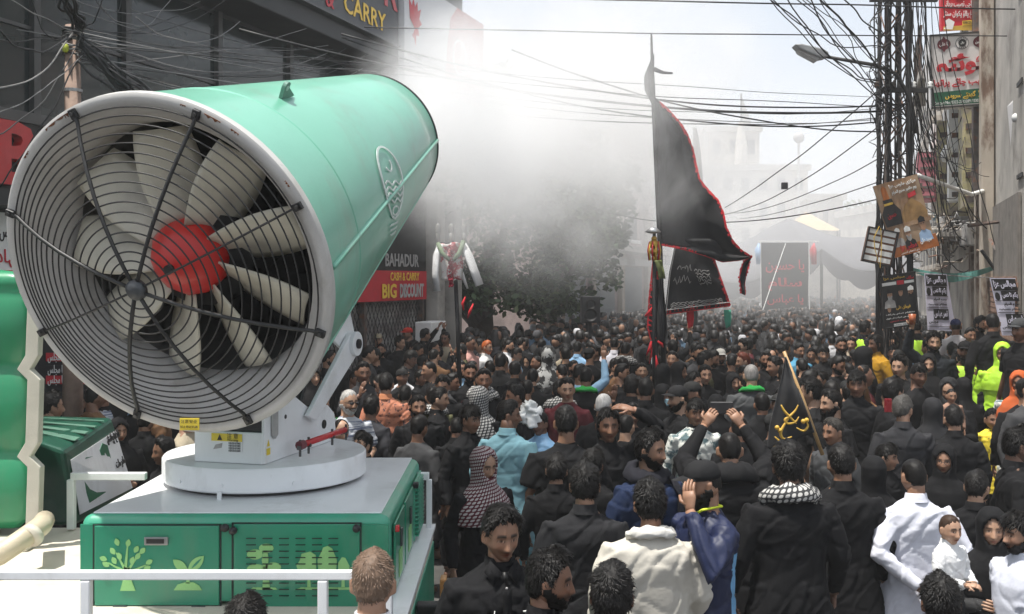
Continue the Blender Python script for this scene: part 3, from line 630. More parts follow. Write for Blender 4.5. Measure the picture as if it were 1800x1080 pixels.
# ---------------- left-side far buildings
PB=thing('pink_building','pinkish two storey building with grey roller shutters behind the tree','building',LF(36,0))
quad(LF,29.5,44,0,6.2,0,7,pinkwall,'wall',PB)
for y0,y1 in((31,33.4),(34.6,37.2),(38.6,41.6)):
    quad(LF,y0,y1,0,3.25,.06,.05,shut,'shutter',PB)
    for k in range(22): quad(LF,y0,y1,.2+k*.138,.25+k*.138,.085,.03,shut,'shutter_slat',PB)
    quad(LF,y0-.1,y1+.1,3.28,3.55,.5,.49,greyp,'awning_box',PB)
for y in(30.3,33.8,37.8,42.2): quad(LF,y,y+.45,0,6.2,.2,.19,plaster,'pilaster',PB,bevel=.03)
for y in(31.6,35.4,39.4):
    quad(LF,y,y+1.4,4.3,5.4,.05,.04,darkin,'window',PB); quad(LF,y-.1,y+1.5,4.18,4.3,.2,.18,whitep,'window_sill',PB)
quad(LF,29.5,44,3.75,3.95,.9,.89,concrete,'floor_slab',PB); quad(LF,29.4,44.1,6.2,6.5,.3,.5,concrete,'cornice',PB)
G2=thing('grey_building','tall grey building lost in the mist beyond the pink one','building',LF(52,0))
quad(LF,45,60,0,9.5,-1,8,beige,'wall',G2)
for y in(46.5,49,51.5,54,56.5):
    for z in(3.5,6.2): quad(LF,y,y+1.3,z,z+1.5,-.95,.04,darkin,'window',G2)
# far end of the street
def fbuild(label,u0,u1,vt,Y,d=8,mm=beige,cols=4,rows=3,name='building'):
    a=W(u0,vt,Y);b=W(u1,vt,Y); t=thing(name,label,'building',((a.x+b.x)/2,Y,0),group='buildings at the end of the street')
    m=MB(); m.box(((a.x+b.x)/2,Y+d/2,a.z/2),(b.x-a.x,d,a.z)); m.obj('wall',mm,t)
    w=(b.x-a.x)/cols; h=(a.z-3.5)/rows
    wm=MB(); wm.box((0,0,0),(w*.45,.1,h*.5)); wme=wm.mesh('window',darkin)
    for i in range(cols):
        for j in range(rows):
            o=bpy.data.objects.new('window',wme); COL.objects.link(o); o.parent=t; o.matrix_parent_inverse=WM[t.name].inverted(); o.location=(a.x+w*(i+.5),Y,3.5+h*(j+.45))
    m=MB(); m.box(((a.x+b.x)/2,Y+d/2,a.z+.25),(b.x-a.x+.5,d+.5,.5)); m.obj('parapet',concrete,t)
    return t
fbuild('wide pale building with stepped roof fading into haze behind the flag',1232,1420,300,88,cols=6,rows=4)
fbuild('upper block of the pale building rising highest in the haze',1245,1335,232,94,cols=3,rows=5)
fbuild('low pale building at the end of the street beside the tall one',1420,1482,352,84,cols=3,rows=2)
fbuild('misty building behind the cannon spray, narrow and tall',900,985,200,75,cols=3,rows=5)
fbuild('long misty building between spray and big flag',1040,1235,315,80,cols=6,rows=3)
fbuild('pale block behind the lattice pole',1540,1650,372,70,cols=4,rows=2)
mn=thing('minaret','slender minaret topped by a flag standing in the haze','minaret',W(1303,490,93)-Vector((0,0,2.8)))
x=(1303-900)/FX*93
m=MB(); m.tube([(x,93,0),(x,93,14.5),(x,93,17)],[.8,.6,.25],12); m.obj('shaft',beige,mn); m=MB(); m.tube([(x,93,17),(x,93,19.6)],.08,6); m.obj('finial',darksteel,mn)
m=MB(); m.prism([(x+.1,93,19.2),(x+.1,93,16.8),(x+1.1,93,16.2),(x+.7,93,17.6)],(0,.05,0)); m.obj('flag',greyp,mn)
x=(1404-900)/FX*80
mn=thing('roof_mast','thin mast with a round head above the low pale roof','mast',(x,80,0)); m=MB(); m.tube([(x,80,0),(x,80,13.6)],.1,6); m.obj('mast',greyp,mn); m=MB(); m.ball((x,80,13.8),.45,10,8); m.obj('head',greyp,mn,smooth=True)
# ---------------- tent
TT=thing('tent','wide grey cloth marquee with peaked roof spanning the far street','tent',W(1390,490,44)-Vector((0,0,2.8)))
tg=mat('tent_cloth',(.11,.11,.125),.8,vary=.15,vscale=.8)
apx=W(1385,386,46); L0=W(1225,440,50); R0=W(1560,420,42)
def roof(u,v):
    a=L0.lerp(apx,u*2) if u<.5 else apx.lerp(R0,u*2-1)
    p=Vector(a); s=math.sin(u*2*math.pi*1.0)**2*.35; p.z-=s
    p.y-=v*5; p.z-=v*1.5+.28*v*abs(math.sin(u*math.pi*4)); return p
m=MB(); m.grid(roof,40,8); o=m.obj('roof',tg,TT,smooth=True); o.modifiers.new('s','SOLIDIFY').thickness=.03
for u in(0,.25,.5,.75,1.0):
    p=roof(u,1); m=MB(); m.tube([(p.x,p.y,0),p],.06,6); m.obj('pole',darksteel,TT)
m=MB(); m.grid(lambda u,v:(lambda p:Vector((p.x,p.y+.03*math.sin(u*60),p.z-v*(.5+.2*abs(math.sin(u*25))))))(roof(u,1)),80,3); o=m.obj('valance',tg,TT); o.modifiers.new('s','SOLIDIFY').thickness=.02
YT=thing('canopy','pale yellow peaked canopy poking above the grey marquee','canopy',W(1418,490,52)-Vector((0,0,2.8)))
ap=W(1417,373,52); c=[W(1392,402,50),W(1472,406,50),W(1476,404,56),W(1380,400,56)]
m=MB(); m.add([ap]+c,[(0,1,2),(0,2,3),(0,3,4),(0,4,1),(1,4,3,2)]); m.obj('roof',mat('yellow_cloth',(.62,.45,.24),.8),YT)
for p in c: m=MB(); m.tube([(p.x,p.y,0),p],.05,6); m.obj('pole',darksteel,YT)
t,M=board('mourning_banner','large black banner with red lettering standing before the marquee','banner',[(1337,427),(1422,427),(1420,540),(1338,545)],38,mat('black_cloth_far',(.02,.02,.024),.85),.04)
txt(t,M,'یا حسین',.5,.65,.2,.8,redp,bold=.02); txt(t,M,'سلام',.5,.38,.2,.7,redp,bold=.03); txt(t,M,'یا عباس',.5,.15,.16,.75,redp,bold=.02)
for sx in(0,1): m=MB(); m.tube([M@Vector((sx,1.03,0)),M@Vector((sx,-.35,0))],.02,6); m.obj('pole',whitep,t)
m=MB(); m.tube([M@Vector((-.05,1.02,0)),M@Vector((1.2,1.02,0))],.02,6); m.obj('crossbar',whitep,t)
bar('white_rope','white rope slanting down across the mourning banner','rope',[W(1381,428,37),W(1341,545,36)],.015,whitep,5)
for u,c,l in((1334,bluep,'folded blue flag standing left of the mourning banner'),(1431,redp,'folded red flag standing right of the mourning banner')):
    m=MB(); m.tube([W(u,428,38.2),W(u-2,440,38.2),W(u,465,38.2)],[.05,.28,.2],8,sy=.4); tag(m.obj('folded_flag',c,smooth=True),l,'flag')
# ---------------- trees
leafm=[mat('leaf_dark',(.028,.055,.022),.6,vary=.4,vscale=2,bump=0),mat('leaf_mid',(.055,.10,.038),.55,vary=.4,vscale=2,bump=0),mat('leaf_pale',(.11,.15,.06),.5,vary=.3,vscale=2,bump=0)]
bark=mat('bark',(.09,.07,.055),.9,vary=.4,vscale=5,bump=.8,bscale=20)
def tree(label,base,h,cl,nleaf,ls,seed,group=None,limbs=7):
    r=random.Random(seed); t=thing('tree',label,'tree',base,group=group); b=Vector(base)
    m=MB(); pts=[b+Vector((nz((i,seed,0),.6)*.4,nz((i,seed,5),.6)*.4,h*.55*i/6)) for i in range(7)]
    m.tube(pts,[.32*(1-.09*i)*h/7 for i in range(7)],10); 
    for k in range(limbs):
        s=pts[2+k%5]; c=Vector(r.choice(cl)[0]); q=[s.lerp(c,t_)+Vector((nz((t_*2,k,seed)),nz((t_*2,k+9,seed)),nz((t_*2,k+5,seed))))*.35 for t_ in np.linspace(0,1,6)]
        m.tube(q,[.13*(1-.15*i)*h/7 for i in range(6)],7)
    m.obj('trunk',bark,t,smooth=True)
    m=MB(); 
    tot=sum(rad[0]*rad[2] for c,rad in cl); 
    for c,rad in cl:
        n=int(nleaf*rad[0]*rad[2]/tot); c=Vector(c)
        sub=[Vector((r.gauss(0,.5),r.gauss(0,.5),r.gauss(0,.5))) for _ in range(10)]
        for k in range(n):
            s=r.choice(sub); d=Vector((r.gauss(0,1),r.gauss(0,1),r.gauss(0,1))).normalized()*(.34+.16*r.random())
            p=s+d
            if p.length>1.15: p=p.normalized()*r.uniform(.8,1.15)
            p=c+Vector((p.x*rad[0],p.y*rad[1],p.z*rad[2]))
            a=Vector((r.gauss(0,1),r.gauss(0,1),r.gauss(0,.6))).normalized(); u=a.cross(Vector((r.gauss(0,1),r.gauss(0,1),r.gauss(0,1)))).normalized(); L=ls*r.uniform(.7,1.4)
            m.mi=0 if r.random()<.5 else (1 if r.random()<.7 else 2)
            m.add([p,p+a*L*.5+u*L*.28,p+a*L,p+a*L*.5-u*L*.28],[(0,1,2,3)])
    m.obj('crown',leafm,t)
    return t
c0=[((-2.4,24,5.6),(.7,.8,.6)),((1.9,24.6,5.9),(.6,.7,.5)),((-.3,24,7.3),(.7,.7,.5)),((2.2,24.4,3.3),(.5,.6,.7)),((-1.4,24,4.6),(1.5,1.8,1.3)),((.2,24.5,5.2),(1.7,1.8,1.6)),((1.5,25,4.4),(1.3,1.5,1.5)),((-.6,23.6,3.0),(1.6,1.5,.9)),((.8,24.2,3.1),(1.4,1.4,1.2)),((-2.0,23.5,3.3),(1.0,1.2,1.0)),((.1,25,6.2),(1.3,1.3,1.1)),((-1.5,24,2.5),(.9,1,.7)),((.4,23.8,2.4),(1.0,.9,.5))]
tree('broad dense banyan tree shrouded by the cannon spray',(-.6,24.6,0),7,c0,16000,.17,5)
tree('leafy tree reaching out right of the banyan with paler leaves',(1.1,28,0),7,[((2.0,27.6,4.5),(1.2,1.2,1.0)),((1.2,27.8,5.3),(1.1,1.2,.9)),((2.6,27.4,5.2),(.8,.9,.7)),((1.6,27.6,3.4),(.8,.8,.8))],5200,.2,8)
for k,(u,v,Y,w) in enumerate(((1500,362,95,5),(1535,350,92,5),(1478,375,90,4),(1590,385,80,4))):
    p=W(u,v,Y); tree(['rounded far tree fading in the haze left of the lattice pole','taller far tree showing behind the lattice pole','small far tree beside the low pale roof','far tree behind the panel rack'][k],(p.x,p.y,0),p.z,[((p.x,Y,p.z-2.2),(w*.6,2.5,2.2)),((p.x-w*.4,Y,p.z-3.4),(w*.5,2,1.8)),((p.x+w*.4,Y,p.z-3.2),(w*.5,2,1.8))],1500,.6,20+k,group='far trees in the haze',limbs=4)
# ================================================================== TRUCK, TANK, HOUSING, CANNON
gpaint=mat('green_paint',(.016,.235,.13),.32,vary=.10,vscale=2.5,coat=.3,bump=.05,bscale=9,dirt=.3,col2=(.02,.22,.13),c2scale=1.5)
gpaint2=mat('green_roof_paint',(.05,.32,.20),.35,vary=.1,coat=.2,bump=.05,bscale=8,dirt=.35)
wpaint=mat('white_paint',(.80,.81,.82),.4,dirt=.3,vary=.05,vscale=4,coat=.25,bump=.04,bscale=12,col2=(.50,.49,.47),c2scale=1.6,c2lo=.55,c2hi=.75)
cream=mat('cream_deck',(.62,.57,.48),.6,dirt=.4,vary=.1,vscale=2,bump=.1,col2=(.55,.48,.38),c2scale=2.2,c2lo=.55,c2hi=.75)
creamp=mat('cream_pipe',(.52,.45,.33),.45,vary=.1,coat=.1)
tankg=mat('tank_plastic',(.011,.215,.092),.42,dirt=.3,vary=.15,vscale=1.4,coat=.3,bump=.05,bscale=5)
lime=mat('lime_decal',(.25,.52,.19),.45,vary=.06)
blk=mat('black_rubber',(.015,.015,.016),.5,vary=.2)
TK=thing('truck','green and cream truck bed with low white side rails carrying the misting cannon','truck',(-1.4,5.4,0))
def bx(name,c,d,mm,par,bevel=0,M=None,**k):
    m=MB(); m.box(c,d,M); return m.obj(name,mm,par,bevel=bevel,**k)
bx('deck',(-1.95,5.33,1.21),(2.92,2.1,.08),cream,TK,.01)
bx('side_skirt',(-.515,5.33,.98),(.06,2.1,.38),gpaint2,TK,.01)
bx('side_platform',(-.53,5.33,1.262),(.11,2.1,.02),wpaint,TK)
bx('chassis',(-1.95,5.4,.8),(2.3,2.2,.5),blk,TK)
for x,y in((-2.9,5),(-1,5)):
    m=MB(); m.lathe([(0,-.14),(.42,-.14),(.5,-.1),(.5,.1),(.42,.14),(0,.14)],28,Matrix.Translation((x,y+.2,.5))@Matrix.Rotation(R(90),4,'Z')); m.obj('wheel',blk,TK,smooth=False)
rail=wpaint
def rl(a,b,w=.045):
    a=Vector(a);b=Vector(b); m=MB(); d=b-a
    m.box((a+b)/2,(max(abs(d.x),w),max(abs(d.y),w),max(abs(d.z),w))); return m.obj('rail',rail,TK,bevel=.005)
zr=1.585
rl((-3.7,4.2,zr),(-.51,4.2,zr),.036)
for x in(-1.745,-.775,-.51,-2.75): rl((x,4.2,.98),(x,4.2,zr-.02),.04)
rl((-.60,6.3,zr),(-.51,6.3,zr)); rl((-.51,6.3,1.27),(-.51,6.3,zr-.02),.034)
rl((-2.71,6.3,zr),(-2.25,6.3,zr)); rl((-2.71,6.3,1.26),(-2.71,6.3,zr-.02))
# front sill board seen between rail posts
bx('front_sill',(-1.95,4.30,1.0),(2.92,.05,.32),gpaint,TK,.01)
# amber marker bracket at the right edge
mb_=thing('marker_bracket','wooden plank on a black bracket at the truck side','bracket',(-.4,5.2,1.1))
bx('bracket',(-.42,5.15,1.12),(.12,.08,.10),blk,mb_,.01); bx('plank',(-.345,5.15,1.13),(.03,.09,.34),mat('varnished_wood',(.42,.2,.06),.4,vary=.3,stretch=(1,1,6)),mb_,.006)
# ---- housing
HS=thing('generator_housing','green equipment housing with lime tree decals under the cannon','housing',(-1.3,5.6,1.25))
x0,x1,y0,y1,zb,zt=-2.05,-.58,4.86,6.42,1.255,1.675
def rr_box(name,mm,x0,x1,y0,y1,zb,zt,rad,par):
    """box whose long top edges are rounded"""
    prof=[(x0,zb)]+[(x0+rad-rad*math.cos(a),zt-rad+rad*math.sin(a)) for a in np.linspace(0,math.pi/2,7)]+[(x1-rad+rad*math.sin(a),zt-rad+rad*math.cos(a)) for a in np.linspace(0,math.pi/2,7)]+[(x1,zb)]
    m=MB(); m.prism([(x,y0,z) for x,z in prof][::-1],(0,y1-y0,0)); o=m.obj(name,mm,par,bevel=.035); smooth_by_angle(o.data,50); return o
rr_box('body',gpaint2,x0,x1,y0,y1,zb,zt,.05,HS)
bx('roof_panel',((x0+x1)/2,(y0+y1)/2+.01,zt+.003),(x1-x0-.09,y1-y0-.07,.008),wpaint,HS,.003)
bx('front_panel',((x0+x1)/2,y0-.004,1.455),(x1-x0-.01,.012,.36),gpaint,HS)
def FH(u,v,dy=0): 
    Y=y0+dy; return Vector(((u-900)/FX*Y,Y,CZ-(v-HV)/FX*Y))
def fquad(name,u0,u1,v0,v1,dy,th,mm,par,bevel=0):
    a=FH(u0,v0,dy); b=FH(u1,v1,dy); m=MB(); m.box(((a.x+b.x)/2,y0+dy+th/2,(a.z+b.z)/2),(abs(b.x-a.x),th,abs(a.z-b.z))); return m.obj(name,mm,par,bevel=bevel)
seam=mat('seam_dark',(.02,.03,.025),.8)
d1=fquad('door',166,385,925,1065,-.020,.012,gpaint,HS,.004); d2=fquad('door',411,632,922,1074,-.020,.012,gpaint,HS,.004)
for (a,b,c,d) in((163,388,922,924),(163,165,922,1068),(386,389,922,1068),(407,635,919,921.5),(407,410,919,1078),(633,635.5,919,1078)): fquad('door_seam',a,b,c,d,-.013,.006,seam,HS)
fquad('lower_strip',168,385,1067,1076,-.018,.01,wpaint,HS)
for u in(198,336): fquad('hinge',u,u+24,1066,1074,-.03,.012,alu,HS,.002)
h=fquad('handle',253,295,945,959,-.032,.012,mat('handle_metal',(.38,.38,.38),.35,metal=.7),d1,.003); fquad('handle_slot',257,288,948,956,-.035,.004,blk,d1)
for u,v in((396,928),(410,933),(627,929)):
    m=MB(); p=FH(u,v,-.035); m.lathe([(0,-.02),(.018,-.015),(.02,0),(.012,.02),(0,.02)],10,Matrix.Translation(p)); m.obj('knob',blk,HS,smooth=True)
FM=None
def fpoly(name,pts,dy,mm,par,th=.003):
    m=MB(); m.prism([FH(u,v,dy) for u,v in pts],(0,th,0)); return m.obj(name,mm,par)
def leafp(cx,cy,a,l,w):
    out=[]
    for t in np.linspace(0,1,7): out.append((t*l,w*math.sin(math.pi*t)**.8))
    for t in np.linspace(1,0,7)[1:-1]: out.append((t*l,-w*math.sin(math.pi*t)**.8))
    ca,sa=math.cos(R(a)),math.sin(R(a)); return [(cx+x*ca-y*sa,cy-(x*sa+y*ca)) for x,y in out]
DY=-.0245
# decal: leafy tree
fpoly('tree_decal',[(211,1039),(216,1020),(218,998),(228,998),(231,1020),(238,1039)],DY,lime,d1)
for (bx_,by),(ex,ey),w in(((220,1005),(224,960),3),((221,1004),(204,972),2.5),((221,1006),(190,990),2.5),((224,1004),(246,972),2.5),((225,1007),(256,994),2.5),((219,1006),(196,1010),2),((226,1008),(252,1010),2)):
    d=Vector((ex-bx_,ey-by,0)).normalized(); n_=Vector((-d.y,d.x,0))*w; fpoly('branch_decal',[(bx_-n_.x,by-n_.y),(bx_+n_.x,by+n_.y),(ex+n_.x*.4,ey+n_.y*.4),(ex-n_.x*.4,ey-n_.y*.4)],DY,lime,d1)
for cx,cy,a in((224,962,80),(208,960,110),(202,975,125),(188,985,160),(192,996,150),(212,985,110),(190,1008,165),(236,972,60),(246,974,50),(256,992,30),(238,984,55),(252,1002,25),(230,992,70),(204,992,120),(250,1012,15),(194,1014,175)): fpoly('leaf_decal',leafp(cx,cy,a,14,4.5),DY-.001,lime,d1)
fpoly('mound_decal',[(305,1038),(312,1028),(325,1024),(340,1024),(350,1030),(355,1038)],DY,lime,d1); fpoly('stem_decal',[(327,1026),(328,1000),(333,1000),(333,1026)],DY,lime,d1)
fpoly('leaf_decal',leafp(330,1006,45,40,9),DY-.001,lime,d1); fpoly('leaf_decal',leafp(330,1006,140,34,8),DY-.001,lime,d1); fpoly('leaf_decal',leafp(336,1000,45,26,2),DY-.002,gpaint,d1)
# decals on second door
for cx,cy,a,b in((468,964,13,8),(448,975,14,9),(450,1000,16,8),(480,997,14,8)): fpoly('crown_decal',ell(cx,cy,a,b,16),DY,lime,d2)
fpoly('tree_decal',[(461,1036),(463,1000),(460,985),(464,968),(470,968),(472,985),(470,1000),(475,1036)],DY,lime,d2); fpoly('ground_decal',[(440,1037),(444,1033),(484,1033),(488,1037)],DY,lime,d2)
fpoly('crown_decal',[(526,1010),(521,995),(527,985),(530,974),(545,970),(555,976),(556,1010)],DY,lime,d2); fpoly('crown_decal',[(560,1012),(558,985),(568,963),(576,960),(584,965),(592,985),(590,1012)],DY,lime,d2)
fpoly('crown_decal',[(595,1012),(594,990),(601,980),(607,981),(614,995),(614,1012)],DY,lime,d2)
for u in(543,573,603): fpoly('stem_decal',[(u-3,1034),(u-2,1008),(u+2,1008),(u+3,1034)],DY,lime,d2)
fpoly('ground_decal',[(518,1037),(530,1033),(615,1033),(620,1037)],DY,lime,d2)
# louvre slots
sl_=MB(); 
for i in range(6):
    for j in range(10):
        a=FH(441+i*29,947+j*11.2,-.029); m=MB(); m.box((0,0,0),(.046,.006,.0035)); 
        if i==0 and j==0: lme=m.mesh('louvre',seam)
        o=bpy.data.objects.new('louvre',lme); COL.objects.link(o); o.parent=d2; o.matrix_parent_inverse=Matrix(); o.matrix_parent_inverse=WM[HS.name].inverted() if False else Matrix(); o.location=a if d2.parent is None else a-Vector(HS.location)+Vector(HS.location)
        o.matrix_basis=Matrix.Translation(a)
# the doors sit at identity through their parent inverse, so children keep world coordinates
# right side of the housing: doors and louvred grille
for y,w in((4.95,.42),(5.42,.42)):
    dd=bx('side_door',(x1+.012,y+w/2,1.45),(.012,w,.33),gpaint,HS,.004)
    bx('side_handle',(x1+.024,y+w/2,1.5),(.01,.04,.09),alu,dd,.002)
    bx('side_decal',(x1+.020,y+w/2,1.38),(.003,.14,.13),lime,dd)
bx('side_grille_frame',(x1+.012,6.12,1.45),(.014,.42,.33),gpaint2,HS,.004)
for k in range(13): bx('side_louvre',(x1+.028,6.12,1.31+k*.024),(.022,.38,.008),gpaint2,HS)
bx('side_latch',(x1+.025,5.9,1.61),(.03,.05,.03),blk,HS,.003)
bx('red_light',(x1+.03,4.92,1.60),(.02,.03,.03),redplas,HS,.004)
# ---- tank
WT=thing('water_tank','large ribbed green plastic water tank with pale frame at the left edge','tank',(-3.9,6.4,1.25))
ribz=[1.30,1.36,1.72,1.78,1.86,2.22,2.28,2.36,2.66,2.72,2.80,2.88]; ribo=[.12,.02,.0,.10,.02,.0,.10,.02,.0,.08,.01,.12]
def tankring(z,o):
    xa,xb,ya,yb=-5.2,-2.80-.0,5.9,7.3; r=.14; out=[]
    for cx,cy,a0 in((xb-r,ya+r,-90),(xb-r,yb-r,0),(xa+r,yb-r,90),(xa+r,ya+r,180)):
        for k in range(5):
            a=R(a0+k*22.5); yy=cy+(r-o)*math.sin(a); out.append(Vector((cx+.06+(r-o)*math.cos(a)-max(0,yy-5.95)*.62,yy,z)))
    return out
m=MB(); m.loft([tankring(z,o) for z,o in zip(ribz,ribo)]); o=m.obj('shell',tankg,WT,smooth=True); o.modifiers.new('b','SUBSURF').levels=1; o.modifiers[0].render_levels=1
m=MB(); pp=[]
for z,o_ in zip([1.25]+ribz+[2.86],[.12]+ribo+[.12]): pp.append((-2.70-o_*.6,z))
poly=[Vector((x,5.86,z)) for x,z in pp]+[Vector((x-.075,5.86,z)) for x,z in pp[::-1]]
m.prism(poly,(0,.06,0)); m.obj('frame',mat('pale_frame',(.50,.47,.40),.5,vary=.12),WT,bevel=.008)
bx('foot',(-3.6,5.9,1.275),(1.7,.2,.05),cream,WT,.01)
pp_=[W(-60,1000,5.25),W(0,975,5.3),W(40,948,5.35),W(72,925,5.5),W(78,915,5.8)]
bar('filling_pipe','cream plastic pipe resting on the deck beside the green tank','pipe',pp_,.055,creamp,14)
bar('pipe_clamp','pale strap clamping the cream pipe','clamp',[W(52,945,5.37),W(60,938,5.40)],.062,cream,14)
# ---- portrait cart (dark green box behind)
GC=thing('covered_cart','dark green covered cart with a white printed side behind the truck','cart',(-3.4,8.4,0))
dg=mat('dark_green_cover',(.008,.075,.045),.4,vary=.2,coat=.3)
A=[W(62,772,7.4),W(182,772,7.4),W(140,925,7.4),W(70,925,7.4)]
tl,tr=W(70,730,8.6),W(196,733,8.6); fr=W(115,790,7.4); fl=W(55,776,7.4); rb=W(199,757,8.3)
m=MB()
def P3(u,v,Y): return W(u,v,Y)
vs=[P3(60,773,7.4),P3(112,792,7.4),P3(133,925,7.4),P3(60,925,7.4),P3(72,731,8.6),P3(197,734,8.6),P3(238,870,8.6),P3(72,870,8.6)]
m.add(vs,[(0,3,2,1),(4,5,6,7),(0,1,5,4),(1,2,6,5),(3,7,6,2),(0,4,7,3)]); m.obj('body',dg,GC,bevel=.03)
o_=vs[1];M=Matrix.Identity(4)
ex=vs[5]-vs[1]; ey=vs[1]-vs[2]; 
def CPt(a,b,off=.012):
    # a along width 0..1, b up 0..1 on the sloping side
    p=vs[2].lerp(vs[6],a); q=vs[1].lerp(vs[5],a); r_=p.lerp(q,b); n_=(vs[6]-vs[2]).cross(vs[1]-vs[2]).normalized(); n_=n_ if n_.x>0 else -n_; return r_+n_*off
def cpoly(name,pts,mm,par,off): 
    m=MB(); a=[CPt(x,y,off) for x,y in pts]; n_=(CPt(.5,.5,1)-CPt(.5,.5,0)); m.prism(a,-n_*.004); return m.obj(name,mm,par)
cpoly('printed_panel',[(.06,.12),(.96,.10),(.96,.84),(.06,.84)],wpaint,GC,.014)
gd=mat('cart_print_green',(.02,.14,.07),.5)
cpoly('portrait_print',[(.18,.70),(.3,.76),(.42,.72),(.36,.66),(.30,.62),(.32,.5),(.28,.42),(.4,.3),(.5,.22),(.22,.2),(.2,.34),(.2,.5),(.17,.6)],gd,GC,.019)
cpoly('portrait_print',[(.56,.74),(.64,.80),(.72,.74),(.72,.55),(.68,.42),(.67,.6),(.64,.68),(.60,.6),(.6,.44),(.56,.5)],gd,GC,.019)
cpoly('portrait_print',[(.5,.24),(.74,.24),(.7,.36),(.56,.36)],greyp,GC,.019)
mt_=Matrix.Identity(4); c_=CPt(.85,.62,.022); exn=(CPt(1,.6)-CPt(0,.6)); fm=frame(c_,exn,CPt(.8,1)-CPt(.8,0)); fm=fm
text('lettering','قائد اعظم پاکستان',.09,fm@Matrix.Translation((0,.12,.004)),blackp,GC,width=.3); text('lettering','مادر ملت',.09,fm@Matrix.Translation((0,-.10,.004)),blackp,GC,width=.22)
m=MB()
for k in range(4): a=vs[0].lerp(vs[4],.2+k*.2); b=vs[1].lerp(vs[5],.2+k*.2); m.prism([a+Vector((0,0,.012)),b+Vector((0,0,.012)),b.lerp(vs[5],.12)+Vector((0,0,.012)),a.lerp(vs[4],.12)+Vector((0,0,.012))],(0,0,.006))
m.obj('roof_strip',mat('silver_strip',(.12,.24,.18),.3),GC)
# ================================================================== CANNON
CN=thing('mist_cannon','large mint green misting cannon with caged fan mouth on a white turntable','mist cannon',(-1.38,5.75,1.68))
yaw,pit,L_=R(15.19),R(20.47),2.543; R1,R2=.8034,.4574
C0=Vector((-1.5597,4.6,2.8292)); dr=Vector((math.cos(yaw),-math.sin(yaw),0)); da=Vector((math.sin(yaw)*math.cos(pit),math.cos(yaw)*math.cos(pit),math.sin(pit))); du=dr.cross(da)
F=Matrix(((dr.x,da.x,du.x,C0.x),(dr.y,da.y,du.y,C0.y),(dr.z,da.z,du.z,C0.z),(0,0,0,1)))
def rad(y): 
    t=y/L_; return R1+(R2-R1)*t
mint=mat('mint_paint',(.15,.42,.30),.36,dirt=.45,vary=.10,vscale=1.6,coat=.35,bump=.04,bscale=5,col2=(.18,.46,.345),c2scale=1.1,c2lo=.42,c2hi=.72)
shell=mat('shell_grey',(.50,.49,.47),.5,dirt=.5,vary=.12,vscale=3,bump=.1,bscale=15,col2=(.33,.31,.28),c2scale=4,c2lo=.58,c2hi=.72)
inner=mat('inner_cream',(.36,.345,.30),.5,vary=.2,vscale=2,bump=.06)
rust=mat('rust',(.16,.06,.025),.9,vary=.4,vscale=20)
m=MB(); m.lathe([(rad(.02),.02),(rad(.3),.3),(rad(.9),.9),(rad(1.6),1.6),(rad(2.2),2.2),(rad(L_-.02),L_-.02),(R2-.012,L_),(R2-.035,L_),(R2-.04,L_-.3),(.52,1.6),(.60,.75)],96,F)
o=m.obj('barrel',mint,CN); smooth_by_angle(o.data,35)
m=MB(); m.lathe([(R1-.001,.045),(R1+.007,.03),(R1+.006,-.004),(R1-.01,-.016),(.775,-.014),(.745,.0),(.71,.035),(.675,.09),(.65,.16),(.632,.25),(.628,.30)],96,F)
o=m.obj('inlet_ring',shell,CN); smooth_by_angle(o.data,50)
m=MB(); m.lathe([(.628,.30),(.622,.45),(.618,.62),(.60,.75)],72,F); m.obj('fan_duct',mat('duct_grey',(.10,.10,.095),.6,vary=.3,vscale=3),CN,smooth=True)
# flakes of paint and rust on the rim
for a,w,h_ in((118,.16,.012),(112,.05,.02),(60,.10,.014),(52,.05,.01),(135,.06,.01),(30,.04,.01),(70,.03,.008)):
    m=MB(); ps=[]; n=7
    for k in range(n+1): t=R(a)+w*(k/n-.5); ps.append((.795*math.cos(t),-.0175,.795*math.sin(t)))
    for k in range(n,-1,-1): t=R(a)+w*(k/n-.5); r_=.795-h_*(.5+.5*math.sin(k*2.1+a)); ps.append((r_*math.cos(t),-.0175,r_*math.sin(t)))
    m.prism([F@Vector(p) for p in ps],da*.004); m.obj('rust_flake',rust,CN)
# weld bead / seams
def bpt(ang,y,off=0): r_=rad(y)+off; return F@Vector((r_*math.cos(ang),y,r_*math.sin(ang)))
for ang,r_ in((R(0),.014),(R(-38),.006),(R(100),.005)):
    m=MB(); m.tube([bpt(ang,y,.001) for y in np.linspace(.06,L_-.02,12)],r_,8); m.obj('seam',mint,CN,smooth=True)
m=MB(); m.lathe([(rad(L_-.015)+.001,L_-.015),(R2+.006,L_-.012),(R2+.006,L_+.002),(R2-.01,L_+.004)],96,F); m.obj('nozzle_rim',darksteel,CN,smooth=True)
m=MB(); m.lathe([(rad(.5)+.001,.49),(rad(.5)+.004,.50),(rad(.5)+.001,.51)],96,F); m.obj('seam',mint,CN,smooth=True)
noz=MB()
for k in range(36): a=2*math.pi*k/36; noz.tube([F@Vector(((R2-.06)*math.cos(a),L_-.02,(R2-.06)*math.sin(a))),F@Vector(((R2-.075)*math.cos(a),L_+.03,(R2-.075)*math.sin(a)))],.009,6)
noz.obj('spray_nozzles',steel,CN)
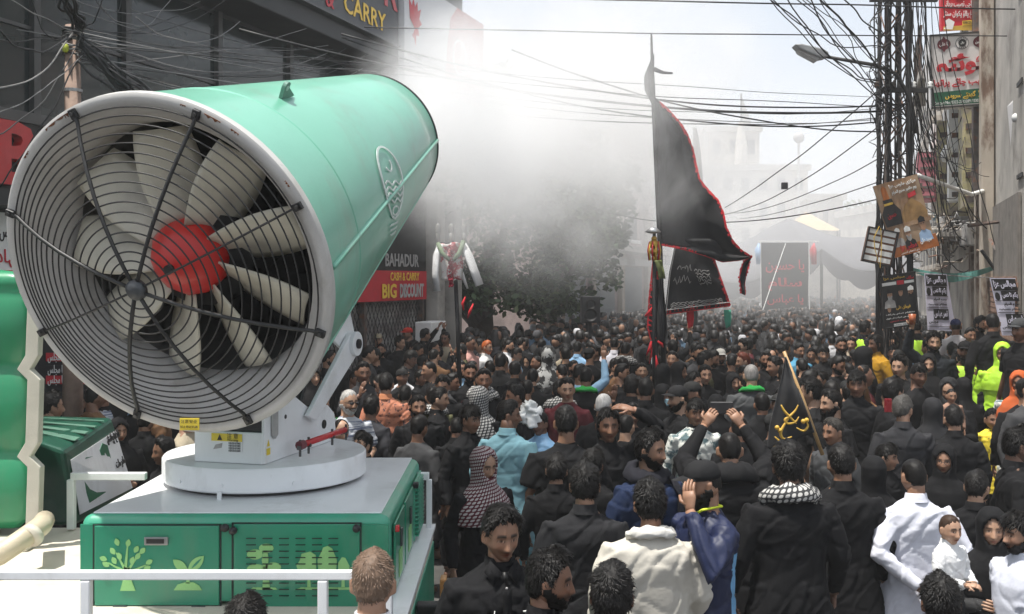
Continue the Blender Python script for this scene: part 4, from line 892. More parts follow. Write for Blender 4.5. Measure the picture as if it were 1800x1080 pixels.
# lifting lug: at px (493,165)
def find(u,v):
    best=None
    for a in np.linspace(-1.2,2.2,171):
        for y in np.linspace(.05,L_,100):
            p=bpt(a,y); du_=900+FX*p.x/p.y-u; dv=HV-FX*(p.z-CZ)/p.y-v; e=du_*du_+dv*dv
            if best is None or e<best[0]: best=(e,a,y)
    return best[1],best[2]
la,ly=find(497,172)
def lug(a,y,par):
    rd=(bpt(a,y,1)-bpt(a,y,0)); ax=da; m=MB(); p0=bpt(a,y,-.005)
    prof=[(-.035,0),(.11,0),(.02,.06)]+[(-.005+.032*math.cos(t),.062+.032*math.sin(t)) for t in np.linspace(.6,3.1,7)]
    th=dr*math.sin(a)*-1+du*math.cos(a)*1; th=(da.cross(rd)).normalized()*.018
    outer=[p0+ax*x+rd*z for x,z in prof]; c=p0+ax*-.005+rd*.062
    m.prism([q-th/2 for q in outer],th); o=m.obj('lifting_lug',mat('lug_green',(.12,.26,.2),.5,vary=.2),par)
    m=MB(); m.tube([c-th*.62,c+th*.62],.014,14); m.obj('lug_hole',mat('lug_hole_tint',(.45,.62,.55),.5),par)
lug(la,ly,CN)
l2,y2=find(290,166); m=MB(); m.ball(bpt(l2,y2,.0),.016,8,6); m.obj('bolt_head',shell,CN,smooth=True)
# department emblem painted on the barrel (oval with crescent and waves)
ec,ey_=find(689,326); ea=ec
ax_a,ax_y=find(671,261); bx_a,bx_y=find(693,384); lx_a,lx_y=find(672,322); rx_a,rx_y=find(708,322)
print('emblem',ec,ey_,ax_a,ax_y,bx_a,bx_y)
def EP(x,y):  # x right, y up in emblem units (-1..1), rotated with the plate
    # corner directions found from the photograph: up = towards A, right = perpendicular on the surface
    ca=(ax_a+bx_a)/2; cyy=(ax_y+bx_y)/2; r_=rad(cyy)
    return ca+(ax_a-bx_a)/2*y+(rx_a-lx_a)/2*x, cyy+(ax_y-bx_y)/2*y+(rx_y-lx_y)/2*x
    ua,uy=(ax_a-bx_a)/2,(ax_y-bx_y)/2
    r_=rad(cyy); # surface metric
    upv=Vector((ua*r_,uy)); rt=Vector((-upv.y,upv.x)); rt=rt.normalized()*.15
    if bpt(ca+rt.x/r_,cyy+rt.y).x<bpt(ca,cyy).x: rt=-rt
    q=Vector((ca*r_,cyy))+upv*y+rt*x
    return q.x/r_,q.y
def ribbon(pts,w,name='emblem',par=None):
    m=MB(); out=[]
    for i,p in enumerate(pts):
        a=Vector(pts[max(i-1,0)]);b=Vector(pts[min(i+1,len(pts)-1)]); d=(b-a).normalized(); n_=Vector((-d.y,d.x))*w
        out.append((EP(p[0]+n_.x,p[1]+n_.y*.6),EP(p[0]-n_.x,p[1]-n_.y*.6)))
    vs=[];fs=[]
    for l,r_ in out: vs+= [bpt(l[0],l[1],.009),bpt(r_[0],r_[1],.009)]
    for i in range(len(out)-1): fs.append((2*i,2*i+1,2*i+3,2*i+2))
    m.add(vs,fs); o=m.obj(name,emb,CN); md=o.modifiers.new('s','SOLIDIFY'); md.thickness=.002; return o
emb=mat('emblem_white',(.62,.70,.66),.5,vary=.25,vscale=20)
ribbon([(.95*math.cos(t),1.0*math.sin(t)) for t in np.linspace(-.15,3.29,24)]+[(-.9,-.2),(-.8,-.3)],.055)
ribbon([(.95,-.15),(.8,-.55),(.4,-.92),(0,-1),(-.4,-.92),(-.78,-.6),(-.93,-.2)],.055)
ribbon([(-.1+.28*math.cos(t),.5+.2*math.sin(t)) for t in np.linspace(-2.6,.6,12)],.04,'crescent_emblem')
for k in range(4): ribbon([(x,-.02-k*.16+.05*math.sin(x*9)) for x in np.linspace(-.8,.8,24)],.045,'wave_emblem')
ribbon([(.35*math.cos(t),-.78+.12*math.sin(t)) for t in np.linspace(0,6.28,14)],.04,'round_emblem')
for k in range(3): ribbon([(x,-1.15-k*.15+.03*math.sin(x*40+k)) for x in np.linspace(-.55+.1*k,.5,26)],.025,'emblem_lettering')
# fan
fan=thing  # keep name free
m=MB(); m.lathe([(0,.28),(.60,.30),(.60,.34),(0,.34)],40,F@Matrix.Translation((0,.42,0))); m.obj('duct_back',darkin,CN)  # added black disc, keeps light from the open barrel end out of the fan gaps
FN=bx('motor',(0,0,0),(.001,.001,.001),darksteel,CN) if False else None
m=MB(); m.lathe([(.0,.24),(.26,.25),(.28,.3),(.28,.74)],32,F); mo=m.obj('motor_housing',darkin,CN,smooth=True)
# guide vanes behind the blades
for k in range(7):
    a=2*math.pi*k/7+.2; m=MB(); c,s=math.cos(a),math.sin(a); t=Vector((-s,0,c))
    ps=[F@(Vector((c*r_,y,s*r_))+t*o) for r_,y,o in((.28,.5,0),(.60,.5,0),(.60,.72,.1),(.28,.72,.06))]; m.prism(ps,F.to_3x3()@(t*.012)); m.obj('guide_vane',darkin,CN)
bladem=mat('blade_cream',(.60,.57,.47),.38,vary=.1,vscale=4,coat=.15,col2=(.42,.39,.33),c2scale=3,c2lo=.5,c2hi=.75)
NB=9
bm2=MB()
def blade(u,v):
    r_=.16+.445*u; ch=(.22 + .09*math.sin(u*2.6)) * (1-.10*u); tw=R(46-22*u); x=(v-.5)*ch
    cam_=.035*(1-(2*v-1)**2)
    # blade root along +x ; chord direction in (z,y)
    return Vector((r_*math.cos(.0),.235-(x*math.sin(tw))-cam_*math.cos(tw), x*math.cos(tw)+cam_*math.sin(tw)+.03*u))
bm2.grid(blade,10,8); bme=bm2.mesh('blade',bladem,True)
for k in range(NB):
    o=bpy.data.objects.new('blade',bme); COL.objects.link(o); o.parent=CN; o.matrix_parent_inverse=WM[CN.name].inverted(); o.matrix_basis=F@Matrix.Rotation(-(2*math.pi*k/NB+R(10)),4,'Y')
    md=o.modifiers.new('s','SOLIDIFY'); md.thickness=.010
hub=MB()
hp_=[(.005,.045),(.03,.047),(.09,.075),(.145,.115),(.18,.17),(.187,.20),(.187,.29),(.12,.31)]
hub.lathe(hp_,12,F@Matrix.Rotation(.1,4,'Y')); o=hub.obj('hub',mat('red_hub',(.62,.02,.015),.4,vary=.1,coat=.3,bump=.08,bscale=14),CN,smooth=True); o.modifiers.new('b','BEVEL').width=.01
m=MB(); m.tube([F@Vector((0,.02,0)),F@Vector((0,.07,0))],.022,12); m.obj('hub_cap',darksteel,CN)
# guard cage : dome, ring depth as function of radius
def gy(r_): t=min(1,r_/.74); return -.20*(1-t**2.2)-.022
GO=MB(); GO.lathe([(.0,gy(0)-.03),(.03,gy(0)-.028),(.046,gy(0)-.012),(.048,gy(0)+.012),(.0,gy(0)+.016)],20,F); guard=GO.obj('fan_guard',mat('guard_grey',(.06,.065,.07),.45,vary=.2),CN,smooth=True)
wire=mat('guard_wire',(.022,.022,.022),.5,vary=.2,bump=0)
rk=[.09,.13,.17,.212,.254,.296,.338,.38,.42,.46,.50,.538,.575,.612,.648,.684,.718,.752]
for r_ in rk:
    m=MB(); n=84; m.tube([F@Vector((r_*math.cos(2*math.pi*i/n),gy(r_),r_*math.sin(2*math.pi*i/n))) for i in range(n+1)],.0038,5,caps=False); m.obj('guard_ring',wire,guard,smooth=True)
for (u,v,thick) in((132,205,1),(347,195,1),(533,357,0),(563,585,1),(435,735,1),(238,735,1),(68,587,0),(20,375,1)):
    # angle on the rim
    p=None;best=9e9
    for a in np.linspace(0,2*math.pi,720):
        q=F@Vector((.775*math.cos(a),-.02,.775*math.sin(a))); e=(900+FX*q.x/q.y-u)**2+(HV-FX*(q.z-CZ)/q.y-v)**2
        if e<best: best=e;p=a
    c,s=math.cos(p),math.sin(p)
    m=MB(); m.tube([F@Vector((r_*c,gy(r_)-.004,r_*s)) for r_ in(.02,.1,.2,.3,.42,.54,.66,.74)]+[F@Vector((.775*c,-.024,.775*s))],.0095 if thick else .005,6); m.obj('guard_spoke',wire,guard,smooth=True)
    m=MB(); MM=F@Matrix.Rotation(-p,4,'Y'); m.box((.777,-.022,0),(.045,.022,.034),MM); m.obj('guard_bracket',blk,guard,bevel=.004)
    m=MB(); m.tube([MM@Vector((.78,-.032,0)),MM@Vector((.78,-.042,0))],.009,6); m.obj('guard_bolt',alu,guard)
# warning plate on the lower rim
def rimplate(u0,u1,v0,v1,Y=4.33):
    pass
yb=mat('warning_yellow',(.72,.55,.05),.5,vary=.1)
a_=W(313,737,4.30); b_=W(347,758,4.30)
m=MB(); m.box(((a_.x+b_.x)/2,4.325,(a_.z+b_.z)/2),(b_.x-a_.x,.01,a_.z-b_.z),None); o=m.obj('warning_label',yb,CN)
M=frame(((a_.x+b_.x)/2,4.318,(a_.z+b_.z)/2),(1,0,0),Z); text('label_print','注意安全',.016,M@Matrix.Translation((0,.011,.003)),blackp,CN,width=.07,depth=.0005); text('label_print','禁止靠近机器',.012,M@Matrix.Translation((0,-.011,.003)),blackp,CN,width=.074,depth=.0005)
# turntable
TC=Vector((-1.38,5.75,0)); m=MB(); Mz=Matrix.Translation((TC.x,TC.y,0))@Matrix.Rotation(R(90),4,'X')
m.lathe([(0,1.705),(.548,1.705),(.556,1.713),(.556,1.822),(.548,1.832),(0,1.834)],72,Mz); o=m.obj('turntable',wpaint,CN); smooth_by_angle(o.data,40)
m=MB(); m.lathe([(0,1.68),(.50,1.68),(.50,1.706),(0,1.706)],48,Mz); m.obj('slewing_ring',blk,CN)
for a in(-100,-62,-128):
    m=MB(); m.tube([TC+Vector((.554*math.cos(R(a)),.554*math.sin(R(a)),1.75)),TC+Vector((.562*math.cos(R(a)),.562*math.sin(R(a)),1.75))],.010,10); m.obj('plug',wpaint,CN)
m=MB(); m.box((TC.x-.1,TC.y-.57,1.70),(.02,.02,.04)); m.obj('stop_block',wpaint,CN)
# yoke in a frame turned with the cannon
YF=Matrix.Translation((TC.x,TC.y,1.834))@Matrix.Rotation(-yaw,4,'Z')
def yplate(name,prof,x,th,mm,par=CN,bevel=.006):
    m=MB(); m.prism([YF@Vector((x,y,z)) for y,z in prof],YF.to_3x3()@Vector((th,0,0))); return m.obj(name,mm,par,bevel=bevel)
side=[(-.40,0),(.42,0),(.47,.05),(.45,.16),(.36,.22),(.10,.24),(-.10,.34),(-.12,.70),(-.20,.72),(-.32,.42),(-.40,.26)]
for x in(.19,-.20): yplate('yoke_plate',side,x,.018,wpaint)
yplate('front_plate',[(-.405,0),(-.39,0),(-.39,.165),(-.405,.165)],-.20,.40,wpaint)
yplate('yoke_shelf',[(-.40,.165),(-.1,.165),(-.1,.175),(-.40,.175)],-.19,.38,blk)
# drum cradle bracket
for x in(.19,-.21): yplate('cradle_plate',[(.42,.60),(.62,.50),(.74,.62),(.62,.86),(.30,.86),(.25,.78)],x,.022,wpaint)
for x in(.22,-.25):
    yplate('lift_arm',[(.02,.20),(.12,.16),(.70,.50),(.72,.58),(.66,.64),(.58,.62)],x,.03,wpaint)
def ydisc(name,y,z,x0,x1,r_,mm,n=20): m=MB(); m.tube([YF@Vector((x0,y,z)),YF@Vector((x1,y,z))],r_,n); return m.obj(name,mm,CN,bevel=.003)
ydisc('pivot_boss',.64,.565,.20,.275,.075,wpaint,28); ydisc('pivot_pin',.64,.565,.27,.29,.03,blk); ydisc('pivot_boss',.64,.565,-.20,-.275,.075,wpaint,28)
ydisc('hole_cap',.30,.115,.205,.215,.026,blk); ydisc('hole_cap',-.22,.30,.205,.212,.012,alu); ydisc('hole_cap',-.17,.22,.205,.212,.012,alu)
ydisc('pivot_pin',.47,.72,.20,.22,.025,blk)
m=MB(); 
rr_=[YF@Vector((.209,y,z)) for y,z in((-.335,.14),(-.30,.12),(-.27,.14),(-.27,.27),(-.30,.29),(-.335,.27))]; m.prism(rr_,YF.to_3x3()@Vector((.012,0,0))); m.obj('slot_cover',greyp,CN,bevel=.004)
m=MB(); m.tube([YF@Vector((0,-.05,.12)),YF@Vector((0,.25,.42))],.055,16); m.obj('cylinder_barrel',alu,CN,smooth=True)
m=MB(); m.tube([YF@Vector((0,.25,.42)),YF@Vector((0,.50,.68))],.03,14); m.obj('cylinder_rod',mat('chrome',(.5,.5,.5),.15,metal=1,bump=0),CN,smooth=True)
for k in range(4):
    m=MB(); m.tube([YF@Vector((.06+.03*k,-.05+.02*k,.1)),YF@Vector((.08+.03*k,.08,.28)),YF@Vector((.07+.02*k,.2,.34)),YF@Vector((.06+.02*k,.33,.55))],.014,8); m.obj('hydraulic_hose',blk,CN,smooth=True)
# warning stickers
MF=YF@frame((0,-.4065,0),(1,0,0),Z)
flat([(-.095,.06),(.085,.06),(.085,.155),(-.095,.155)],MF,.001,.001).obj('warning_sticker',wpaint,CN)
flat([(-.095,.115),(.085,.115),(.085,.155),(-.095,.155)],MF,.001,.003).obj('warning_sticker',yb,CN)
flat([(-.06,.12),(-.03,.12),(-.045,.15)],MF,.001,.005).obj('warning_triangle',blackp,CN)
text('label_print','注 意',.03,MF@Matrix.Translation((.03,.142,.005)),blackp,CN,depth=.0005); text('label_print','Warning',.018,MF@Matrix.Translation((.03,.122,.005)),blackp,CN,depth=.0005)
for k in range(4): text('label_print','内部设备请勿触摸',.012,MF@Matrix.Translation((.04,.105-k*.013,.003)),blackp,CN,width=.07,depth=.0004)
flat([(-.085,.07),(-.035,.08),(-.03,.105),(-.07,.095)],MF,.001,.003).obj('hand_mark',greyp,CN)
MS=YF@frame((.2085,0,0),(0,1,0),Z)
flat([(-.375,.09),(-.345,.09),(-.36,.125)],MS,.001,.001).obj('warning_sticker',yb,CN); flat([(-.38,.045),(-.34,.045),(-.34,.08),(-.38,.08)],MS,.001,.001).obj('warning_sticker',yb,CN)
# red rod
m=MB(); a=YF@Vector((.30,-.18,.07)); b=YF@Vector((.38,.22,.10)); m.tube([a,b],.017,12); m.obj('red_cylinder',redplas,CN,smooth=True)
m=MB(); m.tube([a-(b-a).normalized()*.01,a+(b-a).normalized()*.03],.025,12); m.obj('red_cylinder_cap',mar,CN)
for t_ in(.0,.18,.7,1.02):
    p=a.lerp(b,t_); m=MB(); m.tube([p-Vector((0,0,.06)),p+Vector((0,0,.03))],.007,6); m.box(p-Vector((0,0,.012)),(.03,.03,.02)); m.obj('valve_fitting',alu,CN)
# ================================================================== PEOPLE
skin=mat('skin',rough=.48,objcol=True,attr='tint',vary=.14,vscale=22,bump=.16,bscale=120,bdist=.002,spec=.4)
hairm=mat('hair',rough=.5,objcol=True,vary=.35,vscale=60,bump=.5,bscale=140,bdist=.004,stretch=(1,1,.25),spec=.2)
cloth=mat('cotton_cloth',rough=.85,objcol=True,vary=.12,vscale=4,bump=.35,bscale=6,bdist=.03,sheen=0,spec=.18)
shiny=mat('synthetic_cloth',rough=.55,objcol=True,vary=.12,vscale=5,bump=.4,bscale=9,bdist=.02,spec=.35)
eyew=None
def checkmat(name,c1,c2,s,rot=.6):
    m=mat(name,c1,.85,bump=.4,bscale=14,bdist=.015,vary=.1); t=m.node_tree; n=t.nodes;L=t.links.new
    tc=n.new('ShaderNodeTexCoord'); sp=n.new('ShaderNodeSeparateXYZ'); L(tc.outputs['Object'],sp.inputs[0])
    def mm(op,a,b=None):
        x=n.new('ShaderNodeMath'); x.operation=op
        for i,q in enumerate((a,b)):
            if q is None: continue
            if isinstance(q,(int,float)): x.inputs[i].default_value=q
            else: L(q,x.inputs[i])
        return x.outputs[0]
    an=mm('ARCTAN2',sp.outputs[0],sp.outputs[1]); zz=sp.outputs[2]
    a1=mm('SINE',mm('MULTIPLY',mm('ADD',an,mm('MULTIPLY',zz,rot)),s*2.2)); a2=mm('SINE',mm('MULTIPLY',mm('ADD',zz,mm('MULTIPLY',an,.02)),s*17))
    mu=n.new('ShaderNodeMath'); mu.operation='MULTIPLY'; L(mm('ADD',mm('MULTIPLY',a1,.5),.5),mu.inputs[0]); L(mm('ADD',mm('MULTIPLY',a2,.5),.5),mu.inputs[1])
    mr=n.new('ShaderNodeMapRange'); mr.inputs[1].default_value=.16; mr.inputs[2].default_value=.26; L(mu.outputs[0],mr.inputs[0])
    mx=n.new('ShaderNodeMix'); mx.data_type='RGBA'; L(mr.outputs[0],mx.inputs[0]); mx.inputs[6].default_value=(*c1,1); mx.inputs[7].default_value=(*c2,1); L(mx.outputs[2],n['Principled BSDF'].inputs['Base Color']); return m
keff=checkmat('checked_scarf',(.03,.03,.032),(.45,.44,.42),14,2)
keffr=checkmat('houndstooth_scarf',(.10,.012,.022),(.50,.46,.45),15,3)
floral=mat('printed_cloth',(.55,.56,.52),.8,vary=.1,col2=(.08,.13,.14),c2scale=14,c2lo=.5,c2hi=.56,bump=.3,bscale=10,bdist=.015)
orangep=mat('orange_print_cloth',(.50,.19,.11),.8,vary=.1,col2=(.07,.04,.04),c2scale=22,c2lo=.55,c2hi=.6,bump=.3,bscale=10,bdist=.015)
yellowf=mat('yellow_print_cloth',(.75,.58,.04),.8,vary=.1,col2=(.06,.06,.03),c2scale=22,c2lo=.6,c2hi=.64,bump=.3,bscale=10,bdist=.015)
zebra=mat('zebra_print_cloth',(.03,.03,.03),.8,vary=.1,col2=(.5,.5,.48),c2scale=10,c2lo=.49,c2hi=.52,bump=.3,bscale=10)
dots=mat('dotted_cloth',(.015,.015,.016),.8,vary=.1,col2=(.5,.5,.5),c2scale=60,c2lo=.66,c2hi=.68,bump=.2)
stripe=mat('striped_cloth',(.45,.47,.50),.8,vary=.05,col2=(.12,.14,.2),c2scale=16,c2lo=.5,c2hi=.55,stretch=(.1,.1,2.4))
hivis=mat('hi_vis_cloth',(.38,.66,.03),.7,vary=.1,bump=.4,bscale=10,bdist=.015)
G=lambda x,s: np.exp(-(x/s)**2)
def sst(a,b,x): t=np.clip((x-a)/(b-a),0,1); return t*t*(3-2*t)
def headgrid(nu,nv,fem=0,seed=0):
    u=np.linspace(-1,1,nu,endpoint=False); az=np.pi*(np.sign(u)*(.52*abs(u)+.48*abs(u)**2.2))
    el=np.linspace(-np.pi/2,np.pi/2,nv+1)[1:-1]
    A,Eg=np.meshgrid(az,el); return A,Eg
def headshape(A,Eg,fem=0,seed=0,off=0,feat=1):
    r=np.random.RandomState(seed); jw=r.uniform(-.02,.03); nl=r.uniform(-.003,.004); ck=r.uniform(-.002,.003)
    ce=np.cos(Eg); 
    zz=np.sin(Eg); Zc=.118*np.sign(zz)*abs(zz)**.95
    w=.0755+.001; 
    X=np.sin(A)*ce**.85*w; back=np.cos(A)<0
    Y=-np.cos(A)*ce**.85*np.where(back,.099,.092)
    low=np.clip(-Zc/.118,0,1)
    X*=1-(.30+jw*.5+.10*fem)*sst(.25,1,low)*(1)-.02
    X*=np.where(Zc>0,1+.02*np.sin(Zc/.118*np.pi),1)
    # flat face: pull front sides
    front=np.cos(A)>0
    Y+=np.where(front,.012*G(abs(X)-.055,.02)*-.3,0)
    # nape
    Y-=np.where(~front,(.045*sst(.2,.8,low))*abs(np.cos(A)),0)*1.0
    Y-=np.where(front,.010*sst(.6,1,low)*np.cos(A),0)
    P=np.stack([X,Y,Zc],-1)
    n=P/np.linalg.norm(P,axis=-1,keepdims=True)
    f=front*1.0
    if feat:
        x,z=P[...,0],P[...,2]
        d=np.zeros_like(x)
        # nose
        ramp=np.clip((.012-z)/.052,0,1)*(z<.012); cut=1-sst(-.040-.0,-.052,z*1.0) if False else sst(-.054,-.041,z)
        d+=f*(.004+.021+nl)*ramp*cut*G(x,.0085+.006*ramp)*1.0
        d+=f*.007*G(z+.040,.009)*(G(x-.013,.006)+G(x+.013,.006))
        # sockets, brow
        d-=f*.0095*G(z-.002,.0125)*(G(x-.031,.017)+G(x+.031,.017))
        d+=f*.0045*G(z-.001,.0065)*(G(x-.031,.0115)+G(x+.031,.0115))
        d+=f*(.0055-.002*fem)*G(z-.021,.008)*(G(x-.030,.020)+G(x+.030,.020))
        d+=f*.004*G(z+.030,.016)*(G(x-.045,.014)+G(x+.045,.014))
        d-=f*.004*G(z+.052,.014)*(G(x-.042,.012)+G(x+.042,.012))
        # lips
        d+=f*.0065*G(x,.023)*(G(z+.0625,.0045)+1.1*G(z+.0725,.005))
        d-=f*.003*G(x,.02)*G(z+.067,.0018); d-=f*.003*G(x,.02)*G(z+.083,.006)
        d+=f*.007*G(x,.020)*G(z+.099,.011)
        P[...,1]-=d
        # ears
        ea=(G(abs(A)-1.62,.11))*sst(-.048,-.030,z)*(1-sst(.018,.030,z))
        P[...,0]+=np.sign(P[...,0])*ea*.021; P[...,1]+=ea*.010
    P=P+n*off[...,None] if isinstance(off,np.ndarray) else P+n*off
    return P
def headtint(P,A,fem=0,beard=0):
    x,z=P[...,0],P[...,2]; f=np.cos(A)>.1
    c=np.ones(P.shape[:-1]+(3,))
    def dark(m,col):
        m=np.clip(m,0,1)[...,None]; nonlocal c; c=c*(1-m)+np.array(col)*m
    dark(f*.35*G(z+.0,.016)*(G(x-.031,.02)+G(x+.031,.02)),(.55,.42,.38))  # eye socket shading painted into the skin tint
    dark(f*.5*G(z+.03,.02)*(G(abs(x)-.04,.02)),(1.05,.85,.80))
    bz=.0235-.12*(abs(x)-.026)**2/.03
    dark(f*1.25*sst(.0095-.003*fem,.004,abs(z-bz-.0))*((abs(x)>.011)&(abs(x)<.048)),(.05,.04,.035))
    eye=((abs(x)-.031)/.0145)**2+((z-.001)/.0062)**2
    dark(f*sst(1.6,.9,eye),(.05,.035,.03)); dark(f*sst(.72,.5,eye),(2.0,2.4,2.8)); dark(f*sst(.0075,.0055,np.hypot(abs(x)-.031,z-.001)),(.05,.04,.035))
    dark(f*.95*G(x,.022)*(G(z+.0625,.004)+G(z+.0725,.0045)),(.72,.36,.34)); dark(f*1.0*G(x,.023)*G(z+.067,.0016),(.25,.12,.1))
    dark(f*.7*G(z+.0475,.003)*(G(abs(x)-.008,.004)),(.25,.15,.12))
    if beard: 
        bm=sst(-.030,-.048,z)*sst(.2,.6,np.where(np.cos(A)>-.2,1,0))*(1-G(x,.022)*G(z+.068,.008)*1.2)
        mu=f*G(z+.0545,.005)*G(x,.024)*1.2
        dark(np.clip(bm,0,1)*beard*(np.cos(A)>-.35),(.16,.13,.12)); dark(mu*min(1,beard*1.6),(.08,.06,.06))
    return c
def gridmesh(mb,P,top,bot):
    nv,nu=P.shape[:2]; vs=[tuple(p) for p in P.reshape(-1,3)]+[tuple(bot),tuple(top)]
    fs=[(j*nu+i,j*nu+(i+1)%nu,(j+1)*nu+(i+1)%nu,(j+1)*nu+i) for j in range(nv-1) for i in range(nu)]
    b=nv*nu; fs+=[(b,(i+1)%nu,i) for i in range(nu)]+[(b+1,(nv-1)*nu+i,(nv-1)*nu+(i+1)%nu) for i in range(nu)]
    mb.add(vs,fs)
HC=Vector((0,-.015,1.602))   # head centre for a 1.72 m person
def hand(mb,wr,d,nrm,s=1,curl=.5,side=1,lo=False):
    d=Vector(d).normalized(); nrm=Vector(nrm); nrm=(nrm-d*nrm.dot(d)).normalized(); sd=d.cross(nrm)*side
    wr=Vector(wr)
    pl=[wr-d*.02,wr+d*.02,wr+d*.06,wr+d*.095]; rs=[.024,.030,.040,.036]
    mb.tube(pl,[r_*s for r_ in rs],10 if not lo else 6,sx=1,sy=.42,ref=nrm) if False else mb.loft([[p+sd*(r_*math.cos(t))*s+nrm*(r_*.42*math.sin(t))*s for t in np.linspace(0,2*math.pi,10,endpoint=False)] for p,r_ in zip(pl,rs)])
    if lo:
        p=wr+d*.09; q=p+d*.05-nrm*.03*curl; mb.tube([p,q],[.03*s,.02*s],6); return
    for k,(o,l) in enumerate(((-.028,.060),(-.0095,.072),(.0095,.068),(.027,.052))):
        p=wr+d*.088+sd*(-o)*s; a=curl*.5; dd=(d*math.cos(a)-nrm*math.sin(a)); p1=p+dd*l*.45; a+=curl*.8; dd=(d*math.cos(a)-nrm*math.sin(a)); p2=p1+dd*l*.32; a+=curl*.5; dd=(d*math.cos(a)-nrm*math.sin(a)); p3=p2+dd*l*.26
        mb.tube([p-d*.01,p1,p2,p3],[.0095*s,.0088*s,.008*s,.0058*s],7)
    p=wr+d*.028+sd*.026*s; t1=p+(d*.6+sd*.75-nrm*.2).normalized()*.038; t2=t1+(d*.9+sd*.25-nrm*.35*curl*2).normalized()*.032
    mb.tube([p-sd*.012,t1,t2],[.013*s,.0105*s,.0075*s],7)
# arm poses: shoulder at (±.19,.0,1.405). returns elbow,wrist,hand dir, palm normal(back of hand)
def armpose(k,s):
    S=lambda x,y,z:Vector((s*x,y,z))
    return {'down':(S(.255,.045,1.13),S(.265,-.03,.885),S(.02,-.2,-1),S(1,0,0),.55),
     'down2':(S(.27,.02,1.13),S(.285,-.10,.90),S(-.1,-.45,-.9),S(1,0,.1),.7),
     'behind':(S(.285,.10,1.14),S(.075,.215,.955),S(-1,.12,-.5),S(0,1,.3),.6),
     'fold':(S(.255,-.03,1.14),S(.07,-.235,1.10),S(-1,-.15,.1),S(0,-1,0),.6),
     'fwd':(S(.25,-.04,1.14),S(.17,-.29,1.14),S(-.4,-1,.1),S(.3,0,1),.8),
     'phone':(S(.275,-.21,1.50),S(.125,-.33,1.72),S(-.55,-.1,.8),S(.4,.9,0),.8),
     'head':(S(.33,-.13,1.62),S(.14,-.16,1.735),S(-.75,.45,.15),S(.1,-.6,1),.35),
     'face':(S(.26,-.16,1.22),S(.085,-.165,1.50),S(-.25,.1,.9),S(.4,-1,0),.35),
     'clap':(S(.26,-.13,1.20),S(.10,-.33,1.40),S(-.25,-.1,.95),S(1,-.3,0),.25),
     'up':(S(.31,-.06,1.52),S(.27,-.16,1.79),S(-.05,-.15,1),S(0,.9,0),.15),
     'hold':(S(.24,-.06,1.13),S(.02,-.27,1.16),S(-1,-.1,.25),S(0,-1,.1),.4),
     'pocket':(S(.30,.07,1.15),S(.22,-.02,.97),S(-.3,-.1,-1),S(1,0,0),.5)}[k]
def ring(z,hw,hd,n=20,cx=0,cy=0,sq=.8):
    out=[]
    for i in range(n):
        t=2*math.pi*i/n; c,s_=math.cos(t),math.sin(t)
        out.append(Vector((cx+hw*math.copysign(abs(c)**sq,c),cy+hd*math.copysign(abs(s_)**sq,s_),z)))
    return out
BODY={}
def body_mesh(arms,hyaw,hpit,fem,bulk,hi,seed,beard,short,hs=1):
    key=(arms,hyaw,hpit,fem,bulk,hi,seed,beard,short,hs)
    if key in BODY: return BODY[key]
    mb=MB(); nu,nv=(60,54) if hi==2 else ((40,34) if hi==1 else (20,16))
    A,Eg=headgrid(nu,nv); P=headshape(A,Eg,fem,seed); c=headtint(P,A,fem,beard); P=P*hs
    RM=Matrix.Rotation(R(hyaw),4,'Z')@Matrix.Rotation(R(hpit),4,'X')
    Rn=np.array(RM.to_3x3()); Ph=P@Rn.T+np.array(HC)
    gridmesh(mb,Ph,HC+RM@Vector((0,0,.118*hs)),HC+RM@Vector((0,0,-.118*hs)))
    tint=[tuple(x) for x in c.reshape(-1,3)]+[(1,1,1)]*2
    # neck down to a slim inner trunk, one run of rings
    n=12 if hi else 8
    rg=[ring(1.575,.050,.052,n,0,.018,1),ring(1.53,.053,.055,n,0,.018,1),ring(1.49,.056,.057,n,0,.016,1),ring(1.455,.085,.06,n,0,.01,1),ring(1.42,.10,.06,n),ring(1.30,.13,.08,n),ring(1.1,.12,.08,n),ring(.92,.13,.09,n)]
    mb.loft(rg)
    for s in(-1,1):
        mb.tube([Vector((s*.075,0,.95)),Vector((s*.095,0,.5)),Vector((s*.10,.02,.09))],[.075,.055,.04],n)
        mb.tube([Vector((s*.10,.06,.035)),Vector((s*.10,-.03,.045)),Vector((s*.11,-.13,.03))],[.035,.042,.03],8)
        k=arms[0 if s<0 else 1]; el,wr,hd,hn,cu=armpose(k,s)
        mb.tube([Vector((s*.12,0,1.37)),el,wr],[.026,.032,.026],8 if hi else 6)
        hand(mb,wr,hd,hn,1,cu,-s,lo=not hi)
    tint+=[(1,1,1)]*(len(mb.v)-len(tint))
    me=mb.mesh('person_body',skin,True)
    at=me.color_attributes.new('tint','FLOAT_COLOR','POINT'); at.data.foreach_set('color',np.array([(*t,1) for t in tint],dtype=np.float32).ravel())
    BODY[key]=me; return me
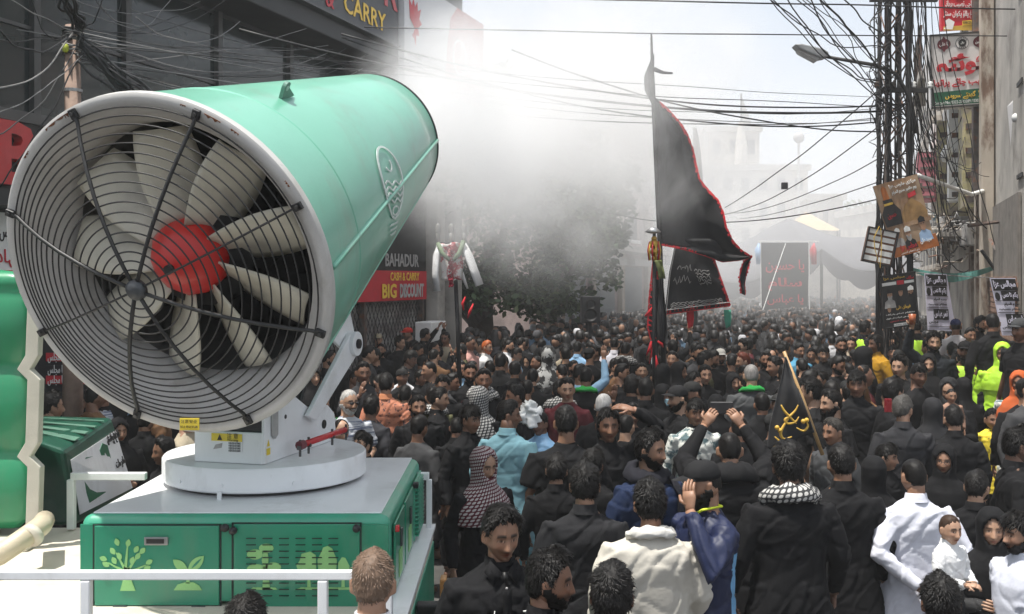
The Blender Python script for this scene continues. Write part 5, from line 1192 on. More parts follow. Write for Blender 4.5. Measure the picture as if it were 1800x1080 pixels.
def remesh(mb,name,mm,vox,fold=.006,seed=0,smooth=2,lowf=1):
    me=mb.mesh('tmp',mm); o=bpy.data.objects.new('tmp',me); COL.objects.link(o)
    r=o.modifiers.new('r','REMESH'); r.mode='VOXEL'; r.voxel_size=vox; r.use_smooth_shade=True
    s=o.modifiers.new('s','SMOOTH'); s.factor=.5; s.iterations=smooth
    dg=bpy.context.evaluated_depsgraph_get(); dg.update(); out=bpy.data.meshes.new_from_object(o.evaluated_get(dg)); bpy.data.objects.remove(o)
    out.name=name
    if fold:
        nv=len(out.vertices); co=np.empty(nv*3,np.float32); out.vertices.foreach_get('co',co); co=co.reshape(-1,3); no=np.empty(nv*3,np.float32); out.vertices.foreach_get('normal',no); no=no.reshape(-1,3)
        d=np.zeros(nv)
        for i in range(nv):
            x,y,z=co[i]; t=math.atan2(y,x+1e-6)
            a=noise.noise(Vector((x*7+seed,y*7,z*3.2+seed)))*.9+noise.noise(Vector((x*14+z*7,y*14,z*6-seed)))*.6
            b=1-abs(noise.noise(Vector((x*9+z*4+seed,y*9,z*8)))*2.2)
            q=noise.noise(Vector((x*6+z*5+seed,y*6,z*3.5))); q2=noise.noise(Vector((x*5-z*4,y*6+seed,z*9)))
            d[i]=.35*a-1.1*math.exp(-(q/.07)**2)-.9*math.exp(-(q2/.06)**2)+.9*math.exp(-((q-.13)/.07)**2)
            if z<1.0: d[i]+=1.3*math.sin(t*9+seed+3*noise.noise(Vector((0,seed,z*2))))*min(1,(1-z)*2.2)
        co+=no*(d*fold)[:,None]; out.vertices.foreach_set('co',co.ravel()); 
    out.polygons.foreach_set('use_smooth',[True]*len(out.polygons)); out.update(); return out
SH={}
def shirt_mesh(arms,bulk,hem,short,hi,seed,mm,kind='kameez'):
    key=(arms,bulk,hem,short,hi,seed%3 if hi<2 else seed,mm.name,kind)
    if key in SH: return SH[key]
    mb=MB(); b=bulk; n=20
    if hem<.8: low=[ring(hem,.255*b,.175*b,n),ring(.75,.225*b,.155*b,n),ring(.92,.19*b,.135*b,n)]
    else: low=[ring(hem,.18*b,.125*b,n)]
    rg=low+[ring(1.06,.168*b,.118*b,n),ring(1.2,.18*b,.122*b,n,0,-.005),ring(1.31,.192*b,.125*b,n,0,0),ring(1.385,.180*b+.012,.105*b,n,0,.005),ring(1.425,.135,.085,n,0,.01),ring(1.455,.09,.07,n,0,.012),ring(1.48,.068,.066,n,0,.014,1)]
    mb.loft(rg)
    for s in(-1,1):
        k=arms[0 if s<0 else 1]; el,wr,hd,hn,cu=armpose(k,s); sh=Vector((s*.165*(.5+.5*b),.0,1.392))
        if short: q=sh.lerp(el,.85); mb.tube([sh,sh.lerp(q,.5),q],[.073,.070*b,.068*b],12)
        else: mb.tube([sh,sh.lerp(el,.5),el,el.lerp(wr,.5),wr-(wr-el)*.04],[.070,.068*b,.058*b,.050,.040],12)
    vox={2:.0135,1:.023,0:.04}[hi]
    me=remesh(mb,kind,mm,vox,{2:.0062,1:.007,0:.006}[hi],seed,2 if hi else 1)
    SH[key]=me; return me
HR={}
def hair_mesh(style,hi,seed,fem=0):
    key=(style,hi,seed)
    if key in HR: return HR[key]
    nu,nv=(72,60) if hi==2 else ((44,36) if hi==1 else (20,16))
    A,Eg=headgrid(nu,nv); P0=headshape(A,Eg,fem,seed%5,0,0); x,y,z=P0[...,0],P0[...,1],P0[...,2]; a=abs(A)
    hl=np.interp(a,[0,.5,.9,1.15,1.35,1.62,1.9,2.4,3.15],{'short':[.074,.070,.058,.045,-.005,.022,-.02,-.055,-.062],'crop':[.078,.074,.062,.05,.02,.03,-.01,-.045,-.05],'wavy':[.082,.076,.06,.038,-.015,.012,-.045,-.075,-.085],'fringe':[.040,.040,.045,.035,-.01,.01,-.04,-.07,-.08],'long':[.078,.07,.055,.03,-.06,-.08,-.12,-.12,-.12],'bald':[.16,.16,.13,.06,.01,.02,-.02,-.05,-.055]}[style])
    hl=hl+.006*np.sin(A*9+seed)+.004*np.sin(A*23+seed*2)
    th={'short':.016,'crop':.006,'wavy':.026,'fringe':.022,'long':.024,'bald':.008}[style]
    m=sst(-.003,.030,z-hl)
    off=np.where(m>0,th*m*(.55+.55*sst(0,.1,z)),0)-.006*(1-sst(-.008,.004,z-hl))
    N=np.zeros_like(off); amp={'short':.005,'crop':.0018,'wavy':.008,'fringe':.007,'long':.004,'bald':.002}[style]
    fr=34 if style=='wavy' else 20
    for j in range(N.shape[0]):
        for i in range(N.shape[1]):
            if m[j,i]>0:
                p=P0[j,i]; N[j,i]=noise.noise(Vector((p[0]*fr+seed*3.1,p[1]*fr*.8,p[2]*fr)))*1.1+noise.noise(Vector((p[0]*70,p[1]*22+seed,p[2]*70)))*.7*(hi>0)
    off=off+N*amp*m
    if style in('wavy','fringe','short'): off+=m*th*.5*G(a,.9)*sst(.05,.09,z)
    P=headshape(A,Eg,fem,seed%5,off,0)
    mb=MB(); gridmesh(mb,P,(0,0,P[-1,:,2].max()+.001),(0,0,-.1))
    # keep only faces with some hair
    mm_=np.append((z-hl).ravel()>-.012,[False,True]); mb.f=[f for f in mb.f if all(mm_[i] for i in f)]; mb.m=[0]*len(mb.f)
    if style=='long':
        mb.loft([ring(.03,.07,.05,14,0,.05,1),ring(-.06,.078,.05,14,0,.058,1),ring(-.13,.075,.045,14,0,.055,1),ring(-.19,.05,.03,14,0,.06,1)])
    if hi==2 and style!='bald' or (hi==1 and style in('wavy','fringe')):
        r=random.Random(seed*7+len(style)); k=0; cnt={'short':700,'crop':350,'wavy':1300,'fringe':900,'long':500}[style]
        if hi==1: cnt//=3
        fl=[(j,i) for j in range(P.shape[0]) for i in range(P.shape[1]) if m[j,i]>.3]
        for _ in range(cnt):
            j,i=r.choice(fl); p=Vector(P[j,i]); n_=Vector(P0[j,i]).normalized()
            whorl=Vector((.01,.045,.11)); fd=(p-whorl); fd=(fd-n_*fd.dot(n_)); 
            if fd.length<.01: fd=Vector((1,0,0))
            fd.normalize(); fd=(fd+n_.cross(fd)*r.gauss(0,.25 if style!='wavy' else .6)).normalized()
            L={'short':.018,'crop':.008,'wavy':.026,'fringe':.036,'long':.045}[style]*r.uniform(.6,1.3); w=r.uniform(.0010,.0024); sd=n_.cross(fd)*w
            lift=r.uniform(.02,.30) if style=='wavy' else r.uniform(.0,.14)
            q=[p-n_*.004,p+fd*L*.4+n_*L*(lift*.6),p+fd*L*.8+n_*L*lift*.7,p+fd*L*1.05+n_*L*(lift*.3)]
            mb.add([q[0]-sd,q[0]+sd,q[1]+sd,q[1]-sd,q[2]+sd*.7,q[2]-sd*.7,q[3]],[(0,1,2,3),(3,2,4,5),(5,4,6)])
    me=mb.mesh('hair',hairm,True); HR[key]=me; return me
def beard_mesh(kind,hi,seed):
    key=('b'+kind,hi,seed)
    if key in HR: return HR[key]
    nu,nv=(60,54) if hi==2 else ((40,34) if hi==1 else (20,16))
    A,Eg=headgrid(nu,nv); P0=headshape(A,Eg,0,seed); x,z=P0[...,0],P0[...,2]; a=abs(A)
    if kind=='moustache': m=(np.cos(A)>.3)*sst(1.5,.8,(x/.030)**2+((z+.055+abs(x)*.15)/.0065)**2)
    else:
        up=np.interp(a,[0,.35,.6,1.0,1.45,1.7],[-.078,-.072,-.052,-.045,.0,-.02]); m=sst(.004,-.006,z-up)*(a<1.65)*(1-np.clip(1.3*G(x,.020)*G(z+.067,.007),0,1)); m=np.maximum(m,(np.cos(A)>.3)*sst(1.5,.8,(x/.032)**2+((z+.055+abs(x)*.2)/.006)**2))
    th={'moustache':.006,'beard':.009,'full':.024}[kind]
    nn=np.array([[noise.noise(Vector(P0[j,i])*60+Vector((seed,0,0))) for i in range(P0.shape[1])] for j in range(P0.shape[0])])
    off=np.where(m>0,m*th*(1+.5*nn)*(1 if kind!='full' else (1+1.2*sst(-.08,-.12,z))),0)-.004*(m<=.02)
    P=headshape(A,Eg,0,seed,off,1); 
    if kind=='full': P[...,2]-=.03*sst(-.085,-.118,z)
    mb=MB(); gridmesh(mb,P,(0,0,.1),(0,P[0,:,1].mean(),P[0,:,2].min()-.001)); mm_=np.append(m.ravel()>.02,[kind!='moustache',False]); mb.f=[f for f in mb.f if all(mm_[i] for i in f)]; mb.m=[0]*len(mb.f)
    me=mb.mesh('beard',hairm,True); HR[key]=me; return me
def hood_mesh(kind,hi,seed,mm):
    """hijab, keffiyeh over the head: one draped shell with a face opening"""
    key=('h'+kind,hi,seed,mm.name)
    if key in HR: return HR[key]
    n,k=(64,46) if hi==2 else ((44,32) if hi==1 else (20,16)); vs=[];fs=[]
    zs=np.linspace(.15,-.42 if kind!='short' else -.26,k)
    nq=kind=='niqab'
    for z in zs:
        for i in range(n):
            t=2*math.pi*i/n
            hw=np.interp(z,[-.42,-.34,-.26,-.2,-.14,-.08,0,.06,.11,.14,.15],[.235,.235,.215,.165,.10,.092,.098,.098,.078,.045,.0]); hd=np.interp(z,[-.42,-.34,-.26,-.2,-.14,-.08,0,.06,.11,.14,.15],[.165,.165,.15,.125,.108,.108,.122,.120,.095,.055,.0])
            p=Vector((hw*math.sin(t),-hd*math.cos(t)+.012,z)); f=nz((p.x*12+z*5,p.y*12,z*7),1,seed)*.010+nz((p.x*30,p.y*30,z*14+p.x*20),1,seed)*.005
            p*=1; p.x*=1+f*8*.6; p.y*=1+f*8*.6
            if math.cos(t)>0:
                e=(p.x/.058)**2+((z+(.005 if not nq else -.012))/(.082 if not nq else .022))**2
                if e<1: p.y=.02; p.x*=.9
                elif e<1.35: p.y+=.012
            vs.append(p)
    for j in range(k-1):
        for i in range(n):
            q=(j*n+i,(j+1)*n+i,(j+1)*n+(i+1)%n,j*n+(i+1)%n)
            if all(abs(vs[w].y-.02)<1e-6 for w in q): continue
            fs.append(q)
    fs.append(tuple(range(n)))
    mb=MB(); mb.add(vs,fs); me=mb.mesh('headscarf',mm,True); HR[key]=me; return me
def cap_mesh(hi):
    key=('cap',hi)
    if key in HR: return HR[key]
    mb=MB(); n=28; rg=[]
    for z,s in((.035,1.0),(.06,1.01),(.09,.93),(.115,.72),(.13,.40),(.134,.1)):
        rg.append([Vector((.083*s*math.cos(t),.102*s*math.sin(t)+.0,z)) for t in np.linspace(0,2*math.pi,n,endpoint=False)])
    mb.loft(rg); 
    def br(u,v): a=R(-145+110*u); r0=1; x=.082*math.cos(a); y=.100*math.sin(a); k=math.sin(math.pi*u)**.6*.075*v; return Vector((x*(1+.0*v),y-k,.048-.012*v+.012*math.cos((u-.5)*3)*1))
    mb.grid(br,14,3); mb.ball((0,0,.136),.008,6,4); me=mb.mesh('cap',cloth,True); HR[key]=me; return me
def scarf_mesh(mm,seed,wide=1):
    key=('sc',mm.name,seed,wide)
    if key in HR: return HR[key]
    mb=MB(); n=40; rings=[]
    for i in range(n):
        t=2*math.pi*i/n; q=[]
        for j in range(12):
            b=2*math.pi*j/12; rr_=.036*wide*(1+.35*nz((math.cos(t)*3,math.sin(t)*3,j*.5),1,seed)); R0=.088+.030*wide
            q.append(Vector(((R0+rr_*math.cos(b)*1.3)*math.sin(t),-(R0*.78+rr_*math.cos(b)*1.2)*math.cos(t)+.02,1.462+rr_*math.sin(b)*1.1-.025*math.cos(t)+.008*math.sin(b*3+t*5)-.55*rr_*math.cos(b))))
        rings.append(q)
    rings.append(rings[0]); mb.loft(rings,cap=False); me=mb.mesh('scarf',mm,True); HR[key]=me; return me
def collar_mesh():
    if 'col' in HR: return HR['col']
    mb=MB(); n=28; rg=[]
    for z,r_ in((1.455,.080),(1.478,.070),(1.505,.0655),(1.510,.0625),(1.49,.060)):
        rg.append([Vector((r_*math.cos(t),r_*1.02*math.sin(t)+.014,z-.014*(1 if math.sin(t)<-.8 else 0)+.006*math.sin(t))) for t in np.linspace(0,2*math.pi,n,endpoint=False)])
    mb.loft(rg,cap=False); HR['col']=mb.mesh('collar',cloth,True); return HR['col']
def trouser_mesh():
    if 'tr' in HR: return HR['tr']
    mb=MB()
    for s in(-1,1): mb.tube([Vector((s*.08,0,.98)),Vector((s*.095,0,.7)),Vector((s*.105,0,.4)),Vector((s*.10,.015,.12))],[.10,.105,.09,.075],12)
    mb.loft([ring(.86,.19,.13,14),ring(1.0,.16,.11,14)]); HR['tr']=remesh(mb,'trousers',cloth,.03,.008,3,1); return HR['tr']
SK=[(.30,.165,.105),(.36,.205,.135),(.235,.12,.075),(.27,.145,.09),(.40,.24,.16),(.19,.10,.065)]
BK=(.0085,.0085,.0095); HB=(.007,.006,.0055)
def bodypart(name,me,root,col,loc=None,rot=None):
    o=bpy.data.objects.new(name,me); COL.objects.link(o); o.parent=root; o.color=(*col,1)
    if loc is not None: o.location=loc
    if rot is not None: o.rotation_euler=rot
    return o
PERS=[]
def person(u,vt,s,face,label,top=BK,hair='short',hcol=HB,arms=('down','down'),hi=1,hem=.55,short=False,bulk=1.0,fem=0,beard=None,hyaw=0,hpit=0,head=None,mm=None,scarf=None,h=None,sk=None,base=None,Y=None,group='people in the crowd',cat='person',collar=True,shadow=0,width=None,trous=BK,hs=.95):
    if base is None: base=.16 if (u>1500 and vt<720) else 0
    if Y is None:
        Ys=423/s; zt=CZ-(vt-HV)/FX*Ys; hh=zt-base
        lo,hi_=(1.56,1.86) if h is None else (h*.97,h*1.03)
        hh=min(hi_,max(lo,hh)); Y=(CZ-base-hh)*FX/max(6,vt-HV)
        if abs(math.log(Y/Ys))>.28: 
            Y=Ys*1.2 if Y>Ys else Ys/1.2; base=CZ-(vt-HV)/FX*Y-hh
        else: pass
    else: hh=CZ-(vt-HV)/FX*Y-base; 
    k=hh/1.735; X=(u-900)/FX*Y
    hdir=0
    root=thing('person',label,cat,(X,Y,base),R(face),group,k)
    seed=(int(u*7+vt*3))%6; skc=SK[(int(u)+int(vt))%len(SK)] if sk is None else sk
    bd={None:0,'stubble':.45,'moustache':.0,'beard':.6,'full':.7}.get(beard,0)
    hseed=seed%5
    bodypart('body',body_mesh(arms,hyaw,hpit,fem,bulk,hi,hseed,bd,short,hs),root,skc)
    if mm is None: mm=cloth
    bodypart('kameez' if hem<.8 else 'shirt',shirt_mesh(arms,bulk,hem,short,hi,seed,mm),root,top)
    hp=HC; hr=(R(hpit),0,R(hyaw))
    if head is None:
        bodypart('hair',hair_mesh(hair,hi,seed%3,fem),root,hcol,hp,hr)
    elif head[0]=='cap':
        bodypart('hair',hair_mesh('crop',hi,seed%3,fem),root,hcol,hp,hr); bodypart('cap',cap_mesh(hi),root,head[1],hp,hr)
    else:
        hm=head[2] if len(head)>2 else cloth; bodypart('headscarf',hood_mesh(head[0],hi,seed%3,hm),root,head[1],hp,(0,0,R(hyaw)))
    if hs!=1:
        for c in root.children:
            if c.name.split('.')[0] in('hair','cap','headscarf'): c.scale=(hs if c.name[0]!='h' or c.name[1]=='a' else max(hs,.97),)*3
    if beard in('moustache','beard','full'): bodypart('beard' if beard!='moustache' else 'moustache',beard_mesh(beard,hi,hseed),root,hcol,hp,hr).scale=(hs,)*3
    if scarf: bodypart('scarf',scarf_mesh(scarf[1] if len(scarf)>1 else cloth,seed%3,scarf[2] if len(scarf)>2 else 1),root,scarf[0])
    elif collar and hi>=1 and head is None and not short: bodypart('collar',collar_mesh(),root,top)
    if hi==2 or hem>.8: bodypart('trousers',trouser_mesh(),root,trous)
    PERS.append((X,Y)); return root
def on(root,mb,name,mm,smooth=True,col=None):
    """add a part given in the person's own 1.72 m space"""
    o=link(name,mb.mesh(name,mm,smooth),None); o.parent=root
    if col: o.color=(*col,1)
    return o
def flaps(root,col):
    for s in(-1,1):
        m=MB(); m.prism([Vector((s*.012,-.088,1.452)),Vector((s*.058,-.055,1.50)),Vector((s*.085,-.06,1.455)),Vector((s*.052,-.112,1.405))],(0,-.007,.004)); o=on(root,m,'collar_flap',cloth,col=col)
    m=MB(); m.grid(lambda u,v:Vector(((u-.5)*.034,-.139-.010*math.cos((u-.5)*2),1.40-.42*v)),2,12); o=on(root,m,'placket',cloth,col=col); o.modifiers.new('s','SOLIDIFY').thickness=.006
    m=MB(); m.prism([Vector((-.014,-.098,1.46)),Vector((.014,-.098,1.46)),Vector((.0,-.128,1.40))],(0,-.004,0)); on(root,m,'open_neck',skin,col=SK[1])
def buttons(root,col,mm=None):
    m=MB()
    for z in(1.40,1.33,1.26,1.19): m.ball((0,-.135-.0*(z),z),.006,6,4)
    return on(root,m,'buttons',mm or greyp)
P=person; D='down'; dd=(D,D)
WH=(.66,.66,.68); NAVY=(.014,.024,.06); CH=(.05,.052,.055); GR=(.10,.10,.105)
NEAR=2
# --------------- nearest people
p=P(880,886,91,12,'man with moustache in black shirt with white stitching facing the camera',hair='wavy',beard='stubble',hi=2,hyaw=10,hpit=8,bulk=1.12,hem=.8,sk=SK[3])
m=MB(); m.tube([(-.085,-.145,1.285),(-.06,-.147,1.275),(-.03,-.146,1.285)],.003,5); m.tube([(-.06,-.147,1.275),(-.055,-.147,1.31)],.002,5); m.tube([(.07,-.145,1.30),(.11,-.142,1.30)],.004,5); on(p,m,'stitched_mark',whitep)
buttons(p,BK); flaps(p,BK)
P(655,967,108,178,'man with short greying brown hair and white collar in front of the green housing',hair='short',hcol=(.15,.10,.07),top=WH,hi=2,hem=.8,sk=SK[1])
P(430,1050,95,170,'black tousled head of hair rising below the green housing rail',hair='wavy',hi=2,hem=.8)
P(962,966,102,75,'bearded young man with thick wavy black hair in profile near the picture foot',hair='wavy',beard='beard',hi=2,hem=.8)
P(1075,994,106,168,'man with glossy wavy black hair seen from behind at the bottom edge',hair='wavy',hi=2,hem=.8)
P(1143,845,78,184,'broad man in cream white shirt with white neck scarf seen from behind',hair='wavy',top=(.52,.49,.43),hi=2,bulk=1.22,hem=.78,scarf=((.60,.58,.54),cloth,.62),arms=('down2','down2'))
P(1028,815,72,176,'man in plain black shirt with thick hair seen from behind, before the white shirt man',hair='wavy',hi=2,bulk=1.1,top=(.018,.018,.02))
P(978,799,56,170,'youth in black with tousled hair beside the light blue kameez, back turned',hair='fringe',hi=2,hem=.8)
P(1042,790,56,150,'curly haired man in black just beyond the plain black shirt back',hair='wavy',hi=2)
p=P(1142,754,64,38,'heavy bearded man in navy shirt and black shawl looking aside',top=NAVY,hair='wavy',beard='beard',hi=2,bulk=1.28,hyaw=12,scarf=((.015,.015,.02),cloth,1.0))
m=MB(); 
for s in(-1,1): m.tube([Vector((s*.09,-.09,1.45)),Vector((s*.115,-.155,1.35)),Vector((s*.11,-.165,1.15)),Vector((s*.12,-.16,.95))],[.03,.045,.05,.04],10,sy=.35)
on(p,m,'shawl_ends',cloth,col=(.012,.012,.016))["kind"]='stuff'
P(1068,716,55,10,'long haired young man holding a hand on top of his head',hair='long',arms=(D,'head'),hi=2,hyaw=-5)
P(995,712,57,180,'broad man in black polo shirt with short hair, back turned, beside the football shirt',hair='short',hi=2,hem=.85,short=True,bulk=1.25)
p=P(950,722,45,-35,'smiling man in pale blue and white football shirt',hair='short',top=(.28,.50,.74),hi=2,hem=.85,arms=('fold',D),sk=SK[5],mm=shiny)
m=MB(); m.loft([ring(1.15,.186,.130,20),ring(1.19,.187,.131,20)]); on(p,m,'white_stripe',whitep)
P(893,702,50,158,'man in long light blue kameez with moustache turning away',hair='short',beard='moustache',top=(.21,.39,.45),hi=2,hyaw=-70,trous=(.2,.5,.6),bulk=1.02)
P(850,786,60,32,'person wrapped in a red and white houndstooth scarf looking down',hair='fringe',hi=2,head=('shawl',(.1,.1,.1),keffr),hyaw=5,hpit=12)
P(826,712,50,42,'dark haired boy in black just behind the houndstooth scarf',hair='fringe',hi=2,hyaw=5,h=1.66)
p=P(803,732,44,172,'boy with cropped hair in black with a bright green waist sash',hair='crop',hi=2,hem=.9,h=1.5)
m=MB(); m.loft([ring(.92,.185,.132,20),ring(1.0,.182,.130,20)]); on(p,m,'sash',mat('green_sash',(.02,.42,.08),.6))
p=P(735,693,42,8,'bearded man with slicked back hair in long black kameez staring ahead beside the housing',hair='short',beard='beard',hi=2,hyaw=5)
flaps(p,BK)
P(770,680,41,80,'young man in black shown in profile behind the bearded man',hair='short',hi=2,beard='stubble')
P(698,704,36,-15,'boy with light brown curls in pale blue shirt',hair='wavy',hcol=(.12,.06,.03),top=(.18,.42,.58),hi=1,h=1.5,short=True,hem=.85,sk=SK[4])
P(655,694,38,0,'teenager in black gazing down beside the orange patterned kameez',hair='fringe',hi=2,h=1.58,hpit=8)
P(678,655,38,178,'person in orange patterned kameez seen from behind',hair='short',hi=2,mm=orangep,top=(.5,.2,.1))
p=P(638,758,48,-35,'boy wearing a black face mask peering up beside the turntable',hair='fringe',hi=2,h=1.6,hpit=-18)
m=MB(); m.grid(lambda u,v:(HC+Matrix.Rotation(R(-18),4,'X')@Vector(((u-.5)*.125,-.125+.13*(2*u-1)**2*.75+.01*v,-.025-.085*v))),10,5); o=on(p,m,'face_mask',cloth,col=(.02,.02,.02)); o.modifiers.new('s','SOLIDIFY').thickness=.003
p=P(612,682,44,40,'white bearded man in dark glasses raising a hand',hair='crop',hcol=(.45,.44,.42),beard='beard',mm=stripe,hi=2,arms=('up','fold'),short=True)
m=MB()
for s in(-1,1): m.loft([[HC+Vector((s*.031+.021*math.cos(t),y,.002+.014*math.sin(t))) for t in np.linspace(0,2*math.pi,12,endpoint=False)] for y in(-.108,-.104)])
m.tube([HC+Vector((-.07,-.04,.006)),HC+Vector((-.055,-.10,.006)),HC+Vector((.055,-.10,.006)),HC+Vector((.07,-.04,.006))],.003,5); on(p,m,'glasses',blackp)
P(590,734,34,160,'child in a bottle green cap beside the turntable',head=('cap',(.02,.10,.03)),hi=1,h=1.4)
P(638,634,36,20,'dark skinned man in grey black shirt clapping his hands',hair='short',arms=('clap','clap'),sk=SK[5],top=(.03,.03,.033))
P(842,680,42,165,'person under a black and white checked keffiyeh seen from behind',head=('shawl',(.1,.1,.1),keff),hi=2)
P(908,674,42,-75,'man with thick moustache in profile holding a white bundle',hair='short',beard='moustache',hi=2,arms=('fwd',D),sk=SK[2])
m=MB()
for c,r_ in(((930,718),.06),((920,732),.055),((942,728),.06),((934,742),.06),((948,738),.045)): m.ball(W(c[0],c[1],9.35),r_,12,9)
o=bpy.data.objects.new('white_bundle',remesh(m,'white_bundle',whitep,.014,.03,5,0)); COL.objects.link(o); tag(o,'crumpled white plastic bundle held above the crowd beside the moustached man','plastic bag')
# --------------- right part, near
p=P(1240,806,76,-62,'bearded man in black cap and navy football jersey covering his face',head=('cap',(.015,.015,.016)),beard='full',top=(.012,.018,.055),mm=shiny,hi=2,hem=.86,arms=(D,'face'),hyaw=-18,hpit=6)
sh=[c for c in p.children if c.name.startswith('shirt')][0]; me=sh.data.copy(); sh.data=me; me.materials.append(mat('jersey_light_blue',(.16,.38,.62),.6))
for q_ in me.polygons:
    c=q_.center
    if c.z<1.28 and c.x>.02 and c.y>.03 and c.x<.19: q_.material_index=1
m=MB(); m.tube([(-.07,-.075,1.49),(0,-.11,1.44),(.07,-.075,1.49),(.07,.05,1.495),(-.07,.05,1.495),(-.07,-.075,1.49)],.007,6); on(p,m,'lime_piping',mat('lime_piping',(.6,.7,.03),.6))
p=P(1283,757,62,176,'heavy man in black holding a phone up with both hands',hair='crop',hi=2,arms=('phone','phone'),bulk=1.35,scarf=((.012,.012,.013),cloth,1.3))
Mrt=WM[p.name]
o=MB(); o.box((0,-.40,1.83),(.16,.012,.085)); q=o.mesh('phone',blackp); q.transform(Mrt); o=bpy.data.objects.new('phone',q); COL.objects.link(o); tag(o,'black phone held up in both hands by the heavy man','phone')
md=o.modifiers.new('b','BEVEL'); md.width=.006
P(1387,778,76,183,'tall man with thick hair and black and white checked neck scarf, back turned',hair='wavy',hi=2,bulk=1.12,scarf=((.1,.1,.1),keff,1.0),arms=('down2','down2'))
P(1480,779,66,178,'man in long plain black kameez beside the calligraphy flag foot, back turned',hair='short',hi=2,bulk=1.1)
P(1608,804,66,186,'man in white kameez clasping his hands behind his back',hair='crop',top=(.64,.65,.72),hi=2,arms=('behind','behind'),bulk=1.08,trous=(.6,.6,.66))
P(1716,826,62,140,'black haired man in black before the white kameez and smiling woman, face turned away',hair='short',hi=2,beard='stubble',bulk=1.15)
p=P(1742,893,66,-8,'smiling woman in black headscarf holding a baby',fem=1,head=('hijab',BK),hi=2,hyaw=-8,arms=('hold','hold'),mm=dots,top=BK,sk=SK[4],h=1.56)
pb=P(1668,908,50,35,'baby in white shirt carried by the smiling woman',hair='crop',top=(.7,.7,.7),hi=2,hem=1.0,Y=5.2,base=.72,arms=('fwd','fold'),cat='baby',sk=SK[4],hcol=(.05,.03,.02),hs=1.22,hyaw=-20)
P(1655,1014,96,170,'head of tousled wavy black hair at the bottom right before the baby',hair='wavy',hi=2,hem=.8)
P(1795,900,74,-78,'bearded man in pale shirt in profile at the right edge',hair='fringe',beard='beard',top=(.58,.60,.68),hi=2)
p=P(1660,782,50,-28,'young woman in glasses and black headscarf',fem=1,head=('hijab',BK),hi=2,arms=('fold','fold'),h=1.6)
m=MB()
for s in(-1,1): m.tube([HC+Vector((s*.031+.021*math.cos(t),-.106,.002+.016*math.sin(t))) for t in np.linspace(0,6.283,14)],.002,5)
m.tube([HC+Vector((-.01,-.108,.004)),HC+Vector((.01,-.108,.004))],.002,4); on(p,m,'glasses',blackp)
P(1536,803,52,165,'woman in black headscarf seen from behind beside the boy',fem=1,head=('hijab',BK),hi=2)
P(1557,779,46,25,'boy with short fringe in black looking to one side',hair='fringe',hi=2,h=1.55,hyaw=25,sk=SK[1])
P(1466,733,50,-60,'grey templed man in charcoal shirt in profile beyond the calligraphy flag',hair='short',hcol=(.05,.045,.04),top=CH,hi=2,sk=SK[3])
P(1463,683,46,-75,'man with full black beard and short haircut in profile, black t-shirt',hair='short',beard='full',hi=2,short=True)
P(1428,664,44,-110,'young man in black t-shirt turning away beside the flag top',hair='wavy',hi=2,short=True)
P(1506,651,44,-14,'slim teenager in black kameez facing the camera before the mustard kameez',hair='fringe',hi=2,sk=SK[2],hyaw=-8)
P(1541,588,31,-78,'man in mustard kameez standing by the lattice pole',hair='long',top=(.36,.19,.015),hi=2,arms=('fwd',D),beard='stubble',base=.3)
p=P(1587,694,50,165,'grey haired man in black shirt holding up a red phone',hair='short',hcol=(.07,.065,.06),hi=2,arms=('fwd',D),top=(.03,.03,.033),hyaw=-30)
m=MB(); m.box(W(1561,713,8.2),(.06,.012,.11)); tag(m.obj('phone',mat('dark_red_phone',(.25,.01,.015),.3),bevel=.005),'red phone held by the grey haired man','phone')
P(1565,666,36,-60,'young boy with thick black hair in profile, dark shirt',hair='fringe',hi=1,h=1.4)
P(1632,622,34,-20,'young woman in loose black headscarf looking up the street',fem=1,head=('hijab',BK),hi=2,hair='fringe',sk=SK[4])
P(1668,664,42,-30,'woman in black cloak bending her head over an infant',fem=1,head=('hijab',(.02,.02,.021)),hi=2,arms=('hold','hold'),hpit=14)
P(1672,686,24,-5,'bare headed infant held by the cloaked woman',hair='crop',hi=1,Y=9.6,base=1.0,cat='baby',top=(.3,.18,.13),hem=1.0,hs=1.3)
P(1677,712,50,172,'man with short black hair in black shirt before the cloaked woman, back turned',hair='short',hi=2,bulk=1.1)
P(1744,722,40,-5,'small child in yellow patterned shirt facing the camera',hair='short',mm=yellowf,hi=2,h=1.22,base=.16,hs=1.25)
P(1787,750,60,80,'man in black shirt in profile cut by the right edge',hair='wavy',beard='stubble',hi=2)
p=P(1697,598,36,-30,'man with full black beard in cap and lime safety vest',head=('cap',BK),beard='full',top=(.10,.05,.025),hi=2,bulk=1.08)
def vest(p,h0=.9):
    m=MB(); m.loft([ring(h0,.196,.14,20),ring(1.1,.186,.132,20),ring(1.3,.208,.14,20),ring(1.385,.17,.115,20),ring(1.43,.10,.09,20)]); on(p,m,'safety_vest',hivis)
    m=MB(); m.loft([ring(1.07,.192,.138,20),ring(1.11,.192,.138,20)]); on(p,m,'reflective_band',mat('reflective_grey',(.45,.46,.45),.4))
vest(p)
P(1745,549,40,168,'balding man in black seen from behind by the second printed banner',hair='bald',hi=2,base=.45)
P(1762,602,36,-25,'woman draped in bright lime scarf',fem=1,head=('shawl',(.45,.78,.02),hivis),mm=hivis,hi=2,bulk=1.15)
P(1796,558,46,-70,'man in black cap and polo shirt at the right edge',head=('cap',(.05,.052,.055)),beard='stubble',hi=2,base=.3,short=True)
p=P(1641,583,33,-12,'bearded curly haired man lifting a drink cup',hair='wavy',beard='beard',hi=2,arms=('up',D),top=(.015,.018,.022),base=.3)
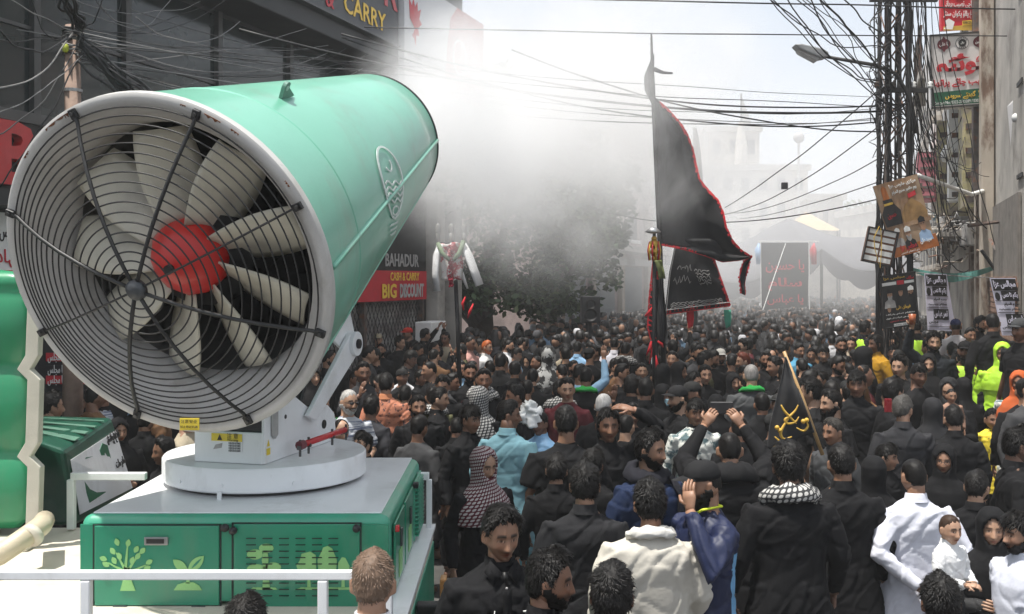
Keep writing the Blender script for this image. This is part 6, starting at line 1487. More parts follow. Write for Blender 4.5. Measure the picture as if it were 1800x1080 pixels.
m=MB(); c=WM[p.name]@Vector((-.27,-.20,1.88)); m.tube([c-Vector((0,0,.06)),c+Vector((0,0,.07))],[.035,.045],12); tag(m.obj('drink_cup',mat('amber_drink',(.35,.10,.04),.3),smooth=True),'plastic cup of red drink raised by the curly haired man','cup')
P(1792,652,40,-35,'woman in orange edged scarf and white patterned dress at the right edge',fem=1,head=('hijab',(.45,.10,.03)),mm=floral,hi=2)
P(1321,639,39,178,'grey haired man in dark grey kameez with green scarf, back turned',hair='bald',hcol=(.22,.21,.20),top=(.075,.078,.08),hi=2,scarf=((.02,.25,.05),cloth,.6),bulk=1.12)
P(1364,625,40,-78,'young man in black shown in profile behind the calligraphy flag',hair='short',hi=2)
P(1238,640,34,22,'smiling young man in black looking back at the camera',hair='short',hi=2,hyaw=-15,sk=SK[1])
P(1194,676,44,-70,'man with trimmed beard in plain black cap, profile',head=('cap',(.015,.015,.016)),beard='beard',hi=2,short=False)
P(1222,700,46,5,'young man in pale floral shirt facing the camera',hair='fringe',mm=floral,hi=2,sk=SK[3])
p=P(1259,694,38,10,'woman in black veil covering all but her eyes',fem=1,head=('niqab',BK),hi=2,h=1.6)
p=P(1165,676,38,35,'woman in black hood wearing a pale blue face mask',fem=1,head=('hijab',BK),hi=2,h=1.6)
m=MB(); m.grid(lambda u,v:(HC+Vector(((u-.5)*.12,-.128+.11*(2*u-1)**2+.01*v,-.022-.08*v))),10,5); o=on(p,m,'face_mask',mat('mask_blue',(.30,.48,.56),.8)); o.modifiers.new('s','SOLIDIFY').thickness=.003
# --------------- middle distance, individually seen
mid=[(1475,557,20,178,'person in flowing white head covering far down the crowd',dict(head=('shawl',(.7,.7,.72)),top=(.68,.68,.7))),
(1462,590,20,175,'man in white shirt just in front of the white head covering',dict(top=(.6,.6,.62),hair='short')),
(1404,603,26,20,'man in blue t-shirt and tan vest in the hazy crowd',dict(top=(.08,.26,.40),hair='short')),
(1448,608,27,-10,'lean man in black with side parted hair near the blue t-shirt',dict(hair='fringe')),
(1479,593,27,-8,'bearded man in black kameez left of the mustard kameez',dict(hair='short',beard='beard')),
(1497,592,24,-30,'man in beige coat behind the bearded man',dict(top=(.30,.25,.19),hair='short')),
(1266,612,27,5,'man with light cap and trimmed beard in black kameez',dict(head=('cap',(.4,.39,.36)),beard='beard')),
(1227,606,28,12,'man with black beard and grey kameez beside the furled flag',dict(top=(.05,.05,.053),hair='short',beard='beard')),
(1308,619,30,-80,'man with henna red hair in profile',dict(hair='short',hcol=(.13,.03,.015),beard='stubble')),
(1183,597,28,178,'man in grey black shirt with his back turned at the furled flag',dict(top=(.06,.06,.063),hair='short')),
(1080,592,24,170,'man in white shirt seen from behind left of the furled flag',dict(top=(.62,.61,.66),hair='bald')),
(1100,600,28,150,'man with checked shawl over his shoulder reaching right',dict(scarf=((.1,.1,.1),keff,1.2),arms=('fwd','fwd'),hair='crop')),
(1030,643,36,170,'man with green cloth round his neck, back turned',dict(scarf=((.03,.28,.06),cloth,.6),hair='crop')),
(1015,600,24,160,'man in light blue shirt half hidden near the loudspeaker',dict(top=(.25,.42,.62),hair='short')),
(964,608,30,178,'woman in zebra striped headscarf seen from behind',dict(head=('shawl',(.1,.1,.1),zebra),mm=zebra,fem=1)),
(855,598,24,60,'old man with bright henna hair and white shirt',dict(hair='short',hcol=(.38,.10,.03),top=(.55,.55,.54),beard='beard')),
(893,596,24,70,'bald bearded man in white shawl facing right',dict(hair='crop',beard='beard',top=(.55,.55,.56))),
(825,590,26,60,'man in open pink shirt beside the flag staff',dict(top=(.45,.25,.22),hair='crop')),
(826,637,34,10,'man with moustache and receding hair facing the camera in the middle of the crowd',dict(hair='short',beard='beard',sk=SK[2])),
(793,655,34,70,'young man with shaved sides in grey black shirt',dict(hair='short',top=(.04,.04,.043))),
(780,668,34,150,'woman with striped grey headscarf and white dress',dict(head=('shawl',(.5,.5,.48)),top=(.65,.65,.68),fem=1)),
(738,650,30,60,'person with white headband over black hair',dict(hair='wavy')),
(709,642,30,175,'man with short hair in white shirt before the headband',dict(hair='crop',top=(.55,.55,.57))),
(712,678,32,170,'man with black mop of hair behind the blue shirted boy',dict(hair='fringe')),
(660,612,27,-50,'boy glancing up over his bare shoulder near the lattice grille',dict(hair='fringe',short=True)),
(718,575,24,-60,'man in bright red cap near the discount sign',dict(head=('cap',(.5,.03,.02)),beard='stubble')),
(664,585,22,10,'man in beige cap beneath the lattice grille',dict(head=('cap',(.33,.28,.2)))),
(746,577,22,120,'man raising his phone with both hands below the discount sign',dict(arms=('phone','phone'),hair='short')),
(1010,568,18,170,'man lifting his arm beside the black loudspeaker',dict(arms=('up',D),hair='short')),
(1120,575,17,10,'man in white turban with black coat near the finial pole',dict(head=('cap',(.6,.6,.6)))),
(1110,660,38,165,'man with thick tousled hair in black left of the furled flag',dict(hair='wavy')),
(1135,664,40,172,'broad backed man in black below the furled flag',dict(hair='short',bulk=1.15)),
(1060,690,44,150,'old man with a bald crown and white beard behind the hand on head man',dict(hair='bald',hcol=(.4,.39,.38),beard='beard')),
(985,668,38,175,'man with woven black and white scarf over his back',dict(scarf=((.1,.1,.1),keff,1.4),hair='wavy')),
(936,646,34,170,'short haired man in black near the zebra scarf, back turned',dict(hair='crop')),
(905,634,32,178,'tall man with dense black hair standing in the middle crowd',dict(hair='short')),
(880,620,31,165,'man in black kameez with his back to the camera below the henna haired man',dict(hair='short')),
(1380,640,34,170,'dark haired woman in black by the flag staff',dict(hair='long',fem=1)),
(1165,640,34,178,'woman in plain black headscarf below the furled flag',dict(head=('hijab',BK),fem=1)),
(1705,575,28,0,'man in yellow vest talking near the first printed banner',dict(hair='short',vest=1,base=.4)),
(1680,560,26,160,'man in navy cap and white shirt with red straps',dict(head=('cap',(.02,.03,.10)),top=(.55,.54,.56),base=.4)),
(1722,556,26,30,'bearded man in black behind the yellow vest',dict(hair='wavy',beard='beard',base=.4)),
(1610,560,28,178,'worker in lime vest standing behind the lattice pole',dict(hair='short',vest=1,base=.3)),
(1520,565,24,100,'man shading his eyes with a raised arm beside the lattice pole',dict(arms=(D,'head'),hair='wavy',vest=1)),
(1708,610,30,-10,'child in headscarf between the safety vest and the banner',dict(head=('hijab',BK),h=1.35,fem=1)),
(1694,664,38,178,'woman in black headscarf with patterned sleeve holding a child',dict(head=('hijab',BK),fem=1)),
(1612,675,38,160,'toddler held against a black dress, looking back',dict(hair='fringe',h=1.3)),
(1600,668,36,175,'boy with thick hair beside the toddler',dict(hair='wavy',h=1.4)),
(1640,700,44,175,'person in patterned black dress with long sleeves',dict(head=('hijab',(.02,.02,.022)),fem=1)),
(95,692,34,0,'smiling man with short beard behind the dark green cart',dict(hair='short',beard='stubble')),
(208,735,44,40,'woman in black headscarf behind the covered cart',dict(head=('hijab',BK),fem=1,arms=('fold','fold'))),
(180,680,38,-60,'man in striped shirt behind the cart roof',dict(mm=stripe,hair='crop')),
(290,768,46,-50,'curly headed man in black beside the turntable left edge',dict(hair='wavy')),
(255,720,42,170,'man in black standing below the fan cage',dict(hair='short')),
(335,725,42,165,'man in black hidden under the fan cage',dict(hair='short')),
(150,690,36,20,'young man in blue checked shirt behind the cart',dict(top=(.1,.2,.4),hair='fringe')),
(1340,690,42,176,'person in black beneath the raised phone',dict(hair='short')),
(1300,730,50,178,'man in black partly hidden behind the raised arms',dict(hair='crop'))]
for u,v,s,f,l,k in mid:
    k=dict(k); ve=k.pop('vest',0); 
    p=P(u,v,s,f,l,hi=1,**k)
    if ve: vest(p)
print('near done',len(PERS),round(time.time()-T0,1))
# --------------- the packed crowd: individuals
rc=random.Random(11)
def free(x,y,d):
    for a,b in PERS:
        if (a-x)**2+(b-y)**2<d*d: return False
    return True
def lfx(y): return -5.5+.35*(y-11)+.5
def rfx(y): return 8.4+.35*(y-18)-.6
NOV=[(PX,PY,.5)]
cand=[]
def ok(x,y):
    if x<lfx(y)+.1 or x>rfx(y): return False
    if y<8.6 and x<-.3: return False
    if (x-PX)**2+(y-PY)**2<.3: return False
    if -1.6<x-.0<.8 and 24<y<25.2 and abs(x+.6)<.5: return False
    u=900+FX*x/y
    for a,b,c in((1710,1772,13.0),(1518,1566,15),(1738,1790,12.5),(1672,1722,12.5),(1615,1650,11.8),(1300,1342,10.5)):
        if a<u<b and y<c: return False
    return -20<u<1830
tries=0
Yc=5.6; lst=[]
for t in range(60000):
    # more tries near, packed to about 2.4 a square metre
    y=5.6+(rc.random()**1.35)*30; x=rc.uniform(-8,20)
    if not ok(x,y): continue
    u=900+FX*x/y; v=HV+FX*(CZ-1.7)/y
    if y<9 and v>700:   # do not hide the people described above
        continue
    dmin=.50 if y<16 else .52
    if free(x,y,dmin): PERS.append((x,y)); lst.append((x,y))
lst.sort(key=lambda p:p[1])
lst=[p for p in lst if p[1]>8.0]
print('crowd',len(lst))
# kinds of people: prototypes with several parts, copied
outs=[]
kinds=[]
def mk(kind,**k): kinds.append((kind,k))
mk('short black hair in black kameez',hair='short'); mk('cropped hair in black shirt',hair='crop',hem=.85); mk('wavy hair in black kameez',hair='wavy'); mk('thick fringe in black t-shirt',hair='fringe',short=True,hem=.85)
mk('short hair and beard in black kameez',hair='short',beard='beard'); mk('black headscarf and dark dress',head=('hijab',BK),fem=1); mk('dark grey shirt and short hair',hair='short',top=(.05,.05,.052)); mk('raised hand and black sleeves',hair='short',arms=('up',D))
mk('black cap and dark shirt',head=('cap',(.02,.02,.02)),hem=.85); mk('balding head in black shirt',hair='bald'); mk('charcoal kameez and wavy hair',hair='wavy',top=(.035,.035,.04)); mk('checked scarf and black clothes',scarf=((.1,.1,.1),keff,1.2),hair='short')
weights=[20,12,14,10,12,8,8,3,5,4,8,3]
cols={'white shirt':(.55,.55,.57),'pale blue shirt':(.25,.4,.55),'brown shirt':(.15,.08,.04),'maroon shirt':(.10,.02,.025),'olive shirt':(.1,.1,.05),'beige shirt':(.35,.3,.22)}
zones=[(-100,600,'beside the fan cage'),(600,745,'below the discount sign'),(745,900,'before the dark tree'),(900,1020,'before the grey shutters'),(1020,1130,'beside the black loudspeaker'),(1130,1300,'beneath the big black flag'),(1300,1430,'before the mourning banner'),(1430,1540,'left of the lattice pole'),(1540,1640,'around the lattice pole'),(1640,1900,'under the printed banners')]
ordn=['first','second','third','fourth','fifth','sixth','seventh','eighth','ninth','tenth','eleventh','twelfth','thirteenth','fourteenth','fifteenth','sixteenth','seventeenth','eighteenth','nineteenth','twentieth']
indiv=lst[:max(0,300-len(WM))] if False else lst[:195]
zc={}
byz={}
for x,y in indiv:
    u=900+FX*x/y
    z=[k for k,(a,b,n_) in enumerate(zones) if a<=u<b]; z=z[0] if z else 9
    byz.setdefault(z,[]).append((x,y,u))
for z,ps in byz.items():
    ps.sort(key=lambda p:p[1]); 
    rows=[sorted(ps[i:i+5],key=lambda p:p[2]) for i in range(0,len(ps),5)]
    for ri,row in enumerate(rows):
        for ci,(x,y,u) in enumerate(row):
            ki=rc.choices(range(len(kinds)),weights)[0]; kn,k=kinds[ki]; k=dict(k); f=rc.choice((180,180,170,190,150,205,0,15,-20,60,-70,90,-95,30,-40,165))
            if u<745: f=rc.choice((60,75,90,40,100,120,150,20))
            hy=rc.choice((0,0,25,-25)); desc=kn
            if rc.random()<.19 and 'head' not in k:
                cn=rc.choice(list(cols)); k['top']=cols[cn]; desc={'short':'short hair','crop':'cropped hair','wavy':'wavy hair','fringe':'thick fringe','bald':'balding head'}.get(k.get('hair','short'),'short hair')+' in '+cn
            pos='%s along row %s of the crowd %s'%(ordn[ci],['one','two','three','four','five','six','seven','eight','nine','ten','eleven','twelve'][min(ri,11)],zones[z][2])
            lab='person with %s, %s'%(desc,pos)
            if len(lab.split())>16: lab='%s, %s'%(desc,pos)
            if len(lab.split())>16: lab='%s, %s'%(' '.join(desc.split()[:3]),pos)
            h=rc.uniform(1.54,1.82); base=.16 if x>rfx(y)-1.6 else 0
            vt=HV+FX*(CZ-base-h)/y
            person(u,vt,423/y,f,lab,hi=1 if y<19 else 0,hyaw=hy,hpit=rc.choice((0,0,10,-10)),Y=y,base=base,group='people packed in the street crowd',collar=False,sk=rc.choice(SK),**k)
print('people',len([o for o in bpy.data.objects if o.name.startswith('person')]),round(time.time()-T0,1))
# --------------- the rest of the crowd as one mass
rest=lst[195:]
for t in range(9000):
    y=rc.uniform(33,62); x=rc.uniform(lfx(y)+.3,rfx(y))
    if 900+FX*x/y<930: continue
    rest.append((x,y))
    if len(rest)>900: break
def crowd_proto(seed,hijab=False):
    mb=MB(); r=random.Random(seed)
    mb.mi=0; mb.ball((0,-.01,1.60),.1,10,8,(.78,.95,1.15)) 
    mb.mi=1
    a=[ring(1.575,.082,.085,10,0,.045,1),ring(1.64,.09,.108,10,0,.012,1),ring(1.70,.082,.10,10,0,.0,1),ring(1.735,.05,.06,10,0,.0,1)] if not hijab else [ring(1.36,.2,.13,10),ring(1.5,.1,.1,10,0,.02,1),ring(1.62,.095,.105,10,0,.025,1),ring(1.72,.05,.06,10,0,.01,1)]
    mb.loft(a); mb.mi=2
    mb.loft([ring(.55,.25,.17,10),ring(1.0,.18,.13,10),ring(1.3,.2,.13,10),ring(1.4,.18,.11,10),ring(1.45,.1,.08,10),ring(1.5,.055,.055,10,0,.01,1)])
    for s in(-1,1): mb.tube([(s*.18,0,1.38),(s*.25,.03,1.12),(s*.25,-.05,.88)],[.06,.05,.035],6)
    mb.mi=0
    for s in(-1,1): mb.ball((s*.25,-.07,.82),.04,6,4,(.7,.8,1.2)); mb.tube([(s*.1,0,.6),(s*.1,.0,.05)],[.06,.05],6)
    return mb
protos=[crowd_proto(1),crowd_proto(2),crowd_proto(3,True)]
SKM=[mat('crowd_skin_%s'%n_,c,.55,vary=.1) for n_,c in(('brown',SK[0]),('dark',SK[2]),('light',SK[1]))]
CLM=[mat('crowd_black',(.016,.016,.018),.85,vary=.2),mat('crowd_charcoal',(.045,.045,.05),.85,vary=.2),mat('crowd_white',(.5,.5,.52),.85),mat('crowd_blue',(.12,.2,.3),.85),mat('crowd_rust',(.2,.07,.04),.85)]
HM=mat('crowd_hair',(.013,.011,.010),.5,vary=.2)
mats=[*SKM,HM,*CLM]
V=[];Fc=[];MI=[];off=0
for x,y in rest:
    pb=rc.choice(protos); a=R(rc.choice((180,170,190,0,20,-30,90,-80,150,200))); k=rc.uniform(.92,1.05); ca,sa=math.cos(a)*k,math.sin(a)*k
    arr=np.array(pb.v); q=np.stack([arr[:,0]*ca-arr[:,1]*sa+x,arr[:,0]*sa+arr[:,1]*ca+y,arr[:,2]*k],-1); V.append(q)
    Fc+=[tuple(i+off for i in f) for f in pb.f]; off+=len(q); s_=rc.randrange(3); c_=rc.choices((4,5,6,7,8),(64,20,9,4,3))[0]
    hm_=3 if rc.random()<.93 else (6 if rc.random()<.5 else 5)
    MI+=[s_ if i==0 else (hm_ if i==1 else c_) for i in pb.m]
me=bpy.data.meshes.new('crowd'); me.from_pydata(np.concatenate(V).tolist(),[],Fc)
for m_ in mats: me.materials.append(m_)
me.polygons.foreach_set('material_index',MI); me.polygons.foreach_set('use_smooth',[True]*len(MI)); me.update()
o=link('crowd',me); o['kind']='stuff'; o['label']='packed far crowd in black filling the hazy end of the street'; o['category']='crowd'
print('crowd mass',len(rest),round(time.time()-T0,1))
# ================================================================== FLAGS, POLES, SPEAKER
fblack=mat('flag_black',(.016,.016,.018),.85,vary=.25,vscale=3,bump=.3,bscale=20,bdist=.01,sheen=.1)
fred=mat('fringe_red',(.60,.02,.03),.8,vary=.2,vscale=8)
def interp(pts,t):
    L=[0]
    for a,b in zip(pts[:-1],pts[1:]): L.append(L[-1]+math.hypot(b[0]-a[0],b[1]-a[1]))
    d=t*L[-1]
    for i in range(len(L)-1):
        if d<=L[i+1]+1e-9:
            f=(d-L[i])/max(1e-6,L[i+1]-L[i]); return pts[i][0]+(pts[i+1][0]-pts[i][0])*f,pts[i][1]+(pts[i+1][1]-pts[i][1])*f
    return pts[-1]
def flagmesh(root,left,right,Y,wave=.12,ph=0,mm=None,nu=36,nv=44,freq=9,name='cloth',th=.006):
    def fn(u,v):
        a=interp(left,v); b=interp(right,v); x=a[0]+(b[0]-a[0])*u; y=a[1]+(b[1]-a[1])*u
        d=wave*u*(math.sin(u*freq+v*3+ph)+.5*math.sin(u*freq*.5-v*8+ph)+.4*nz((u*4,v*5,ph),1))
        return W(x,y,Y+d)
    m=MB(); m.grid(fn,nu,nv); o=m.obj(name,mm or fblack,root,smooth=True); md=o.modifiers.new('s','SOLIDIFY'); md.thickness=th; return fn
def fringe(root,fn,path,w=.05,seed=0,step=.012,mm=None):
    r=random.Random(seed); m=MB(); N=int(1/step)
    P_=[fn(*path(i/N)) for i in range(N+1)]
    for i in range(N):
        a,b=P_[i],P_[i+1]; d=(b-a); 
        if d.length<1e-5: continue
        n_=Vector((d.z,0,-d.x)).normalized(); L=w*r.uniform(.5,1.4); j=Vector((r.uniform(-.3,.3)*w,r.uniform(-.5,.5)*w,r.uniform(-.3,.3)*w))
        m.add([a-n_*w*.3,b-n_*w*.3,b+n_*L+j,a+n_*L*r.uniform(.7,1)+j],[(0,1,2,3)])
    o=m.obj('red_fringe',mm or fred,root); o.modifiers.new('s','SOLIDIFY').thickness=.008; return o
# big flag
BF=thing('mourning_flag','huge black flag with red fringe flying from a tall leaning pole','flag',W(1165,640,13)-Vector((0,0,1.7)))
m=MB(); m.tube([W(1168,700,12.9),W(1160,430,13),W(1147,150,13),W(1145,60,13)],[.035,.032,.026,.012],8); m.obj('pole',darksteel,BF,smooth=True)
left=[(1147,168),(1150,260),(1155,350),(1161,430)]
right=[(1152,172),(1172,190),(1195,215),(1208,235),(1218,262),(1224,290),(1230,315),(1246,335),(1262,352),(1272,375),(1277,400),(1287,422),(1303,440),(1322,452)]
# reshape: right edge meets bottom tail
fn=flagmesh(BF,left,right,13,.16,1.0,nu=40,nv=50,freq=8)
fringe(BF,fn,lambda t:(1,.03+t*.97),.022,1)
low=[(1161,430),(1200,442),(1240,447),(1272,458),(1322,452)]
fn2=flagmesh(BF,[(1161,428),(1200,420),(1250,420),(1322,451)],[(1161,431),(1200,438),(1240,450),(1270,461),(1300,458),(1322,453)],13.02,.05,2,nu=6,nv=30,name='lower_cloth')
fringe(BF,fn2,lambda t:(1,t),-.02,2)
fn3=flagmesh(BF,[(1322,450),(1306,462),(1300,490),(1303,516)],[(1318,460),(1312,480),(1308,500),(1309,519)],13.05,.05,2,nu=4,nv=20,name='tail')
fringe(BF,fn3,lambda t:(0,t),.018,3,.05); fringe(BF,fn3,lambda t:(1,t),-.018,4,.05)
flagmesh(BF,[(1146,100),(1132,135),(1133,160),(1147,185)],[(1150,95),(1150,130),(1152,160),(1152,190)],13,.05,0,nu=6,nv=12,name='wrapped_cloth')
m=MB(); m.tube([W(1150,122,13),W(1165,128,13.05),W(1182,129,13.1)],[.03,.02,.012],6); m.obj('loose_strip',fblack,BF,smooth=True)
# second banner with script
SBn=thing('embroidered_banner','black trapezoid banner with white script and red border below the big flag','banner',W(1225,540,14)-Vector((0,0,1.5)))
fn=flagmesh(SBn,[(1186,432),(1176,480),(1168,552)],[(1252,446),(1268,492),(1284,537)],14,.05,.5,nu=24,nv=24,freq=6)
fringe(SBn,fn,lambda t:(1,t),.025,5); fringe(SBn,fn,lambda t:(t,1),-.05,6); 
m=MB(); m.tube([fn(t,.98)+Vector((0,-.02,.03)) for t in np.linspace(0,1,20)],.006,5); m.tube([fn(.02,t)+Vector((0,-.02,0)) for t in np.linspace(0,1,20)],.005,5); m.obj('piping',greyp,SBn)
def script(root,fn,u0,u1,v,amp,n,seed,mm,r_=.006,off=-.02):
    r=random.Random(seed); pts=[]
    for i in range(n):
        u=u0+(u1-u0)*i/(n-1); vv=v+amp*(math.sin(i*1.7+seed)*.5+r.uniform(-.6,.6)); pts.append(fn(u,vv)+Vector((0,off,0)))
    m=MB(); m.tube(pts,r_,4); return m.obj('embroidered_line',mm,root)
for k in range(3): script(SBn,fn,.08,.9,.86+k*.03,.018,46,k,greyp,.004)
for k in range(5): script(SBn,fn,.5+.02*k,.8,.35+k*.055,.04,14,k+9,greyp,.005)
script(SBn,fn,.15,.45,.3,.08,16,33,greyp,.004); script(SBn,fn,.1,.42,.5,.08,16,34,greyp,.004)
for u_,c in((1213,fred),(1279,mat('green_cloth_strip',(.08,.35,.24),.8))):
    f=flagmesh(tag(bpy.data.objects.new('x',None),'','') if False else SBn,[(u_-7,545),(u_-6,560),(u_-3,578)],[(u_+6,545),(u_+7,562),(u_+5,574)],14.1,.02,0,nu=4,nv=6,mm=c,name='hanging_strip')
# furled flag in front
FF=thing('furled_flag','furled black flag with red frills hanging straight on its staff','flag',W(1160,640,12.6)-Vector((0,0,1.6)))
m=MB(); m.tube([W(1152,770,12.4),W(1153,640,12.6),W(1158,430,12.7)],.026,8); m.obj('staff',darksteel,FF,smooth=True)
fn=flagmesh(FF,[(1150,452),(1143,520),(1140,575),(1146,598)],[(1162,450),(1168,520),(1174,580),(1172,608)],12.55,.10,0,nu=12,nv=30,freq=14)
fringe(FF,fn,lambda t:(0,t),-.06,7,.02)
m=MB()
for k,(u0,v0,u1,v1) in enumerate(((1150,592,1141,640),(1156,600,1166,611),(1145,600,1136,625),(1152,625,1153,655),(1134,556,1146,540))): m.tube([W(u0,v0,12.5),W((u0+u1)/2+2,(v0+v1)/2,12.5),W(u1,v1,12.5)],[.012,.022,.006],5)
m.obj('red_frill',fred,FF,smooth=True,kind='stuff')
# finial pole
FP=thing('finial_staff','ornate gold finial with green cloth on a staff beside the big flag','staff',W(1150,640,12.2)-Vector((0,0,1.6)))
m=MB(); m.tube([W(1149,720,12.2),W(1150,410,12.3)],.02,8); m.obj('staff',darksteel,FP,smooth=True)
m=MB(); c=W(1148,408,12.2); m.lathe([(0,.06),(.04,.05),(.10,.0),(.03,-.02)],16,Matrix.Translation(c)@Matrix.Rotation(R(90),4,'X')); m.obj('cap_dish',mat('silver',(.6,.6,.6),.3,metal=.8),FP,smooth=True)
for k,(v,r_) in enumerate(((420,.035),(430,.06),(443,.05),(455,.035))):
    m=MB(); m.ball(W(1150,v,12.2),r_,12,8); m.obj('gold_ball',mat('brass',(.55,.33,.07),.35,metal=.7),FP,smooth=True)
for k in range(10):
    a=k*.628; m=MB(); m.tube([W(1150+8*math.cos(a),425,12.2+.05*math.sin(a)),W(1150+11*math.cos(a),440,12.2+.07*math.sin(a)),W(1150+9*math.cos(a),458,12.2+.06*math.sin(a))],.010,5); m.obj('garland',redplas if k%2 else goldp,FP,smooth=True)
flagmesh(FP,[(1150,458),(1156,475),(1158,490)],[(1163,457),(1168,478),(1170,490)],12.1,.03,0,nu=6,nv=8,mm=mat('olive_cloth',(.13,.15,.05),.8),name='green_cloth')
# hazy far flag
HF=thing('far_flag','narrow dark flag standing in the haze behind the big flag','flag',W(1224,490,24)-Vector((0,0,2.8)))
m=MB(); m.tube([(4.3,24,0),W(1222,225,24)],.05,6); m.obj('pole',darksteel,HF)
flagmesh(HF,[(1222,225),(1220,260),(1222,300)],[(1228,240),(1232,270),(1236,322)],24,.1,0,nu=8,nv=14,mm=fblack)
# calligraphy flag
CF=thing('calligraphy_flag','black hand flag with gold Urdu calligraphy slanting on a wooden stick','flag',W(1440,780,8.4)-Vector((0,0,1.2)))
m=MB(); m.tube([W(1378,618,8.4),W(1412,705,8.35),W(1446,800,8.3)],[.014,.016,.016],8); m.obj('stick',mat('bamboo',(.45,.28,.12),.5,vary=.2),CF,smooth=True)
fn=flagmesh(CF,[(1380,628),(1372,670),(1362,710),(1352,750),(1348,792)],[(1381,628),(1398,670),(1412,705),(1424,738),(1432,760)],8.3,.05,.3,nu=24,nv=30,freq=7)
gold=mat('gold_thread',(.60,.36,.05),.5,vary=.15)
def ink(pts,r0,close=False):
    m=MB(); q=[]; n=len(pts)
    # smooth
    for i in range(n-1):
        for t in(0,.33,.66):
            p0=Vector(pts[max(i-1,0)]);p1=Vector(pts[i]);p2=Vector(pts[i+1]);p3=Vector(pts[min(i+2,n-1)])
            q.append(.5*((2*p1)+(-p0+p2)*t+(2*p0-5*p1+4*p2-p3)*t*t+(-p0+3*p1-3*p2+p3)*t**3))
    q.append(Vector(pts[-1])); k=len(q)
    P_=[W(x,y,8.23) for x,y in q]; m.tube(P_,[r0*.62*(.45+.75*math.sin(math.pi*i/(k-1))) for i in range(k)],6,sy=1); return m.obj('gold_letter',gold,CF,smooth=True)
ink([(1373,712),(1378,722),(1388,733),(1400,745)],.016); ink([(1403,712),(1398,722),(1388,732),(1380,738),(1385,745),(1398,742),(1404,733)],.016)
ink([(1388,733),(1378,748),(1372,762),(1378,772),(1392,768)],.017); ink([(1362,768),(1370,775),(1378,776),(1368,783),(1360,786)],.015); ink([(1400,752),(1412,758),(1420,750),(1418,742)],.014)
for u,v in((1412,741),(1418,739),(1366,752),(1371,757)): m=MB(); m.ball(W(u,v,8.23),.02,8,6); m.obj('gold_dot',gold,CF,smooth=True)
# blood-stained shirt
BS=thing('stained_shirt','white shirt with red stains, green cloth and rose garland on a pole','shirt',W(803,490,13)-Vector((0,0,2.8)))
stain=mat('stained_cloth',(.62,.60,.58),.85,vary=.08,col2=(.42,.02,.04),c2scale=5.5,c2lo=.48,c2hi=.54,bump=.4,bscale=12,bdist=.02)
whc=mat('white_cloth',(.66,.66,.66),.85,vary=.08,bump=.5,bscale=12,bdist=.02)
m=MB(); m.tube([W(800,470,13.1),W(804,560,13.0),W(808,680,12.9)],.028,8); m.obj('pole',darksteel,BS,smooth=True)
def slab(fnn,nu,nv,mm,name,th=.05):
    m=MB(); m.grid(fnn,nu,nv); o=m.obj(name,mm,BS,smooth=True); md=o.modifiers.new('s','SOLIDIFY'); md.thickness=th; md.offset=0; return o
slab(lambda u,v:W(776+36*u+1.5*math.sin(v*9+u*3),428+61*v+2*math.sin(u*7)+(3 if v>.95 else 0),13-.05*math.sin(u*math.pi)-.02*math.sin(u*12+v*4)),14,18,stain,'torso')
def sleeve(pts,w,mm=whc):
    m=MB(); P_=[W(x,y,Y) for x,y,Y in pts]; m.tube(P_,w,10,sy=.45); m.obj('sleeve',mm,BS,smooth=True)
sleeve([(774,430,13),(767,450,12.97),(765,480,12.95),(768,512,12.95)],[.07,.075,.07,.075]); sleeve([(814,428,13),(824,450,12.95),(833,475,12.9),(843,502,12.9)],[.06,.08,.08,.08]); sleeve([(812,480,13.05),(817,495,13.05),(822,508,13.05)],[.05,.045,.03])
m=MB(); r=random.Random(4)
for k in range(90): t=k/89; m.ball(W(792+r.uniform(-3,4),432+72*t,12.9+r.uniform(-.03,.03)),.015*r.uniform(.7,1.3),6,4)
m.obj('rose_garland',mat('rose_petals',(.30,.01,.03),.7,vary=.4,vscale=30),BS)
m=MB(); m.tube([W(770,428,12.95),W(777,445,12.88),W(790,458,12.85)],[.03,.03,.02],6); m.tube([W(815,424,12.95),W(808,445,12.88),W(797,458,12.85)],[.03,.035,.02],6); m.obj('green_drape',mat('sage_cloth',(.16,.22,.13),.8),BS,smooth=True)
m=MB(); m.tube([W(770,428,13.03),W(818,424,13.03)],.015,6); m.obj('crossbar',darksteel,BS)
for u in(770,793,816): m=MB(); m.tube([W(u,430,13.03),W(u,410,13.03)],[.018,.03],6); m.ball(W(u,404,13.03),.055,8,6,(.7,.5,1.5)); m.obj('finial',mat('tarnished_finial',(.22,.21,.2),.5),BS,smooth=True)
m=MB(); 
m.tube([W(818,522,13.4),W(813,534,13.4),W(815,546,13.4)],[.008,.02,.006],5); m.tube([W(832,534,13.4),W(826,548,13.4),W(822,560,13.4)],[.008,.022,.006],5)
tag(m.obj('red_ribbons',fred,smooth=True),'red ribbons hanging in the dark beside the stained shirt pole','ribbon')
# loudspeaker
SPK=thing('loudspeaker','tall black loudspeaker box standing above the crowd by the grey shutters','loudspeaker',W(1039,568,20)-Vector((0,0,0)))
a=W(1022,521,20);b=W(1055,568,20)
bx('cabinet',((a.x+b.x)/2,20.2,(a.z+b.z)/2),(b.x-a.x,.4,a.z-b.z),blackp,SPK,.015)
for z,r_ in(((a.z*.7+b.z*.3),.09),((a.z*.3+b.z*.7),.12)): m=MB(); m.lathe([(0,.03),(r_*.4,.02),(r_,.0),(r_*1.08,-.015),(r_*1.1,.01)],20,Matrix.Translation(((a.x+b.x)/2,19.99,z))); m.obj('speaker_cone',darksteel,SPK,smooth=True)
bx('stand',((a.x+b.x)/2,20.2,b.z/2),(.06,.06,b.z),darksteel,SPK)
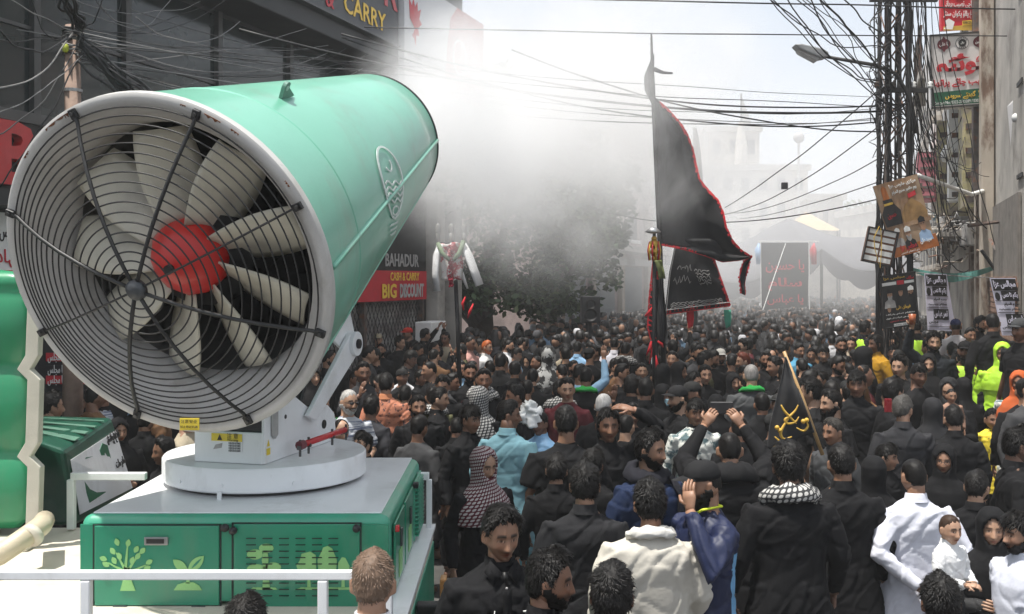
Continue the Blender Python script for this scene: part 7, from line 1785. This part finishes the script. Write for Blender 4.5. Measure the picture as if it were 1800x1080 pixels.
# ================================================================== MIST AND HAZE
def volume(name,dens,noise_=False):
    m=bpy.data.materials.new(name); m.use_nodes=True; t=m.node_tree; n=t.nodes; L=t.links.new; n.remove(n['Principled BSDF'])
    v=n.new('ShaderNodeVolumePrincipled'); v.inputs['Color'].default_value=(.99,.992,.996,1); v.inputs['Density'].default_value=dens; v.inputs['Anisotropy'].default_value=0; L(v.outputs[0],n['Material Output'].inputs['Volume']); return m,t,v
hz,t_,v_=volume('haze_air',.0016)
m=MB(); m.box((15,60,8.9),(230,150,19.9)); o=m.obj('haze',hz); o['kind']='stuff'; o['label']='thin pale haze hanging over the whole street'; o['category']='haze'
dm,t_,v_=volume('drifting_mist_air',.03)
n=t_.nodes;L=t_.links.new; tc=n.new('ShaderNodeTexCoord'); g=n.new('ShaderNodeTexGradient'); g.gradient_type='SPHERICAL'; L(tc.outputs['Object'],g.inputs[0])
q_=n.new('ShaderNodeTexNoise'); q_.inputs['Scale'].default_value=1.6; q_.inputs['Detail'].default_value=3; L(tc.outputs['Object'],q_.inputs[0])
a_=n.new('ShaderNodeMath'); a_.operation='MULTIPLY_ADD'; L(q_.outputs[0],a_.inputs[0]); a_.inputs[1].default_value=1.2; a_.inputs[2].default_value=-.2
b_=n.new('ShaderNodeMath'); b_.operation='MULTIPLY'; L(a_.outputs[0],b_.inputs[0]); L(g.outputs['Fac'],b_.inputs[1])
c_=n.new('ShaderNodeMath'); c_.operation='MULTIPLY'; L(b_.outputs[0],c_.inputs[0]); c_.inputs[1].default_value=.15; c_.use_clamp=False; L(c_.outputs[0],v_.inputs['Density'])
m=MB(); m.ball((0,0,0),1,20,14); me=m.mesh('drifting_mist',dm); o=bpy.data.objects.new('drifting_mist',me); COL.objects.link(o); o.location=(8.5,44,4.5); o.scale=(17,25,8); o['kind']='stuff'; o['label']='pale drifting mist filling the far half of the street'; o['category']='mist'
# spray plume
o0=Vector((-.94,6.95,3.72)); o1=Vector((5.0,30,7.7)); ax=(o1-o0).normalized(); LEN=(o1-o0).length
Q=ax.to_track_quat('Y','Z').to_matrix().to_4x4(); PM=Matrix.Translation(o0)@Q
def Rp(s): return .52+.33*s if s<7 else 2.83+.12*(s-7)
m=MB(); prof=[(Rp(s)*1.02,s) for s in(.02,.6,1.5,3,5,7,10,14,19,LEN)]
m.lathe([(0,.02)]+prof+[(0,LEN)],28)
me=m.mesh('spray_mist',bpy.data.materials.new('x')); me.materials.clear()
mm_,t,v=volume('spray_mist_air',1)
n=t.nodes; L=t.links.new
tc=n.new('ShaderNodeTexCoord'); sp=n.new('ShaderNodeSeparateXYZ'); L(tc.outputs['Object'],sp.inputs[0])
def mth(op,a,b=None,c=None):
    x=n.new('ShaderNodeMath'); x.operation=op
    for i,q in enumerate((a,b,c)):
        if q is None: continue
        if isinstance(q,(int,float)): x.inputs[i].default_value=q
        else: L(q,x.inputs[i])
    return x.outputs[0]
rxy=mth('SQRT',mth('ADD',mth('POWER',sp.outputs[0],2),mth('POWER',sp.outputs[2],2)))
Rs=n.new('ShaderNodeMapRange'); Rs.inputs[1].default_value=0; Rs.inputs[2].default_value=7; Rs.inputs[3].default_value=.52; Rs.inputs[4].default_value=2.83; L(sp.outputs[1],Rs.inputs[0])
Rs2=n.new('ShaderNodeMapRange'); Rs2.inputs[1].default_value=7; Rs2.inputs[2].default_value=LEN; Rs2.inputs[3].default_value=0; Rs2.inputs[4].default_value=.12*(LEN-7); L(sp.outputs[1],Rs2.inputs[0])
Rt=mth('ADD',Rs.outputs[0],Rs2.outputs[0]); q=mth('DIVIDE',rxy,Rt)
nz1=n.new('ShaderNodeTexNoise'); nz1.inputs['Scale'].default_value=.75; nz1.inputs['Detail'].default_value=7; nz1.inputs['Roughness'].default_value=.68; nz1.inputs['Distortion'].default_value=.5; L(tc.outputs['Object'],nz1.inputs[0])
# falloff 1 at axis to 0 at the hull, eaten by noise
f=mth('SUBTRACT',mth('ADD',mth('SUBTRACT',1,q),mth('MULTIPLY',mth('SUBTRACT',nz1.outputs[0],.5),3.0)),.12)
f=n_=mth('MINIMUM',mth('MAXIMUM',f,0),1)
edge=n.new('ShaderNodeMapRange'); edge.inputs[1].default_value=1; edge.inputs[2].default_value=.75; L(q,edge.inputs[0])
f=mth('MULTIPLY',mth('POWER',f,1.7),edge.outputs[0])
dens=n.new('ShaderNodeMapRange'); 
fr=n.new('ShaderNodeFloatCurve') if False else None
# density falls with distance along the plume
d=mth('ADD',mth('MULTIPLY',mth('POWER',2.718,mth('MULTIPLY',sp.outputs[1],-.33)),3.8),.26)
end=n.new('ShaderNodeMapRange'); end.inputs[1].default_value=LEN; end.inputs[2].default_value=LEN*.6; L(sp.outputs[1],end.inputs[0])
L(mth('MULTIPLY',mth('MULTIPLY',f,d),end.outputs[0]),v.inputs['Density'])
me.materials.append(mm_)
o=bpy.data.objects.new('spray_mist',me); COL.objects.link(o); o.matrix_world=PM; o['kind']='stuff'; o['label']='dense white water mist blown out of the cannon nozzle'; o['category']='mist'
tr=sum(sum(len(p.vertices)-2 for p in m.polygons) for m in bpy.data.meshes if m.users)
print('tris',tr)
print('script',round(time.time()-T0,1))
